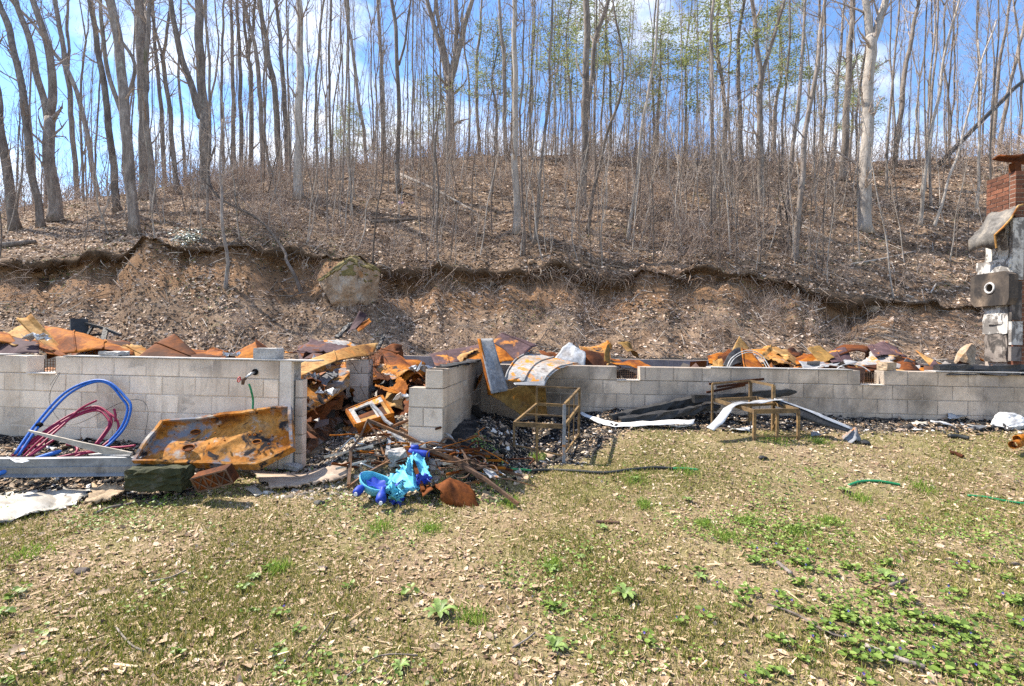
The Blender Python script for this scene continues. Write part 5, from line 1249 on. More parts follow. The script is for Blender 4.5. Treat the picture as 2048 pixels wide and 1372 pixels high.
for (px, py, sx, sy, sz, rz, mt, lab) in [(800, 930, .24, .2, .16, .3, 'concrete', 'pale broken block chunk behind the turquoise toy'), (838, 925, .16, .16, .20, -.2, 'concrete', 'upright broken block chunk right behind the toy bar'),
        (868, 938, .17, .13, .10, .5, 'concrete', 'grey rounded rubble lump right of the toy straps'), (912, 940, .2, .12, .06, -.3, 'brownstone', 'flat tan stone under the trailing wires'),
        (1043, 965, .14, .11, .05, .2, 'brownstone', 'tan stone lying by the cut end of the green hose'), (985, 1004, .22, .12, .05, -.2, 'brownstone', 'flat tan stone at the foot of the long steel rail')]:
    q = PG(px, py); rough_block(lab, (q.x, q.y + .05, q.z - .015), sx, sy, sz, mt, rz, R.uniform(-.2, .2), name='rubble_chunk', cat='rubble', jit=.018)
charred('charred board propped in the ash right of the stepped wall end', P(918, 892, 5.7), P(964, 876, 6.0), .16, .03, 'charred_plank', 'plank', .008)
sheet('dark bluish scrap of sheet standing in the ash by the side wall', [P(936, 886, 5.75), P(968, 876, 5.9), P(972, 902, 5.7), P(940, 906, 5.6)], 'scorched_steel', crumple=.015, nu=8, nv=8, name='metal_scrap', group=None, seed=95)
# chair frames
def chair_one():
    FL0, FL1 = P(1028.4, 846, 5.75), PG(1028, 903); FR0 = P(1129, 809, 5.6); FR1 = PG(1126, 918)
    Yb = 6.25
    RL0, RR0 = P(1074, 773, Yb + .08), P(1159, 777, Yb); 
    RL1 = Vector((RL0.x, RL0.y, ground_z(RL0.x, RL0.y) - .02)); RR1 = Vector((RR0.x, RR0.y, ground_z(RR0.x, RR0.y) - .02))
    FL1 = Vector((FL0.x, FL0.y, ground_z(FL0.x, FL0.y) - .02)); FR1 = Vector((FR0.x, FR0.y, ground_z(FR0.x, FR0.y) - .02))
    t = thing('chair_frame', 'bare rusty square-tube chair frame standing in the ash left of the long wall', 'chair', FR1)
    def br(name, a, b, w=.022, h=None, mat='frame_rust'):
        mb = MB(); mb.bar(a, b, w, h); mb.build(name, M[mat], t)
    at = lambda a, b, z: a.lerp(b, (a.z - z) / (a.z - b.z))
    zs = FL0.z
    br('leg', FL0, FL1, .026); br('leg', FR0, FR1, .034, None, 'scorched_steel'); br('leg', RL0, RL1, .024); br('leg', RR0, RR1, .026)
    SFR, SRL, SRR = at(FR0, FR1, P(1128, 853, 5.6).z), at(RL0, RL1, P(1074, 808, Yb + .08).z), at(RR0, RR1, P(1157, 813, Yb).z)
    br('back_rail', RL0, RR0, .02); br('arm_rail', RR0, FR0, .026)
    br('seat_rail', FL0 + Vector((0, 0, -.012)), SFR, .022, .05); br('seat_rail', FL0, SRL, .024, .03); br('seat_rail', SRL, SRR, .024, .035); br('seat_rail', SRR, SFR, .024, .045)
    br('cross_rail', FL0.lerp(SRL, .45), SFR.lerp(SRR, .45), .018, .018)
    zb = FR1.z + .10
    br('stretcher', at(FL0, FL1, FL1.z + .05), at(FR0, FR1, FR1.z + .09), .014); br('stretcher', at(FR0, FR1, FR1.z + .10), at(RR0, RR1, RR1.z + .07), .018)
    m0 = FL0.lerp(SFR, .47); br('leg', m0, Vector((m0.x, m0.y, ground_z(m0.x, m0.y))), .026)
    for f in (.3, .62):
        a = FR0.lerp(RR0, f); b = at(FR0, FR1, FR1.z + .10).lerp(at(RR0, RR1, RR1.z + .07), f); br('side_bar', a, b, .011)
chair_one()
def chair_two():
    A, B, C, D = P(1509, 823, 6.0), P(1597, 821, 6.02), P(1503, 796, 6.75), P(1429, 800, 6.55)
    C = A.lerp(B, 0) + (D - A) + (B - A) * .88
    C = P(1512, 796, 6.62)
    dn = lambda p: Vector((p.x, p.y, ground_z(p.x, p.y) - .02))
    t = thing('chair_frame', 'bare rusty chair frame with a crumpled white strip draped over its seat', 'chair', dn(A))
    def br(name, a, b, w=.022, h=None, mat='frame_rust'):
        mb = MB(); mb.bar(a, b, w, h); mb.build(name, M[mat], t)
    br('leg', A, dn(A), .032); br('leg', B, dn(B), .03)
    TD, TC = P(1425, 767, 6.55), P(1501, 762, 6.66); RM = P(1547, 771, 6.35)
    br('leg', TD, dn(TD), .022); br('leg', TC, dn(TC), .036); br('leg', RM, dn(RM), .036)
    br('back_rail', TD, TC, .02); br('arm_rail', TC, RM, .022, .03)
    br('seat_rail', A, B, .022, .055); br('seat_rail', D, A, .022, .045); br('seat_rail', D, C, .022, .04); br('seat_rail', C, B, .022, .05)
    br('cross_rail', D.lerp(A, .55), C.lerp(B, .5), .022, .03)
    m0 = A.lerp(B, .52); br('leg', m0, dn(m0), .026)
    br('stretcher', A.lerp(dn(A), .82), B.lerp(dn(B), .80), .014); br('stretcher', RM.lerp(dn(RM), .9), A.lerp(B, .5).lerp(dn(m0), .3), .016, .03)
chair_two()
# white strip over the second chair and the dark channel running off it
def strip(name, label, cat, L_, R_, mat, nv=5, seed=0, cr=.006, th=.003):
    a = spline([P(*q) for q in L_], nv); b = spline([P(*q) for q in R_], nv); g = []
    for p, q in zip(a, b):
        row = []
        for i in range(5):
            s = p.lerp(q, i / 4); row.append(s + Vector((0, 0, 1)) * cr * 2 * mn.noise(s * 8 + Vector((seed, 0, 0))))
        g.append(row)
    mb = MB(); shell(mb, g, 5, len(g), th); return tag(mb.build(name, M[mat], None, True), label, cat)
strip('metal_strip', 'crumpled whitish metal strip bent over the seat of the right chair frame', 'metal strip', [(1413, 855, 6.02), (1434, 836, 6.1), (1458, 808, 6.25), (1500, 803, 6.3), (1540, 798, 6.3), (1562, 796, 6.3)], [(1428, 860, 5.95), (1450, 842, 6.02), (1472, 812, 6.15), (1506, 807, 6.2), (1546, 803, 6.2), (1568, 803, 6.2)], 'aluminium', cr=.012)
strip('metal_channel', 'dark scorched channel slanting from the right chair frame down to the ground', 'metal strip', [(1548, 797, 6.3), (1600, 814, 6.25), (1650, 836, 6.15), (1704, 858, 6.1)], [(1552, 806, 6.22), (1602, 834, 6.15), (1644, 850, 6.1), (1694, 864, 6.05)], 'char', cr=.006)
strip('metal_strip', 'bright upper edge of the dark channel by the right chair frame', 'metal strip', [(1548, 795.5, 6.33), (1600, 812.5, 6.27), (1650, 832, 6.18), (1706, 856, 6.12)], [(1548, 798, 6.28), (1600, 816, 6.22), (1650, 838, 6.13), (1704, 860, 6.08)], 'aluminium', cr=.004)
strip('metal_strip', 'long flat white metal strip on the ash below the leaning charred beam', 'metal strip', [(1162, 823, 6.9), (1196, 836, 6.7), (1236, 846, 6.5), (1300, 842, 6.5), (1390, 838, 6.5)], [(1160, 828, 6.8), (1190, 843, 6.6), (1230, 854, 6.38), (1300, 851, 6.36), (1386, 848, 6.36)], 'white_rag', cr=.010)
sheet('twisted dark scrap at the lower end of the channel', [P(1698, 852, 6.1), P(1722, 850, 6.15), P(1738, 866, 6.0), P(1702, 876, 5.9)], 'scorched_steel', crumple=.05, nu=12, nv=8, name='metal_scrap', group=None, seed=96)
charred('thick charred beam leaning low against the long wall', P(1222, 838, 6.75), P(1412, 796, 6.95), .13, .12, jag=.012)
charred('second charred beam under the leaning one', P(1240, 842, 6.6), P(1440, 812, 6.75), .12, .08, jag=.012)
charred('charred log with a broken tip lying behind the right chair frame', P(1386, 797, 6.72), P(1592, 784, 6.82), .085, .085, 'charred_log', 'log', .014)
for k, (a, b, lab) in enumerate([((1418, 768, 6.98), (1528, 758, 6.98), 'rusty flat rod leaning on the wall above the right chair frame'), ((1413, 785, 6.94), (1490, 770, 6.98), 'rusty rod slanting below the flat one on the wall'), ((1434, 774, 6.96), (1506, 764, 6.97), 'dark rod between the two rusty rods on the wall')]):
    mb = MB(); mb.bar(P(*a), P(*b), .018, .03); tag(mb.build('steel_rod', M['rust_dark'], None), lab, 'rod')
# hoses on the lawn
def lawn_hose(label, pts, r, mat, cat='hose', name='garden_hose'):
    q = [PG(*p) + Vector((0, 0, r * .9)) for p in pts]; mb = MB(); mb.tube(spline(q, 6), r, 8)
    return tag(mb.build(name, M[mat], None, True), label, cat)
lawn_hose('short green hose end by the ash right of the steel wreck', [(1022, 941), (1042, 942), (1062, 944)], .012, 'green_hose')
lawn_hose('scorched black hose curving across the grass edge to the right', [(1062, 944), (1100, 943), (1150, 945), (1210, 948), (1260, 942), (1310, 938), (1345, 940)], .016, 'black_hose')
lawn_hose('green hose continuing from the scorched black hose', [(1345, 940), (1366, 940), (1396, 943)], .014, 'green_hose')
lawn_hose('dark green hose piece arching in the grass at the right', [(1698, 973), (1722, 966), (1752, 965), (1780, 969), (1800, 972)], .014, 'green_hose')
lawn_hose('bright green hose running off the right edge of the lawn', [(1936, 994), (1970, 997), (2010, 1004), (2060, 1012)], .012, 'green_hose')
lawn_hose('dark burnt pipe bit on the grass near the right wall', [(1898, 876), (1916, 877), (1938, 881)], .028, 'black_hose', 'pipe', 'pipe_piece')
lawn_hose('rusty dark tube lying on the grass right of the pipe bit', [(1900, 908), (1914, 912), (1926, 918)], .022, 'rust_dark', 'pipe', 'pipe_piece')
lawn_hose('brown rusty flat bar lying in the middle of the lawn', [(1192, 1046), (1212, 1047), (1240, 1049)], .014, 'bar_rust', 'bar', 'iron_bar')
# right edge: white bundle and rusty cans
q = PG(2040, 862); o = rock('white_bundle', 'white crumpled bundle lying against the wall at the right edge', (q.x + .02, q.y + .2, q.z + .08), .22, .17, .14, M['white_rag'], 44, sub=4); o['category'] = 'bundle'
def can(label, px, py, Y, d, l=.16, r=.045):
    c = P(px, py, Y); d = Vector(d).normalized(); k = 16; u = d.cross(Vector((0, 0, 1))).normalized(); v = u.cross(d); g = []
    for (s, rr) in ((0, r * .86), (0, r), (l, r), (l, r * .86), (.012, r * .86)):
        g.append([c + d * s + (u * math.cos(6.283 * i / k) + v * math.sin(6.283 * i / k)) * rr for i in range(k + 1)])
    mb = MB(); shell(mb, g, k + 1, 5, .002); tag(mb.build('rusty_can', M['rust_orange'], None, True), label, 'can')
can('rusty open can lying in front of the white bundle', 2026, 890, 5.7, (1, .5, .05)); can('second rusty can resting above the first at the right edge', 2034, 878, 5.8, (1, .3, .05))
for k, (px, py, w, h, mt, lab) in enumerate([(1894, 850, 34, 5, 'white_rag', 'thin white scrap lying flat beside the wall at the right'), (1915, 838, 20, 4, 'aluminium', 'bright foil scrap by the wall under the chimney end'), (1800, 860, 18, 5, 'plywood', 'small tan board scrap on the ash right of the channel'),
        (1840, 848, 16, 4, 'board', 'pale board scrap against the foot of the right wall'), (1480, 860, 20, 6, 'white_rag', 'white scrap under the right chair frame'), (1640, 872, 18, 4, 'flashing', 'grey scrap on the grass below the dark channel'),
        (1360, 852, 22, 5, 'white_rag', 'white papery scrap at the right end of the flat strip'), (1090, 830, 16, 6, 'plywood', 'tan chip in the ash inside the left chair frame'), (1960, 858, 26, 4, 'flashing', 'grey flat scrap by the wall near the white bundle')]):
    C = [PG(px - w, py), PG(px + w, py - 1), PG(px + w, py + h), PG(px - w, py + h)]; C = [c + Vector((0, 0, .03)) for c in C]
    sheet(lab, C, mt, crumple=.02, nu=8, nv=5, name='scrap', cat='scrap', group=None, seed=120 + k, ragged=.01)

# ------------------------------------------------------------------ small scraps among the burnt sheets
def scrap_variants():
    out = []
    for k in range(8):
        mb = MB(); nu, nv = 7, 5; g = []
        a, b = R.uniform(.5, 1.0), R.uniform(.25, .6); f0, f1 = R.uniform(-2.2, 2.2), R.uniform(-1.5, 1.5)
        for j in range(nv):
            row = []
            for i in range(nu):
                u, v = i / (nu - 1) - .5, j / (nv - 1) - .5
                z = .35 * abs(u - .1 * f0) * f0 * .5 + .3 * abs(v + .1 * f1) * f1 * .5
                row.append(Vector((u * a + R.gauss(0, .02), v * b + R.gauss(0, .02), z + R.gauss(0, .015))))
            g.append(row)
        shell(mb, g, nu, nv, .008)
        me = bpy.data.meshes.new('metal_scrap'); me.from_pydata([tuple(v) for v in mb.v], [], mb.f)
        me.materials.append(M[['rust_orange', 'rust_dark', 'rust_tan', 'rust_purple', 'scorched_steel', 'rust_dark', 'char', 'rust_orange'][k]]); me.update(); out.append(me)
    return out
SCV = scrap_variants(); KN = ['orange', 'dark rusty', 'tan', 'purplish', 'grey', 'brown', 'charred', 'bright rusty']
PL = [(60, 'the curled tan strip'), (180, 'the sagging orange sheet'), (330, 'the tilted roof panel'), (460, 'the loose grey block'), (600, 'the doorway gap edge'), (660, 'the long tan sheet'), (720, 'the block pier'), (800, 'the orange curling sheet'), (900, 'the side wall'), (1040, 'the purple hump'), (1130, 'the silvery sheet'), (1200, 'the rusted duct end'), (1280, 'the left vent of the long wall'),
      (1430, 'the square tan panel'), (1490, 'the orange leaning panel'), (1560, 'the long sloping panel'), (1640, 'the twisted scrap'), (1700, 'the saddle-shaped sheet'), (1775, 'the loose tan block'), (1850, 'the reddish triangular panel'), (1950, 'the charred beam')]
def scraps():
    n = 0
    while n < 150:
        px = R.choice([R.uniform(-40, 560), R.uniform(570, 850), R.uniform(570, 850), R.uniform(870, 1290), R.uniform(1410, 1980)]); Y = R.uniform(5.9, 10.5); x = (px - CX) / FPX * Y
        front = 5.35 - .12 * (x + 2.35) + .35 if x < -2.35 else (7.35 - .06 * (x + .6) + .35 if x > -.45 else 6.5)
        if Y < front: continue
        k = R.randrange(8); o = bpy.data.objects.new('metal_scrap', SCV[k]); COL.objects.link(o)
        h = .62 if x < -2.6 else (.40 if x < .3 else .56); back = smooth((11.5 - Y) / 3)
        if -2.4 < x < -.7: h *= smooth((Y - 6.4) / 1.4)
        o.location = (x, Y, ground_z(x, Y) + h * back + R.uniform(-.02, .10)); s = R.uniform(.18, .5)
        o.scale = (s, s, s); o.rotation_euler = (R.gauss(0, .6), R.gauss(0, .6), R.uniform(0, 6.28)); n += 1
        l = min(PL, key=lambda q: abs(q[0] - px))[1]
        tag(o, f"{'small' if s < .34 else 'larger'} bent {KN[k]} metal scrap in the rubble {'far behind' if Y > front + 1.8 else 'beside'} {l}", 'scrap', 'bent scraps in the rubble')
scraps()

def centre_tangle():
    """loose rods, strips and dark chips lying round the steel wreck"""
    for k in range(84):
        px, py = (R.uniform(690, 860), R.uniform(880, 962)) if k % 3 == 0 else (R.gauss(930, 45), R.gauss(935, 26))
        px = min(1030, px); g = PG(px, min(1000, max(872, py))); a = R.uniform(-.9, .9) + (math.pi if R.random() < .5 else 0); L_ = R.uniform(.15, .55); d = Vector((math.cos(a), math.sin(a) * .7, R.uniform(-.05, .35))).normalized()
        p = g + Vector((0, 0, R.uniform(.01, .08))); mb = MB(); kind = k % 4
        if kind == 0: mb.bar(p - d * L_ / 2 + Vector((0, 0, L_ * abs(d.z) / 2)), p + d * L_ / 2 + Vector((0, 0, L_ * abs(d.z) / 2)), .014, .022)
        else:
            b = Vector((R.gauss(0, .09), R.gauss(0, .05), R.uniform(.0, .12))); q = p + Vector((0, 0, L_ * abs(d.z) / 2))
            mb.tube(spline([q - d * L_ / 2, q - d * L_ * .15 + b, q + d * L_ * .2 + b * .3, q + d * L_ / 2], 4), R.choice([.005, .006, .009]), 5)
        mt, wd = [('bar_rust', 'brown'), ('rust_dark', 'dark'), ('rust_orange', 'orange'), ('pipe_grey', 'grey')][R.choice([0, 0, 1, 1, 2, 3])]
        pl = 'left of the toy' if px < 730 else 'behind the toy' if px < 850 else 'in front of the stepped wall end' if px < 905 else 'among the trailing wires' if px < 965 else 'at the right end of the wire tangle'
        tag(mb.build('rusty_rod', M[mt], None, kind != 0), f"{'short' if L_ < .32 else 'long'} {wd} {'straight rod' if kind == 0 else 'bent rod'} lying {pl}", 'rod', 'loose rods round the steel wreck')
centre_tangle()
# ------------------------------------------------------------------ the wood on the hillside
M['bark'] = objvar('bark', [(.3, (.15, .122, .105)), (.5, (.28, .235, .205)), (.68, (.41, .36, .32))], scale=5, fine=22, stretch=(1, 1, .25), fine_lo=.5, bmp=.9, bdist=.02, rough=.95, lo=.62, hi=1.15,
    spots=[((.36, .36, .30), 3.0, .62, .7, 5), ((.11, .115, .06), 1.2, .62, .75, 8)])
M['bark_pale'] = objvar('bark_pale', [(.3, (.27, .235, .205)), (.5, (.40, .355, .315)), (.68, (.49, .445, .40))], scale=5, fine=22, stretch=(1, 1, .25), fine_lo=.6, bmp=.7, bdist=.015, rough=.95, lo=.8, hi=1.1)
M['bark_dark'] = objvar('bark_dark', [(.3, (.08, .065, .055)), (.5, (.16, .13, .11)), (.7, (.26, .21, .18))], scale=6, fine=24, stretch=(1, 1, .3), fine_lo=.5, bmp=.8, rough=.95)
M['twig'] = objvar('twig', [(.3, (.26, .20, .165)), (.6, (.44, .36, .30))], scale=6, fine=20, bmp=.0, rough=.95, lo=.7, hi=1.15)
def rand_perp(d):
    v = Vector((R.gauss(0, 1), R.gauss(0, 1), R.gauss(0, 1))); v -= d * v.dot(d); return v.normalized()
def limb(mb, p, d, L, r, depth, up=.25):
    """a bare branch with its twigs"""
    n = 5 if depth > 0 else 3; pts = [p.copy()]; q = p.copy(); dd = d.copy()
    for k in range(n):
        dd = (dd + rand_perp(dd) * R.uniform(.05, .28) + Vector((0, 0, up * .35))).normalized(); q = q + dd * (L / n); pts.append(q.copy())
    mb.tube(pts, [max(.0045, r * (1 - .82 * k / n)) for k in range(n + 1)], 5 if r > .03 else 3, cap=False)
    if depth > 0:
        for k in range(R.randint(3, 6) if depth > 1 else R.randint(2, 4)):
            i = R.randint(1, n); t = (pts[i] - pts[i - 1]).normalized(); s = (t * R.uniform(.6, 1.1) + rand_perp(t) * R.uniform(.5, .9)).normalized()
            limb(mb, pts[i].lerp(pts[i - 1], R.random()), s, L * R.uniform(.3, .55), max(.006, r * .45), depth - 1, up)
def stem_tube(mb, pts, r0, r1, sides=9, flare=True, wob=.06):
    s = spline(pts, 5); m = len(s); ln = sum((b - a).length for a, b in zip(s[:-1], s[1:]))
    ph = R.uniform(0, 50); out, rad, acc = [], [], 0.0
    for i, p in enumerate(s):
        if i: acc += (s[i] - s[i - 1]).length
        f = i / (m - 1)
        w = wob * min(1, acc)
        out.append(p + Vector((mn.noise(Vector((acc * .5, ph, 0))), mn.noise(Vector((acc * .5, ph, 9))), 0)) * w * 2.2)
        r = r0 + (r1 - r0) * (f ** 1.1)
        if flare: r *= 1 + .55 * math.exp(-acc / .35)
        rad.append(r * (1 + .06 * mn.noise(Vector((acc * 1.7, ph, 4)))))
    mb.tube(out, rad, sides)
    return out, rad
def crown_on(mb, out, rad, f0, n, Lr=(1.2, 3.2), depth=2, up=.3):
    m = len(out)
    for k in range(n):
        f = f0 + (1 - f0) * R.random() ** .8; i = min(m - 2, max(1, int(f * (m - 1))))
        t = (out[i + 1] - out[i]).normalized(); d = (t * R.uniform(.5, 1.1) + rand_perp(t) * R.uniform(.5, .9)).normalized()
        limb(mb, out[i].lerp(out[i + 1], R.random()), d, R.uniform(*Lr) * (1.15 - .5 * f), rad[i] * R.uniform(.22, .42), depth, up)
TREES = []
def hero(label, w, stem, forks=(), mat='bark', ext=6.0, name='bare_tree', low=4, nb=None, depth=None, side=None):
    b = PH(*stem[0], **(dict(y0=depth) if depth else {}))
    Y = b.y; r0 = .86 * w * Y / FPX / 2
    t = thing(name, label, 'tree', b)
    tr, cr = MB(), MB()
    def run(pts3, ra, rb, extend, flare):
        if extend:
            d = (pts3[-1] - pts3[-2]).normalized(); d = (d + Vector((0, 0, .25))).normalized()
            pts3 = pts3 + [pts3[-1] + d * extend * .5, pts3[-1] + (d + rand_perp(d) * .12).normalized() * extend]
        return stem_tube(tr, pts3, ra, rb, 10 if w > 15 else 7, flare)
    pts = [b - Vector((0, 0, .15))] + [P(px, py, Y + .3 * k + R.uniform(-.1, .1)) for k, (px, py) in enumerate(stem[1:])]
    top_open = stem[-1][1] <= 20
    out, rad = run(pts, r0, r0 * (.55 if not forks else .8) * (.6 if top_open and not forks else 1), ext if top_open else 0, True)
    k = Y / 18.0
    nlow = nb if nb is not None else low + 9
    crown_on(cr, out, rad, .18, nlow, (.5 * k, 1.5 * k), 1, .15)
    if not forks: crown_on(cr, out, rad, .40, 11, (1.2 * k, 2.6 * k), 2)
    for fk in forks:
        ff = fk[1:]; fp = [P(px, py, Y + .3 * len(stem) + .2 * i) for i, (px, py) in enumerate(ff)]
        o2, r2 = run(fp, r0 * fk[0], r0 * fk[0] * .5, ext, False)
        crown_on(cr, o2, r2, .15, 9, (1.0 * k, 2.2 * k), 2)
    tr.build('trunk', M[mat], t, True); cr.build('crown', M['twig'] if mat != 'bark_dark' else M['bark_dark'], t)
    TREES.append((b.x, b.y)); return t
H = hero
H('leaning dark trunk cut off by the left edge', 20, [(32, 458), (8, 300), (-14, 150), (-40, -20)])
H('pale tree leaning left just inside the left edge, second trunk in', 15, [(82, 455), (58, 300), (42, 170), (22, 80), (-4, 0)], [(.7, (56, 290), (44, 180), (30, 100), (-4, 10))])
H('stout left tree forking wide at a third of its height', 26, [(112, 440), (100, 330), (97, 235)], [(.72, (97, 240), (106, 165), (92, 70), (68, -5)), (.62, (96, 240), (84, 180), (58, 75), (26, -5))])
H('slim double tree on the skyline left of the stout fork', 11, [(158, 390), (146, 300), (138, 180), (120, 55), (110, 0)], [(.7, (150, 330), (140, 200), (136, 100), (134, 0))])
H('thin tree with a long left curve against the sky', 11, [(202, 388), (170, 255), (138, 146), (108, 105), (60, 40), (20, 0)])
H('dark straight trunk left of the big grey one', 16, [(238, 425), (218, 255), (200, 110), (178, 0)])
H('big grey trunk standing nearest on the left slope', 22, [(268, 468), (252, 255), (238, 110), (223, 0)], [(.5, (248, 240), (215, 145), (205, 60), (200, 0)), (.4, (252, 200), (270, 130), (230, 60), (218, 0))])
H('straight thick trunk right of the big grey one', 22, [(290, 398), (285, 240), (283, 110), (276, 0)], [(.5, (286, 210), (295, 110), (290, 50), (288, 0))])
H('companion stem close by the straight thick trunk', 14, [(308, 424), (297, 300), (291, 180), (296, 60), (300, 0)])
H('slim tree with a small hooked fork on the left skyline', 10, [(333, 372), (322, 220), (310, 90), (306, 0)])
H('slim tree with a raised fork right of the hooked one', 11, [(353, 386), (340, 230), (326, 110)], [(.7, (326, 112), (332, 75), (344, 0)), (.6, (326, 112), (308, 60), (300, 0))])
H('thin sapling-like tree between the forked tree and the leaning pair', 7, [(374, 352), (364, 230), (358, 150), (360, 60), (362, 0)])
H('twin trunk whose left half leans far out across the sky', 21, [(413, 395), (408, 290), (404, 200), (400, 100), (396, 0)], [(.8, (402, 235), (386, 185), (365, 130), (350, 60), (340, 0))])
H('thin straight tree right of the leaning twin', 7, [(448, 318), (443, 180), (446, 60), (448, 0)])
H('first of the close row of straight skyline trees', 10, [(470, 330), (466, 200), (464, 80), (462, 0)])
H('second of the close row of straight skyline trees', 10, [(486, 328), (481, 200), (478, 90), (473, 0)])
H('third, slightly forked tree in the skyline row', 11, [(504, 326), (503, 190), (496, 110)], [(.7, (497, 115), (505, 60), (510, 0)), (.7, (496, 115), (490, 55), (486, 0))])
H('tree leaning left at the end of the skyline row', 12, [(531, 342), (521, 210), (508, 90), (488, 0)])
H('dark leaning tree left of the pale pole-like trunk', 15, [(562, 336), (550, 200), (536, 100), (520, 0)])
H('slim straight tree close behind the pale pole-like trunk', 12, [(580, 330), (568, 180), (561, 90), (553, 0)])
H('pale pole-like trunk rising straight left of the boulder', 21, [(597, 397), (597, 250), (598, 120), (597, 0)], mat='bark_pale')
H('thin tree leaning left above the boulder', 9, [(735, 335), (718, 200), (703, 100), (692, 0)])
H('slender straight tree above the purple scrap on the slope', 11, [(769, 322), (764, 180), (760, 80), (756, 0)])
H('slender knotty tree right of the purple scrap', 10, [(797, 386), (799, 200), (793, 80), (784, 0)], [(.6, (798, 130), (812, 70), (822, 0))])
H('big tree opening into a wide vase of four limbs at mid height', 23, [(902, 322), (900, 240), (899, 150)], [(.62, (897, 160), (882, 105), (866, 50), (852, -5)), (.5, (899, 150), (885, 80), (872, 0)), (.55, (902, 150), (912, 90), (914, 0)), (.6, (902, 160), (918, 100), (932, 40), (946, -5))])
H('slim tree right of the wide vase-shaped one', 8, [(960, 305), (953, 150), (960, 60), (964, 0)])
H('upright grey tree behind the tall pale centre trunk', 11, [(1013, 320), (1009, 180), (1005, 80), (1000, 0)])
H('tall pale trunk in the middle of the slope', 18, [(1034, 464), (1031, 330), (1030, 180), (1029, 0)], mat='bark_pale', low=3)
H('dark thin stem twined close by the tall pale centre trunk', 6, [(1047, 510), (1043, 380), (1040, 250), (1046, 120), (1044, 0)], mat='bark_dark')
H('slender brown tree leaning right of the pale centre trunk', 9, [(1069, 487), (1080, 350), (1092, 250), (1100, 120), (1104, 0)])
H('double trunk right of centre with one half swinging right', 17, [(1165, 412), (1170, 280), (1172, 150), (1174, 0)], [(.8, (1170, 260), (1182, 160), (1192, 70), (1216, 0))])
H('dark curving tree crossing in front of the double trunk', 8, [(1173, 467), (1192, 360), (1218, 255), (1240, 190), (1248, 140), (1236, 60), (1224, 0)], mat='bark_dark')
H('pale slender tree leaning right beyond the curving one', 9, [(1257, 477), (1272, 350), (1288, 237), (1305, 120), (1318, 0)], mat='bark_pale')
H('very thin dark stem standing on the bank lip left of centre', 5, [(876, 542), (874, 400), (873, 260), (880, 150), (884, 60)], mat='bark_dark', low=6)
H('straight grey tree among the green crowns right of centre', 10, [(1428, 440), (1426, 260), (1425, 120), (1424, 0)])
H('short dark trunk behind the brushwood right of centre', 11, [(1480, 362), (1480, 220), (1476, 100), (1490, 0)])
H('slim tree splitting in a wide V on the right slope', 15, [(1525, 412), (1520, 290), (1519, 180)], [(.75, (1519, 190), (1516, 90), (1504, 0)), (.65, (1521, 180), (1536, 110), (1552, 55), (1568, 0))])
H('thin tree leaning right beside the wide V', 10, [(1571, 422), (1586, 290), (1600, 180), (1606, 80), (1611, 0)])
H('brown tree leaning right nearest the bank on the right slope', 13, [(1591, 520), (1604, 360), (1614, 250), (1634, 145), (1644, 60), (1650, 0)])
H('thin tree half hidden left of the big pale trunk', 7, [(1638, 342), (1648, 220), (1652, 120), (1650, 20)])
H('dark leaning trunk close left of the big pale one', 17, [(1686, 362), (1694, 240), (1700, 110), (1706, 0)])
H('slim tree crossing in front of the dark leaning trunk', 8, [(1664, 405), (1668, 290), (1676, 160), (1684, 70), (1690, 0)])
H('very big pale trunk forking near the top on the right', 27, [(1729, 462), (1732, 330), (1737, 180), (1740, 72)], [(.72, (1740, 80), (1734, 40), (1728, -10)), (.72, (1744, 85), (1758, 45), (1772, -10))], mat='bark_pale', low=5)
H('slim grey tree just right of the very big pale trunk', 6, [(1771, 392), (1782, 220), (1790, 110), (1800, 0)])
H('straight tree on the skyline right of the very big trunk', 11, [(1789, 337), (1806, 180), (1826, 55), (1838, 0)])
H('pale slim tree leaning right on the far right slope', 8, [(1840, 452), (1854, 320), (1876, 190), (1898, 90), (1920, 0)], mat='bark_pale')
H('pale thin tree leaning strongly right above the bent branch', 6, [(1868, 452), (1894, 370), (1914, 310), (1940, 210), (1966, 120), (1990, 40)], mat='bark_pale')
H('tall tree leaning right near the chimney top', 8, [(1983, 312), (1992, 200), (2006, 90), (2020, 0)])
H('tree leaning out past the right edge', 9, [(1994, 312), (2012, 210), (2034, 110), (2060, 0)])
H('short pale tree standing left of the chimney top', 6, [(1952, 417), (1958, 320), (1962, 200), (1956, 80)], mat='bark_pale')
H('thin crooked tree on the bank slope left of the boulder', 8, [(452, 575), (448, 480), (446, 400), (440, 330), (446, 240)], low=6, depth=15.2)
H('thin dark crooked stem reaching over the boulder', 4, [(745, 535), (752, 440), (764, 360), (770, 250)], mat='bark_dark', low=4)
H('dark bushy stem with drooping vines left of the pale pole', 8, [(605, 585), (582, 540), (574, 520), (570, 500), (520, 440), (440, 395), (415, 340), (430, 290)], mat='bark_dark', low=14, nb=22, depth=15.2)
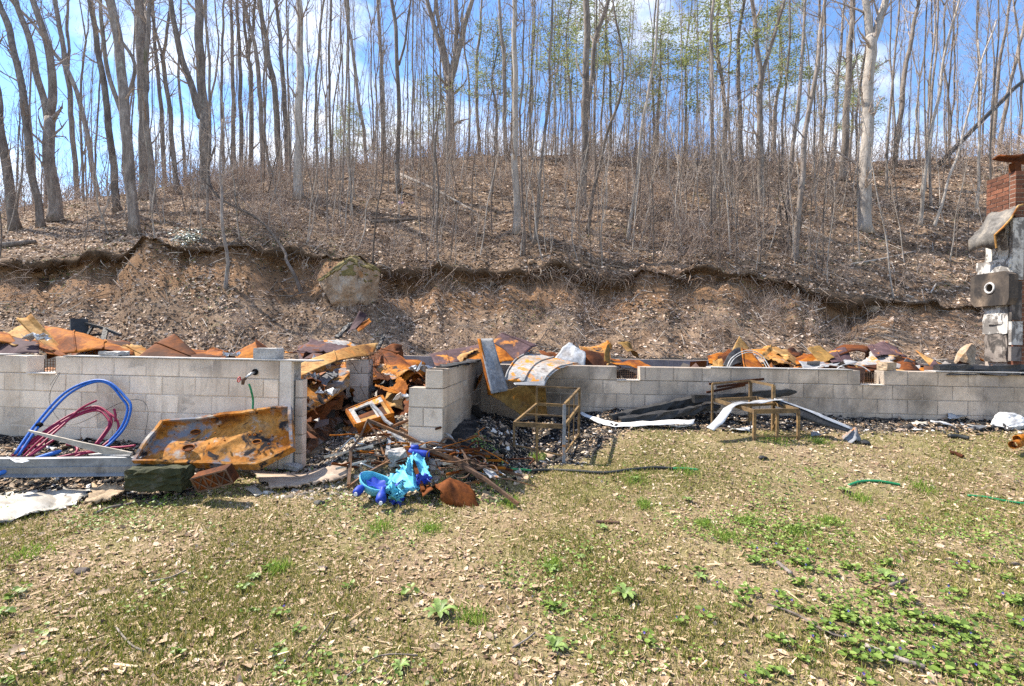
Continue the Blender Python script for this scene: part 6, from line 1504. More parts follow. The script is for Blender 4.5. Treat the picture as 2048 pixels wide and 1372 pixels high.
# dead trunk leaning across the right skyline
def dead_trunk():
    a = P(1880, 318, 34.0); b = P(2120, 100, 36.0)
    mb = MB(); o, r = stem_tube(mb, [a - Vector((0, 0, .3)), a.lerp(b, .5) + Vector((0, 0, .15)), b], .17, .12, 8, False)
    t = thing('dead_tree', 'dark dead trunk leaning far over to the right edge', 'tree', a); ORG[t.name] = a
    mb.build('trunk', M['char'], t, True); c = MB(); crown_on(c, o, r, .2, 6, (.5, 1.4), 1); c.build('crown', M['bark_dark'], t)
dead_trunk()
def log(label, pts, r, mat='bark_pale', name='fallen_log'):
    q = [PH(*p) + Vector((0, 0, r * .7)) for p in pts]; mb = MB(); mb.tube(spline(q, 4), [r * (1 - .5 * k / (4 * (len(q) - 1))) for k in range(4 * (len(q) - 1) + 1)], 7)
    return tag(mb.build(name, M[mat], None, True), label, 'log')
log('grey fallen log at the left edge of the slope', [(-40, 502), (20, 494), (72, 488)], .16, 'bark')
log('pale fallen limb lying down the middle of the slope', [(800, 352), (860, 378), (910, 404), (950, 428)], .10)
log('dark fallen limb across the slope above the boulder', [(740, 448), (800, 444), (880, 438)], .09, 'bark_dark')
log('bent pale branch lying on the right end of the bank', [(1812, 592), (1836, 602), (1856, 594), (1872, 570)], .05, name='fallen_branch')
log('thin fallen pole propped over the right slope', [(1700, 530), (1760, 520), (1830, 505)], .045, name='fallen_branch')
log('pale fallen branch under the big trunk on the right', [(1600, 452), (1640, 470), (1670, 488)], .05, name='fallen_branch')
def purple_scrap():
    c = PH(806, 410); mb = MB(); g = sheet_grid([c + Vector((-.28, 0, .02)), c + Vector((.28, .05, .03)), c + Vector((.24, .3, .22)), c + Vector((-.24, .3, .2))], crumple=.05, nu=10, nv=7); shell(mb, g, 10, 7, .006)
    tag(mb.build('purple_scrap', plain('purple_scrap', (.12, .06, .20)), None, True), 'small purple scrap of plastic lying on the slope above the boulder', 'scrap')
purple_scrap()
LAND = [(-60, 'the trunk at the left edge'), (100, 'the stout forked tree on the left'), (230, 'the big grey trunk on the left'), (300, 'the thick straight trunk on the left'), (345, 'the hooked skyline tree'), (405, 'the leaning twin trunk'), (490, 'the row of straight skyline trees'),
    (560, 'the dark tree beside the pale pole'), (600, 'the pale pole-like trunk'), (700, 'the boulder'), (765, 'the purple scrap'), (830, 'the fallen limb on the slope'), (900, 'the wide vase-shaped tree'), (970, 'the slim tree by the vase-shaped one'), (1032, 'the tall pale centre trunk'),
    (1090, 'the leaning brown tree'), (1168, 'the double trunk'), (1225, 'the dark curving tree'), (1290, 'the pale slender leaning tree'), (1360, 'the brushwood right of centre'), (1428, 'the tallest green tree'), (1480, 'the short dark trunk'), (1525, 'the wide V tree'), (1605, 'the brown leaning tree'),
    (1690, 'the dark leaning trunk'), (1735, 'the very big pale trunk'), (1800, 'the far right skyline tree'), (1860, 'the pale leaning tree on the right'), (1915, 'the strongly leaning thin tree'), (1985, 'the chimney top'), (2070, 'the right edge')]
def side(px): return 'left' if px < min(LAND, key=lambda q: abs(q[0] - px))[0] else 'right'
def near(px): return min(LAND, key=lambda q: abs(q[0] - px))[1]
# bare trees of the wood behind: a few kinds, each copied
def variant(kind):
    t = bpy.data.objects.new('bare_tree', None); COL.objects.link(t); ORG[t.name] = Vector((0, 0, 0))
    tr, cr = MB(), MB(); h = R.uniform(17, 23); r = R.uniform(.06, .125); lean = Vector((R.uniform(-.06, .06), R.uniform(-.04, .04), 1))
    pts = [Vector((0, 0, -.6))] + [Vector((lean.x * h * f + R.uniform(-.25, .25), lean.y * h * f + R.uniform(-.25, .25), h * f)) for f in (.2, .42, .62)]
    if kind % 3 == 0:
        out, rad = stem_tube(tr, pts, r, r * .7, 7)
        for s in (-1, 1):
            q = pts[-1]; fk = [q, q + Vector((s * R.uniform(.5, .9), R.uniform(-.5, .5), h * .14)), q + Vector((s * R.uniform(1.2, 2.2), R.uniform(-1, 1), h * .40))]
            o2, r2 = stem_tube(tr, fk, r * .6, r * .15, 6, False); crown_on(cr, o2, r2, .1, 9, (1.0, 2.6), 2)
    else:
        pts += [Vector((lean.x * h * .82 + R.uniform(-.4, .4), lean.y * h * .8, h * .82)), Vector((lean.x * h, lean.y * h, h))]
        out, rad = stem_tube(tr, pts, r, r * .15, 7)
        crown_on(cr, out, rad, .30, 20, (1.0, 3.2), 2)
    crown_on(cr, out, rad, .12, 7, (.5, 1.8), 1)
    tr.build('trunk', M['bark'], t, True); cr.build('crown', M['twig'], t)
    return t
GRP_T = 'bare trees of the wood behind'
def copy_tree(proto, loc, rz, sc, mat=None):
    c = proto.copy(); COL.objects.link(c); c.location = loc; c.rotation_euler = (0, 0, rz); c.scale = (sc[0], sc[0], sc[1])
    for ch in proto.children:
        d = ch.copy(); COL.objects.link(d); d.parent = c
    return c
protos = [variant(k) for k in range(9)]
cnt = 0; taken = list(TREES); used = set(); tries = 0
while cnt < 200 and tries < 6000:
    tries += 1
    px = R.uniform(-160, 2210); Y = 21 + 36 * R.random() ** .75
    if px < 420 and R.random() < .40: continue
    x = (px - CX) / FPX * Y
    if min((x - a) ** 2 + (Y - b) ** 2 for a, b in taken) < (.9 if Y > 26 else 2.2): continue
    taken.append((x, Y)); k = R.randrange(9); s = R.uniform(.75, 1.15); th_ = R.uniform(.55, 1.1) * (1 if Y > 30 else .6)
    loc = (x, Y, hill_z(x, Y)); p = protos[k]
    if k not in used: used.add(k); o = p; o.location = loc; o.rotation_euler = (0, 0, R.uniform(0, 6.28)); o.scale = (s * th_, s * th_, s)
    else: o = copy_tree(p, loc, R.uniform(0, 6.28), (s * th_, s))
    tag(o, f"{'thin' if s * th_ < .62 else 'slim' if s * th_ < .85 else 'sturdier'} {'forked' if k % 3 == 0 else 'straight'} tree {'far ' if Y > 40 else ''}behind, {side(px)} of {near(px)}", 'tree', GRP_T); cnt += 1
# the far wood over the crest, too many stems to count
def far_wood():
    parts = []
    for p in protos[:6]:
        tv, tf = [], []
        for ch in p.children:
            me = ch.data; b = len(tv); tv += [tuple(v.co) for v in me.vertices]
            for q in me.polygons:
                vs = list(q.vertices)
                for i in range(1, len(vs) - 1): tf.append((b + vs[0], b + vs[i], b + vs[i + 1]))
        n = 38; pos = []
        while len(pos) < n:
            px = R.choice([R.uniform(-300, 2350), R.gauss(1100, 330)]); Y = R.uniform(40, 72); x = (px - CX) / FPX * Y; pos.append((x, Y, hill_z(x, Y) - .3))
        w = NR.uniform(.5, .8, n); s = NR.uniform(.7, 1.0, n)
        parts.append(scatter(np.array(tv), np.array(tf), np.array(pos), np.tile([0, 0, 1.0], (n, 1)), np.stack([w, w, s], 1), tilt=.03))
    V, F = joined(parts); tag(np_mesh('far_wood', V, F, M['bark_pale'], 'stuff'), 'far bare wood of thin grey stems beyond the crest')
far_wood()
# saplings and whips in front
def sapling_variant(k):
    t = bpy.data.objects.new('sapling', None); COL.objects.link(t); ORG[t.name] = Vector((0, 0, 0))
    tr, cr = MB(), MB(); h = R.uniform(3.0, 6.0); l = R.uniform(-.25, .25)
    pts = [Vector((0, 0, -.2))] + [Vector((l * h * f + R.uniform(-.08, .08), R.uniform(-.1, .1), h * f)) for f in (.25, .5, .75, 1)]
    out, rad = stem_tube(tr, pts, R.uniform(.014, .028), .005, 5, False, .06)
    crown_on(cr, out, rad, .15, 20, (.3, 1.2), 1, .2)
    tr.build('trunk', M['bark_pale'] if k % 3 else M['bark_dark'], t, True); cr.build('crown', M['twig'], t); return t
sp = [sapling_variant(k) for k in range(7)]; used = set()
for i in range(290):
    px = R.choice([R.uniform(-100, 2150), R.gauss(900, 300), R.gauss(1450, 180)]); Y = 19.6 + 14 * R.random() ** 1.6
    x = (px - CX) / FPX * Y; loc = (x, Y, hill_z(x, Y)); k = R.randrange(7); s = R.uniform(.7, 1.5)
    if k not in used: used.add(k); o = sp[k]; o.location = loc; o.scale = (s, s, s); o.rotation_euler = (0, 0, R.uniform(0, 6.28))
    else: o = copy_tree(sp[k], loc, R.uniform(0, 6.28), (s, s))
    tag(o, f"{'pale' if k % 3 else 'dark'} {'knee-high slope' if s < .8 else 'thin' if s < 1.15 else 'tall'} sapling {'low' if Y < 22 else 'high'} on the slope {side(px)} of {near(px)}".replace('knee-high slope', 'short'), 'sapling', 'bare saplings on the slope')
# trees with fresh green
def green_variant(k):
    t = bpy.data.objects.new('green_tree', None); COL.objects.link(t); ORG[t.name] = Vector((0, 0, 0))
    tr, cr = MB(), MB(); h = R.uniform(9.5, 11.5)
    pts = [Vector((0, 0, -.5))] + [Vector((R.uniform(-.3, .3), R.uniform(-.3, .3), h * f)) for f in (.3, .6, .85, 1)]
    out, rad = stem_tube(tr, pts, .13, .02, 7); cen = []
    for j in range(34):
        f = .34 + .66 * (j / 33); i = int(f * (len(out) - 1)); p = out[i]; L = (1.25 - f) * R.uniform(1.8, 4.2) + .5
        a = j * 2.4 + R.uniform(-.4, .4); d = Vector((math.cos(a), math.sin(a), R.uniform(.05, .45))).normalized()
        pp = [p, p + d * L * .5 + Vector((0, 0, -.05)), p + d * L + Vector((0, 0, -.1 * L))]
        tr.tube(pp, [.028, .016, .006], 4, False)
        for q in range(int(L * 3)):
            u = R.uniform(.3, 1); cen.append((pp[0].lerp(pp[2], u) + Vector((R.gauss(0, .22), R.gauss(0, .22), R.gauss(0, .14))), R.uniform(.18, .42)))
    tr.build('trunk', M['bark'], t, True)
    pos = []
    for c, r in cen:
        for _ in range(32): pos.append(tuple(c + Vector((R.gauss(0, r), R.gauss(0, r), R.gauss(0, r * .6)))))
    pos = np.array(pos); n = len(pos)
    tv = [(-.5, 0, 0), (0, -.16, .06), (.5, 0, 0), (0, .16, .06)]; tf = [(0, 1, 3), (1, 2, 3)]
    V, F = scatter(tv, tf, pos, np.tile([0, 0, 1.0], (n, 1)), NR.uniform(.10, .24, n), tilt=.8)
    o = np_mesh('crown', V, F, M['spring_leaf'], None, False, t); return t
M['spring_leaf'] = islands('spring_leaf', [(0, (.13, .17, .05)), (.5, (.26, .30, .11)), (1, (.42, .44, .20))], rough=.7, trans=.35)
gp = [green_variant(k) for k in range(3)]; used = set()
for (px, Y, s, lab) in [(1135, 33, 1.0, 'light green young tree filling the gap right of the pale centre trunk'), (985, 36, .85, 'thin green tree left of the pale centre trunk'), (1440, 30, 1.15, 'tallest green tree rising right of centre'),
        (1310, 35, .95, 'green tree behind the pale slender leaning one'), (860, 42, .75, 'faint green tree low behind the vase-shaped tree'), (690, 45, .8, 'faint green tree left of the thin trees above the boulder'), (1545, 38, 1.05, 'yellowish green tree behind the wide V tree'),
        (1695, 40, .9, 'small green crown beside the dark leaning trunk'), (1215, 38, 1.05, 'green tree behind the double trunk')]:
    k = R.randrange(3); x = (px - CX) / FPX * Y; loc = (x, Y, hill_z(x, Y) - (0 if Y < 40 else 1))
    if k not in used: used.add(k); o = gp[k]; o.location = loc; o.scale = (s, s, s)
    else: o = copy_tree(gp[k], loc, R.uniform(0, 6.28), (s, s))
    tag(o, lab, 'tree', 'green trees in the wood')
for i, o in enumerate(gp):
    if i not in used:
        for ch in list(o.children): bpy.data.objects.remove(ch)
        bpy.data.objects.remove(o)
# ------------------------------------------------------------------ brush, roots and litter of the slope
def brush():
    tmpl = []
    for v in range(5):
        mb = MB()
        for k in range(26):
            p = Vector((R.gauss(0, .35), R.gauss(0, .35), 0)); d = Vector((R.gauss(0, .45), R.gauss(0, .45), R.uniform(.5, 1.2))).normalized(); L = R.uniform(.35, 1.15)
            q = p + d * L * .55; e = q + (d + rand_perp(d) * .5).normalized() * L * .5
            mb.tube([p, q, e], [.006, .0045, .0025], 3, False)
            for z in range(2):
                s = p.lerp(q, R.uniform(.4, 1)); dd = (d + rand_perp(d) * .9).normalized(); mb.tube([s, s + dd * L * R.uniform(.2, .5)], [.0035, .002], 3, False)
        tmpl.append((np.array([tuple(v_) for v_ in mb.v]), np.array([f for f in mb.f])))
    parts = []
    for tv, tf in tmpl:
        n = 120; pos = []
        while len(pos) < n:
            px = R.choice([R.uniform(-150, 2200), R.gauss(560, 130), R.gauss(1430, 150), R.gauss(900, 350)]); Y = 19.7 + 21 * R.random() ** 1.1
            x = (px - CX) / FPX * Y; pos.append((x, Y, hill_z(x, Y) - .05))
        V, F = scatter(tv, tf, np.array(pos), np.tile([0, 0, 1.0], (n, 1)), NR.uniform(.6, 1.9, n), tilt=.5); parts.append((V, F))
        n = 42; pos = []
        while len(pos) < n:
            px = R.uniform(-150, 2200); Y = R.uniform(32, 44); x = (px - CX) / FPX * Y; pos.append((x, Y, hill_z(x, Y) - .05))
        V, F = scatter(tv, tf, np.array(pos), np.tile([0, 0, 1.0], (n, 1)), NR.uniform(1.2, 3.4, n), tilt=.3); parts.append((V, F))
        n = 36; pos = []
        while len(pos) < n:
            px = R.choice([R.uniform(560, 1700), R.uniform(-100, 2100)]); Y = R.uniform(15.2, 19.2); x = (px - CX) / FPX * Y; pos.append((x, Y, hill_z(x, Y) - .05))
        V, F = scatter(tv, tf, np.array(pos), np.tile([0, -.7, .6], (n, 1)), NR.uniform(.4, 1.0, n), tilt=.5); parts.append((V, F))
    V, F = joined(parts)
    m = islands('brush_twig', [(0, (.18, .125, .10)), (.5, (.33, .25, .205)), (1, (.52, .44, .38))], rough=.95)
    tag(np_mesh('undergrowth', V, F, m, 'stuff'), 'brown twiggy undergrowth over the wooded slope')
brush()
def roots():
    mb = MB()
    for k in range(700):
        px = R.choice([R.uniform(560, 1700), R.uniform(-60, 1750), R.gauss(1130, 60), R.gauss(1300, 120)])
        ly = LIP_Y + .5 * mn.noise(Vector((px * .004, 3.1, 0))); x = (px - CX) / FPX * ly
        z = CAM_H + ray(px, ip(px, LPX, LPY) + R.uniform(4, 26))[1] * ly
        p = Vector((x, ly - .10, z)); pts = [p + Vector((0, .15, .05))]
        d = Vector((R.uniform(-1, 1), R.uniform(-.5, .05), R.uniform(-.8, .1))).normalized(); L = R.uniform(.15, .7)
        for s in range(4): p = p + d * L / 4; pts.append(p.copy()); d = (d + Vector((R.uniform(-.5, .5), R.uniform(-.25, .2), R.uniform(-.5, .15)))).normalized()
        r = R.choice([.006, .008, .008, .012, .02]); mb.tube(pts, [r, r, r * .8, r * .6, r * .3], 4, False)
    m = islands('root_fibre', [(0, (.10, .06, .04)), (.6, (.24, .16, .11)), (1, (.42, .35, .28))], rough=.9)
    o = mb.build('hanging_roots', m, None); o['kind'] = 'stuff'; tag(o, 'bare roots hanging out of the broken lip of the bank')
roots()
def surface_points(V, F, n, wfun):
    """random points on a quad mesh, weighted by wfun(centres) per unit area"""
    Q = V.reshape(-1, 3)[F]; c = Q.mean(1); nr = np.cross(Q[:, 2] - Q[:, 0], Q[:, 3] - Q[:, 1]); ar = np.linalg.norm(nr, axis=1) / 2 + 1e-12
    w = ar * wfun(c); w /= w.sum(); i = NR.choice(len(F), n, p=w); u, v = NR.random((n, 1)), NR.random((n, 1)); q = Q[i]
    p = (q[:, 0] * (1 - u) + q[:, 1] * u) * (1 - v) + (q[:, 3] * (1 - u) + q[:, 2] * u) * v
    nn = nr[i] / (2 * ar[i][:, None]); nn *= np.sign(nn[:, 2:3] + 1e-9); return p, nn
def in_view(c, pad=420):
    px = CX + FPX * c[:, 0] / np.maximum(c[:, 1], .1); return ((px > -pad) & (px < 2048 + pad)).astype(float) * (c[:, 1] > .5)
LEAF_V = [(-.5, 0, .05), (-.12, -.27, -.02), (.25, -.22, .06), (.5, 0, .0), (.22, .25, -.03), (-.15, .24, .09), (0, 0, -.05)]
LEAF_F = [(0, 1, 6), (1, 2, 6), (2, 3, 6), (3, 4, 6), (4, 5, 6), (5, 0, 6)]
def hill_litter():
    wf = lambda c: in_view(c) * (c[:, 1] < 46) * (1.0 / np.maximum(c[:, 1] - 6, 6)) * np.where((c[:, 1] > 14.9) & (c[:, 1] < 19.7), np.array([.28 + 1.2 * max(0, mn.noise(Vector((q[0] * .5, q[2] * .9, 7))) + .25) - (.3 if 18.2 < q[1] < 19.7 else 0) for q in c]).clip(.03), 1.0)
    p, n = surface_points(HV, HF, 105000, wf)
    sc = NR.uniform(.06, .17, len(p)) * (.75 + p[:, 1] / 60)
    V, F = scatter(LEAF_V, LEAF_F, p + n * .02, n, sc, tilt=.45)
    m = islands('dry_leaf_hill', [(0, (.045, .027, .018)), (.3, (.14, .088, .055)), (.5, (.34, .225, .15)), (.74, (.53, .385, .28)), (1, (.72, .58, .47))], rough=.7, trans=.12)
    tag(np_mesh('hill_litter', V, F, m, 'stuff'), 'dry brown leaf litter covering the wooded slope')
    # clods, sticks and earth crumbs on the bank
    wf = lambda c: in_view(c) * (c[:, 1] < 20.0) * (c[:, 1] > 14.6)
    p, n = surface_points(HV, HF, 9000, wf)
    tv = [(-.5, -.4, -.1), (.5, -.35, -.1), (.4, .45, -.1), (-.45, .4, -.1), (.05, 0, .45)]; tf = [(0, 1, 4), (1, 2, 4), (2, 3, 4), (3, 0, 4)]
    V, F = scatter(tv, tf, p, n, NR.uniform(.03, .15, len(p)) ** 1.15, tilt=.5)
    m = islands('earth_clod', [(0, (.045, .03, .02)), (.6, (.14, .092, .06)), (1, (.25, .17, .11))], rough=.95)
    tag(np_mesh('earth_clods', V, F, m, 'stuff'), 'loose earth clods on the clay bank')
    p, n = surface_points(HV, HF, 5200, lambda c: in_view(c) * (c[:, 1] < 30) * (1.0 / np.maximum(c[:, 1] - 8, 5)))
    tv = np.array([(-.5, -.012, 0), (-.5, .012, 0), (-.5, 0, .02), (0, -.01, .03), (0, .012, .03), (0, 0, .05), (.5, -.006, .0), (.5, .006, 0), (.5, 0, .012)])
    tf = []
    for a in (0, 3):
        for k in range(3): k2 = (k + 1) % 3; tf += [(a + k, a + k2, a + 3 + k2), (a + k, a + 3 + k2, a + 3 + k)]
    V, F = scatter(tv, tf, p + n * .02, n, NR.uniform(.25, 1.1, len(p)), tilt=.35)
    tag(np_mesh('fallen_sticks', V, F, M_STICK, 'stuff'), 'small fallen sticks strewn over the slope')
    # green leaves low on the slope and along the lip
    p, n = surface_points(HV, HF, 9000, lambda c: in_view(c) * (c[:, 1] < 36) * np.array([max(0, mn.noise(Vector((q[0] * .45, q[1] * .6, 3))) - .12 + (.35 if (q[1] > 18.9 and q[1] < 20.8 and q[0] < -7) else 0)) for q in c]))
    V, F = scatter(LEAF_V, LEAF_F, p + n * .05, n, NR.uniform(.03, .085, len(p)), tilt=.5)
    m = islands('ivy_leaf', [(0, (.035, .06, .015)), (.6, (.09, .13, .03)), (1, (.22, .24, .06))], rough=.6, trans=.25)
    tag(np_mesh('ground_ivy', V, F, m, 'stuff'), 'patches of small green plants on the slope and along the bank lip')
M_STICK = islands('fallen_stick', [(0, (.12, .09, .07)), (.6, (.26, .21, .17)), (1, (.48, .43, .38))], rough=.9)
hill_litter()
def laurel():
    c = PH(374, 512, 15.0); t = thing('pale_shrub', 'small shrub with shiny whitish leaves on the bank left of the boulder', 'shrub', c)
    mb = MB(); pos = []
    for k in range(14):
        d = Vector((R.gauss(0, .5), R.gauss(-.2, .4), R.uniform(.4, 1))).normalized(); e = c + d * R.uniform(.25, .6); mb.tube([c, c.lerp(e, .5) + Vector((0, 0, .04)), e], [.012, .009, .005], 4, False)
        for _ in range(22): pos.append(tuple(e + Vector((R.gauss(0, .14), R.gauss(0, .1), R.gauss(0, .12)))))
    mb.build('stem', M['bark_dark'], t); V, F = scatter(LEAF_V, LEAF_F, np.array(pos) - np.array(c)[None], np.tile([0, -.3, 1.0], (len(pos), 1)), NR.uniform(.06, .12, len(pos)), tilt=.4)
    np_mesh('leaves', V, F, islands('pale_leaf', [(0, (.12, .18, .10)), (.5, (.34, .40, .34)), (1, (.70, .74, .74))], rough=.35, trans=.15), None, False, t)
laurel()
# ------------------------------------------------------------------ the lawn: litter, grass, weeds, ash
def front_ok(c):
    x, y = c[:, 0], c[:, 1]
    f = np.where(x < -2.3, 5.35 - .12 * (x + 2.35), np.where(x < -.72, 9.0, np.where(x < -.4, 5.1, 7.3 - .06 * (x + .6))))
    return (y < f - .02).astype(float)
def lawn():
    nzf = lambda c, s, o: np.array([mn.noise(Vector((q[0] * s, q[1] * s, o))) for q in c])
    near = lambda c: in_view(c, 650) * (c[:, 1] > 1.9) * front_ok(c)
    # leaf litter
    p, n = surface_points(GV, GF, 33000, lambda c: near(c) * (1 / np.maximum(c[:, 1], 2.2) ** .7) * (1.0 + .9 * nzf(c, .8, 1) + .35 * np.maximum(0, -c[:, 0] / 3)) .clip(.15))
    sc = NR.lognormal(-3.55, .42, len(p)).clip(.012, .075)
    V, F = scatter(LEAF_V, LEAF_F, p + n * .008, n, sc, tilt=.30)
    m = islands('dry_leaf', [(0, (.09, .053, .032)), (.2, (.23, .145, .09)), (.5, (.40, .275, .17)), (.75, (.52, .38, .26)), (1, (.66, .53, .40))], rough=.75, trans=.12)
    tag(np_mesh('leaf_litter', V, F, m, 'stuff'), 'dry leaf litter strewn over the lawn')
    # bits of bark and straw
    tv = [(-.5, -.04, 0), (.5, -.03, .02), (.5, .03, .02), (-.5, .04, 0), (0, 0, .05)]; tf = [(0, 1, 4), (1, 2, 4), (2, 3, 4), (3, 0, 4)]
    p, n = surface_points(GV, GF, 62000, lambda c: near(c) * (1 / np.maximum(c[:, 1], 2.2)))
    V, F = scatter(tv, tf, p + n * .006, n, NR.lognormal(-3.6, .55, len(p)).clip(.012, .2), tilt=.25)
    m = islands('straw_bit', [(0, (.13, .085, .05)), (.5, (.38, .27, .16)), (1, (.66, .53, .35))], rough=.85)
    tag(np_mesh('straw', V, F, m, 'stuff'), 'straw, bark and twig bits on the lawn')
    # short grass and moss
    gw = lambda c: near(c) * (1 / np.maximum(c[:, 1], 2.0)) * (.26 + np.maximum(0, .30 + 1.5 * nzf(c, .85, 9) + .8 * nzf(c, 2.7, 4))) * np.array([max(0, 1 - 1.6 * ash_amount(q[0], q[1])) for q in c])
    p, n = surface_points(GV, GF, 240000, gw)
    tv = [(-.10, 0, 0), (.10, 0, 0), (.05, .10, .55), (.0, .32, 1.0)]; tf = [(0, 1, 2), (0, 2, 3)]
    h = NR.lognormal(-3.75, .35, len(p)).clip(.010, .06)
    V, F = scatter(tv, tf, p, n, np.stack([h * .9, h, h], 1), tilt=.35)
    m = islands('grass_blade', [(0, (.09, .12, .016)), (.4, (.20, .225, .035)), (.68, (.33, .29, .09)), (1, (.54, .42, .22))], rough=.7, trans=.3)
    tag(np_mesh('grass', V, F, m, 'stuff'), 'short thin grass and moss growing in patches on the lawn')
    # tufts of brighter grass
    parts = []
    spots = [(945, 1243, .10), (1448, 1075, .11), (1075, 918, .1), (1270, 962, .12), (1020, 1008, .09), (1490, 1045, .08), (1590, 1068, .09), (1660, 1045, .09), (1550, 884, .14), (1640, 886, .1), (1370, 945, .12), (1290, 1012, .07), (1410, 1052, .07), (60, 1110, .12), (760, 1058, .09), (1720, 1000, .1), (860, 1062, .09), (1850, 980, .12), (1100, 1135, .07), (560, 1140, .07)]
    pos = []
    for (px, py, r) in spots:
        c = PG(px, py)
        for _ in range(230): 
            x, y = c.x + R.gauss(0, r * .6), c.y + R.gauss(0, r * .6); pos.append((x, y, ground_z(x, y)))
    pos = np.array(pos); h = NR.uniform(.02, .075, len(pos))
    V, F = scatter(tv, tf, pos, np.tile([0, 0, 1.0], (len(pos), 1)), np.stack([h * .45, h, h], 1), tilt=.35)
    m = islands('tuft_blade', [(0, (.10, .20, .02)), (.6, (.22, .34, .05)), (1, (.42, .46, .12))], rough=.6, trans=.35)
    tag(np_mesh('grass_tufts', V, F, m, 'stuff'), 'brighter tufts of fresh grass scattered over the lawn')
    # small clover-like ground cover thick on the right
    cw = lambda c: near(c) * (c[:, 1] < 5.4) * np.maximum(0, -.08 + 1.3 * nzf(c, 1.1, 21) + .5 * nzf(c, 3.5, 2) + .42 * np.clip((c[:, 0] - .4) / 1.6, -1.0, 1) * np.clip((4.4 - c[:, 1]) / 1.2, 0, 1))
    p, n = surface_points(GV, GF, 11000, cw)
    tv2 = [(-.5, 0, 0), (-.2, -.42, .10), (.3, -.38, .10), (.5, 0, .03), (.3, .38, .10), (-.2, .42, .10), (-.05, 0, -.02)]
    V, F = scatter(tv2, LEAF_F, p + np.array([0, 0, 1.0]) * NR.uniform(.01, .05, (len(p), 1)), n, NR.uniform(.010, .028, len(p)), tilt=.35)
    tag(np_mesh('ground_cover', V, F, M['violet_leaf'], 'stuff'), 'low green ground cover thickest at the right of the lawn')
M['violet_leaf'] = islands('violet_leaf', [(0, (.07, .12, .018)), (.5, (.15, .235, .035)), (1, (.28, .36, .09))], rough=.5, trans=.25, spec=.4)
M['violet_petal'] = islands('violet_petal', [(0, (.10, .07, .42)), (1, (.24, .18, .62))], rough=.6, trans=.2)
lawn()
HEART = ([(-.5, 0, .02), (-.62, -.22, .10), (-.45, -.42, .14), (-.05, -.44, .10), (.28, -.24, .05), (.52, 0, -.02), (.28, .24, .05), (-.05, .44, .10), (-.45, .42, .14), (-.62, .22, .10), (-.1, 0, -.03)],
         [(i, (i + 1) % 10, 10) for i in range(10)])
def violet_variant(k):
    n = R.randint(9, 18); pos = []; mb = MB()
    t = bpy.data.objects.new('violet_plant', None); COL.objects.link(t); ORG[t.name] = Vector((0, 0, 0))
    for i in range(n):
        a = R.uniform(0, 6.28); r = R.uniform(.01, .085); e = Vector((math.cos(a) * r, math.sin(a) * r, R.uniform(.018, .06))); pos.append(tuple(e))
        mb.tube([Vector((0, 0, -.005)), e * .6 + Vector((0, 0, .006)), e], [.0016, .0014, .0012], 3, False)
    V, F = scatter(HEART[0], HEART[1], np.array(pos), np.tile([0, 0, 1.0], (n, 1)), NR.uniform(.026, .05, n), tilt=.28)
    np_mesh('leaves', V, F, M['violet_leaf'], None, False, t); mb.build('stems', M['violet_leaf'], t)
    if k in (0, 3):
        fl = []
        for q in range(1):
            c = Vector((R.uniform(-.05, .05), R.uniform(-.05, .05), .075))
            for i in range(5):
                a = i * 1.257; d = Vector((math.cos(a), math.sin(a) * .4 - .3, math.sin(a))).normalized(); fl.append((c, d))
        vs, fs = [], []
        for c, d in fl:
            u = d.cross(Vector((0, 1, 0))).normalized(); b = len(vs)
            vs += [c, c + d * .006 + u * .004, c + d * .012, c + d * .006 - u * .004]; fs += [(b, b + 1, b + 2, b + 3)]
        add_mesh('flowers', vs, fs, M['violet_petal'], t)
    return t
SPOTS = [(30, 1200, 'the left edge'), (130, 1300, 'the lower left corner'), (262, 1290, 'the pale forked stick'), (100, 1060, 'the white plastic sheet'), (165, 1145, 'the rotten wood chunk'), (340, 1160, 'the thin dark twig on the left'), (300, 1030, 'the brown sack'), (508, 1160, 'the small light rosette'), (508, 990, 'the paper scrap'),
    (640, 1290, 'the slanting twig'), (645, 1140, 'the brown bark bit'), (440, 1340, 'the bottom edge left of the middle'), (750, 1050, 'the blue toy'), (878, 1232, 'the large rosette'), (800, 1340, 'the small rosette at the bottom edge'), (960, 1080, 'the middle of the lawn'), (1000, 1010, 'the steel rail foot'), (1050, 1290, 'the twig at the bottom centre'),
    (1100, 1142, 'the small rosette above the lawn centre'), (1215, 1048, 'the brown flat bar'), (1250, 1195, 'the leafy rosette at the lawn centre'), (1110, 1330, 'the grey green weed'), (1375, 1010, 'the bushy weed'), (1330, 1320, 'the bottom edge right of the middle'), (1400, 1160, 'the broad-leaved weed'), (1448, 1075, 'the fresh grass tufts'), (1568, 1143, 'the short pale stick'), (1490, 1250, 'the left end of the violet bed'),
    (1620, 1250, 'the long grey stick'), (1560, 1345, 'the lower end of the violet bed'), (1690, 990, 'the arching green hose'), (1790, 1170, 'the short brown stick'), (1797, 1110, 'the curved twig'), (1790, 1325, 'the thick dark branch piece'), (1880, 1230, 'the right part of the violet bed'), (1990, 1005, 'the bright green hose'), (2020, 1130, 'the dark clod at the right edge'), (1990, 1320, 'the lower right corner')]
def spot(px, py): return min(SPOTS, key=lambda q: abs(q[0] - px) + 1.3 * abs(q[1] - py))[2]
vp = [violet_variant(k) for k in range(8)]; used = set(); VS_ = []
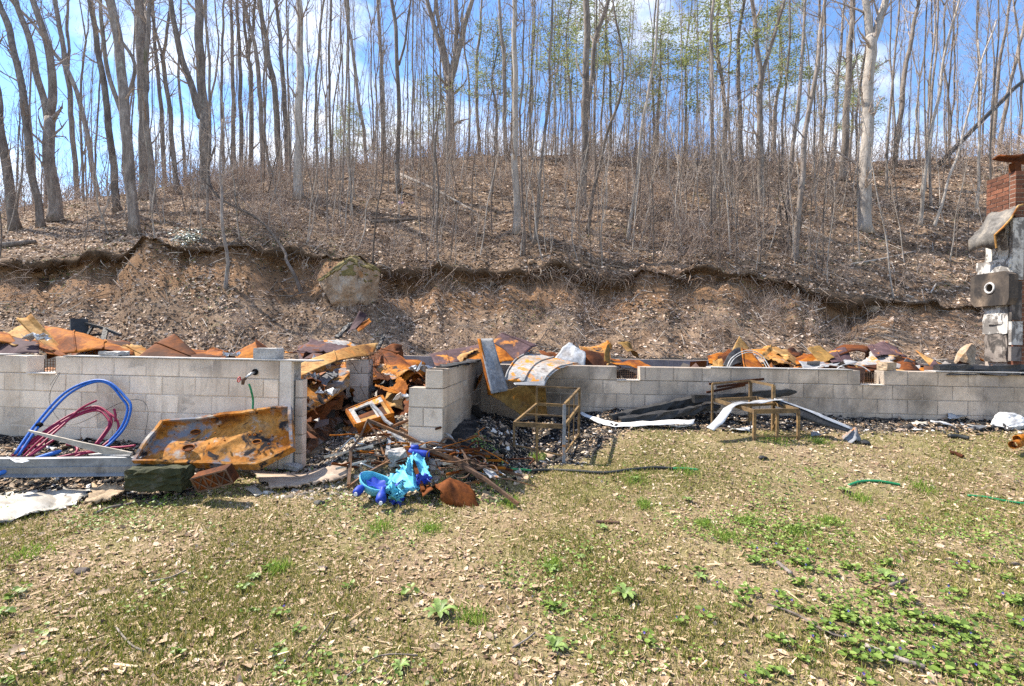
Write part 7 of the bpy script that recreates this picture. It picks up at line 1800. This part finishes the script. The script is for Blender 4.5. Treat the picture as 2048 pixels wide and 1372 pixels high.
fixed = [(30, 1195), (15, 1232), (540, 1138), (700, 1178), (560, 1235), (490, 1180), (812, 1192), (90, 1332), (355, 1310), (548, 1310), (560, 1342), (590, 1268), (500, 1228), (10, 1370), (1105, 1290), (1590, 1095), (1540, 1130), (1440, 1180), (1620, 1110), (1700, 1140), (1660, 1090), (1870, 1130), (1990, 1130), (1780, 1245), (1850, 1240), (1930, 1265), (1700, 1290), (1650, 1250), (1720, 1330), (1530, 1345), (1560, 1350), (1470, 1220), (1500, 1190), (2010, 1160), (1600, 1170), (1640, 1200), (1690, 1225), (1560, 1200), (1520, 1110), (1980, 1215), (1880, 1300), (1960, 1350), (1800, 1180), (1330, 1140), (1820, 1090), (1905, 1115), (2040, 1120), (1230, 1240), (1110, 1220)]
for i in range(95): fixed.append((R.gauss(1730, 190), R.gauss(1225, 80)))
for (px, py) in fixed:
    px, py = max(-30, min(2080, px)), max(1060, min(1400, py)); g = PG(px, py); s = R.uniform(.48, .85); k = R.randrange(8)
    if k not in used: used.add(k); o = vp[k]; o.location = g; o.rotation_euler = (0, 0, R.uniform(0, 6.28)); o.scale = (s, s, s)
    else: o = copy_tree(vp[k], g, R.uniform(-.5, .5), (s, s))
    tag(o, f"{'sparse' if s < .60 else 'leafy' if s < .73 else 'large'} violet plant {'in flower' if k in (0, 3) else 'without flowers'} near {spot(px, py)}", 'wild violet', 'wild violets in the lawn')
# dandelion-like rosettes
def rosette(px, py, s, label):
    g = PG(px, py); t = thing('weed_rosette', label, 'weed', g); vs, fs = [], []
    for i in range(R.randint(9, 14)):
        a = i * 2.4 + R.uniform(-.3, .3); L = s * R.uniform(.7, 1.1); w = L * .16; d = Vector((math.cos(a), math.sin(a), 0)); u = Vector((-d.y, d.x, 0)); b = len(vs); n = 7
        for k in range(n):
            f = k / (n - 1); c = g + d * L * f + Vector((0, 0, .012 + L * .38 * math.sin(f * 2.3) ))
            ww = w * (.25 + 1.1 * math.sin(min(1, f * 1.15) * 2.6)) * (1 if k % 2 else .62) * (1 if f < 1 else .1)
            vs += [c - u * ww + Vector((0, 0, ww * .3)), c, c + u * ww + Vector((0, 0, ww * .3))]
        for k in range(n - 1):
            q = b + k * 3; fs += [(q, q + 1, q + 4, q + 3), (q + 1, q + 2, q + 5, q + 4)]
        lf = add_mesh('leaf', vs[b:], [tuple(x - b for x in f) for f in fs[-2 * (n - 1):]], M['weed_leaf'], t, True)
M['weed_leaf'] = objvar('weed_leaf', [(.3, (.12, .19, .04)), (.7, (.22, .30, .09))], scale=30, fine=80, bmp=.2, rough=.5, lo=.75, hi=1.25)
for (px, py, s, lab) in [(878, 1232, .13, 'large dandelion-like rosette left of the lawn centre'), (1250, 1195, .12, 'leafy rosette at the lawn centre right of the big one'), (1400, 1160, .07, 'broad-leaved weed beside the violets'), (1100, 1142, .08, 'small rosette above the lawn centre'), (1160, 1120, .06, 'tiny rosette in the middle of the lawn'),
        (508, 1160, .06, 'small light rosette in the left part of the lawn'), (1205, 1060, .07, 'weed growing by the brown flat bar'), (1770, 1155, .09, 'leafy rosette among the violets at the right'), (1690, 985, .08, 'leafy weed by the arching green hose'), (1375, 1003, .07, 'bushy weed at the upper middle of the lawn'), (1110, 1300, .09, 'grey green weed near the bottom centre of the lawn'), (800, 1340, .06, 'small rosette near the bottom edge of the lawn'), (1270, 960, .07, 'weed in front of the left chair frame')]:
    rosette(px, py, s * .8, lab)
# big dead leaves one could pick up
def oak_leaf(k):
    n = 9; vs, fs = [], []; cu = R.uniform(.03, .16); tw = R.uniform(-.3, .3)
    half = [.03, .16, .10, .27, .15, .30, .16, .17, .0] if k % 2 == 0 else [.02, .13, .22, .27, .28, .25, .19, .10, 0]
    for i in range(n):
        f = i / (n - 1); w = half[i] * R.uniform(.85, 1.15); z = cu * math.sin(f * 3.0) * .5; sx = R.uniform(-.02, .02)
        vs += [(f - .5 + sx, -w, z + w * (.35 + tw)), (f - .5, 0, z * .8), (f - .5 - sx, w, z + w * (.35 - tw))]
    for i in range(n - 1):
        q = i * 3; fs += [(q, q + 1, q + 4, q + 3), (q + 1, q + 2, q + 5, q + 4)]
    vs += [(-.68, .01, .03), (-.68, -.01, .03)]; b = len(vs); fs.append((b - 1, 1, b - 2))
    me = bpy.data.meshes.new('dead_leaf'); me.from_pydata(vs, [], fs); me.materials.append(M['oak_leaf']); me.polygons.foreach_set('use_smooth', [True] * len(fs)); me.update(); return me
M['oak_leaf'] = objvar('oak_leaf', [(.3, (.34, .22, .13)), (.55, (.50, .36, .23)), (.75, (.60, .47, .34))], scale=14, fine=60, bmp=.3, rough=.7, lo=.5, hi=1.15)
OL = [oak_leaf(k) for k in range(6)]
spots = [(1500, 1015), (1480, 1032), (1345, 1028), (1655, 1265), (1360, 1285), (1565, 1310), (1760, 1185), (1850, 1110), (1990, 1070), (1960, 1195), (1730, 1210), (1440, 1290), (1300, 1275), (1500, 1240), (1480, 1250), (1620, 1250), (1540, 1225), (1300, 1165), (1310, 1145), (1935, 1300), (1980, 1320), (2000, 1195), (1075, 1330), (740, 1005), (420, 1272), (490, 1340), (325, 1290), (60, 1345), (200, 1350), (30, 1310), (480, 1275), (130, 1240), (210, 1190), (100, 1270), (870, 1300), (860, 1015), (1010, 1150), (640, 1145), (1030, 1290), (1240, 1180), (1070, 1180)]
for i in range(90): spots.append((R.uniform(-20, 2070), 1010 + 380 * R.random() ** .8))
for i, (px, py) in enumerate(spots):
    g = PG(px, py); o = bpy.data.objects.new('dead_leaf', OL[R.randrange(6)]); COL.objects.link(o)
    s = R.uniform(.055, .10) if i < 41 else R.uniform(.04, .065); o.location = g + Vector((0, 0, .012)); o.scale = (s, s, s); o.rotation_euler = (R.uniform(-.35, .35), R.uniform(-.35, .35), R.uniform(0, 6.28))
    tag(o, f"{'large' if s > .065 else 'smaller'} curled tan dead leaf near {spot(px, py)}", 'leaf', 'large dead leaves on the lawn')
# sticks on the lawn
for k, (pts, r, lab) in enumerate([([(232, 1262), (262, 1295), (292, 1310)], .005, 'pale forked stick in the lower left of the lawn'), ([(1535, 1215), (1590, 1235), (1650, 1270), (1710, 1290)], .007, 'long grey stick among the violets'), ([(1730, 1300), (1790, 1325), (1850, 1345)], .012, 'thick dark branch piece near the lower right corner'),
        ([(1780, 1178), (1812, 1168)], .012, 'short brown stick among the violets'), ([(1555, 1132), (1582, 1155)], .014, 'short pale stick at the edge of the violets'), ([(1788, 1095), (1806, 1125)], .005, 'thin curved twig among the right-hand plants'), ([(300, 1168), (340, 1160), (372, 1146)], .006, 'thin dark twig in the left part of the lawn'),
        ([(605, 1322), (640, 1280), (668, 1240)], .005, 'thin twig slanting up near the lower middle left'), ([(1025, 1302), (1050, 1288), (1070, 1272)], .005, 'thin dark twig near the bottom centre'), ([(190, 1032), (222, 1020), (265, 1012)], .012, 'bark stick lying right of the brown sack'), ([(690, 1362), (760, 1318), (835, 1318)], .004, 'long thin twig near the bottom edge')]):
    q = [PG(*p) + Vector((0, 0, r + .01)) for p in pts]; mb = MB(); mb.tube(spline(q, 4), r, 6); tag(mb.build('stick', M['bark_dark'] if k % 2 else M['bark'], None, True), lab, 'stick')
for (px, py, s, lab) in [(165, 1145, .055, 'dark rotten wood chunk in the left part of the lawn'), (645, 1140, .035, 'brown crumpled bark bit left of the lawn centre'), (1525, 918, .06, 'charred black lump on the grass below the right chair frame'), (1730, 888, .07, 'small charred lump on the grass right of the channel'), (640, 1008, .06, 'sooty lump of ash on the grass left of the toy'), (2030, 1130, .035, 'dark clod at the right edge of the lawn')]:
    q = PG(px, py); o = rock('charred_lump', lab, (q.x, q.y, q.z + s * .2), s, s * .7, s * .45, M['char'] if 'char' in lab or 'soot' in lab else M['bark_dark'], px, sub=3); o['category'] = 'lump'
# ash, char flakes and pale chips along the walls
def ash_bits():
    af = lambda c: in_view(c, 650) * front_ok(c) * np.array([ash_amount(q[0], q[1]) for q in c]) * (c[:, 1] < 9)
    tv = [(-.5, -.35, -.05), (.5, -.3, -.05), (.4, .4, -.05), (-.45, .35, -.05), (.05, 0, .28)]; tf = [(0, 1, 4), (1, 2, 4), (2, 3, 4), (3, 0, 4)]
    p, n = surface_points(GV, GF, 40000, af)
    V, F = scatter(tv, tf, p, n, NR.lognormal(-3.95, .55, len(p)).clip(.007, .10), tilt=.5)
    m = islands('ash_bit', [(0, (.010, .010, .011)), (.62, (.018, .018, .019)), (.74, (.06, .052, .048)), (.84, (.17, .125, .09)), (.93, (.34, .30, .26)), (1, (.62, .60, .58))], rough=.85, spec=.12)
    tag(np_mesh('ash_debris', V, F, m, 'stuff'), 'black and white ash, char and chips along the foot of the walls')
    sl = [(-.5, -.3, 0), (.5, -.25, .10), (.45, .3, .05), (-.5, .3, -.04)]; sf = [(0, 1, 2), (0, 2, 3)]
    p, n = surface_points(GV, GF, 1500, af)
    V, F = scatter(sl, sf, p + n * .02, n, NR.lognormal(-3.1, .5, len(p)).clip(.02, .17), tilt=.5)
    m = islands('ash_flake', [(0, (.02, .02, .022)), (.55, (.035, .034, .036)), (.7, (.24, .15, .085)), (.86, (.42, .34, .27)), (1, (.66, .65, .64))], rough=.7, spec=.15)
    o = np_mesh('debris_flakes', V, F, m, 'stuff'); so = o.modifiers.new('thick', 'SOLIDIFY'); so.thickness = .004
    tag(o, 'thin burnt flakes and papery scraps by the walls')
    wf = lambda c: in_view(c, 200) * front_ok(c) * (c[:, 1] > 4.6) * (c[:, 1] < 8.6) * (c[:, 0] > -2.35) * (c[:, 0] < -.7)
    p, n = surface_points(GV, GF, 6000, wf)
    V, F = scatter(tv, tf, p, n, NR.lognormal(-3.5, .45, len(p)).clip(.012, .09), tilt=.4)
    m = islands('gravel_bit', [(0, (.03, .028, .026)), (.35, (.13, .11, .09)), (.75, (.34, .29, .24)), (1, (.56, .51, .45))], rough=.9)
    tag(np_mesh('gravel', V, F, m, 'stuff'), 'pale gravel and ash crumbs in the doorway gap')
ash_bits()
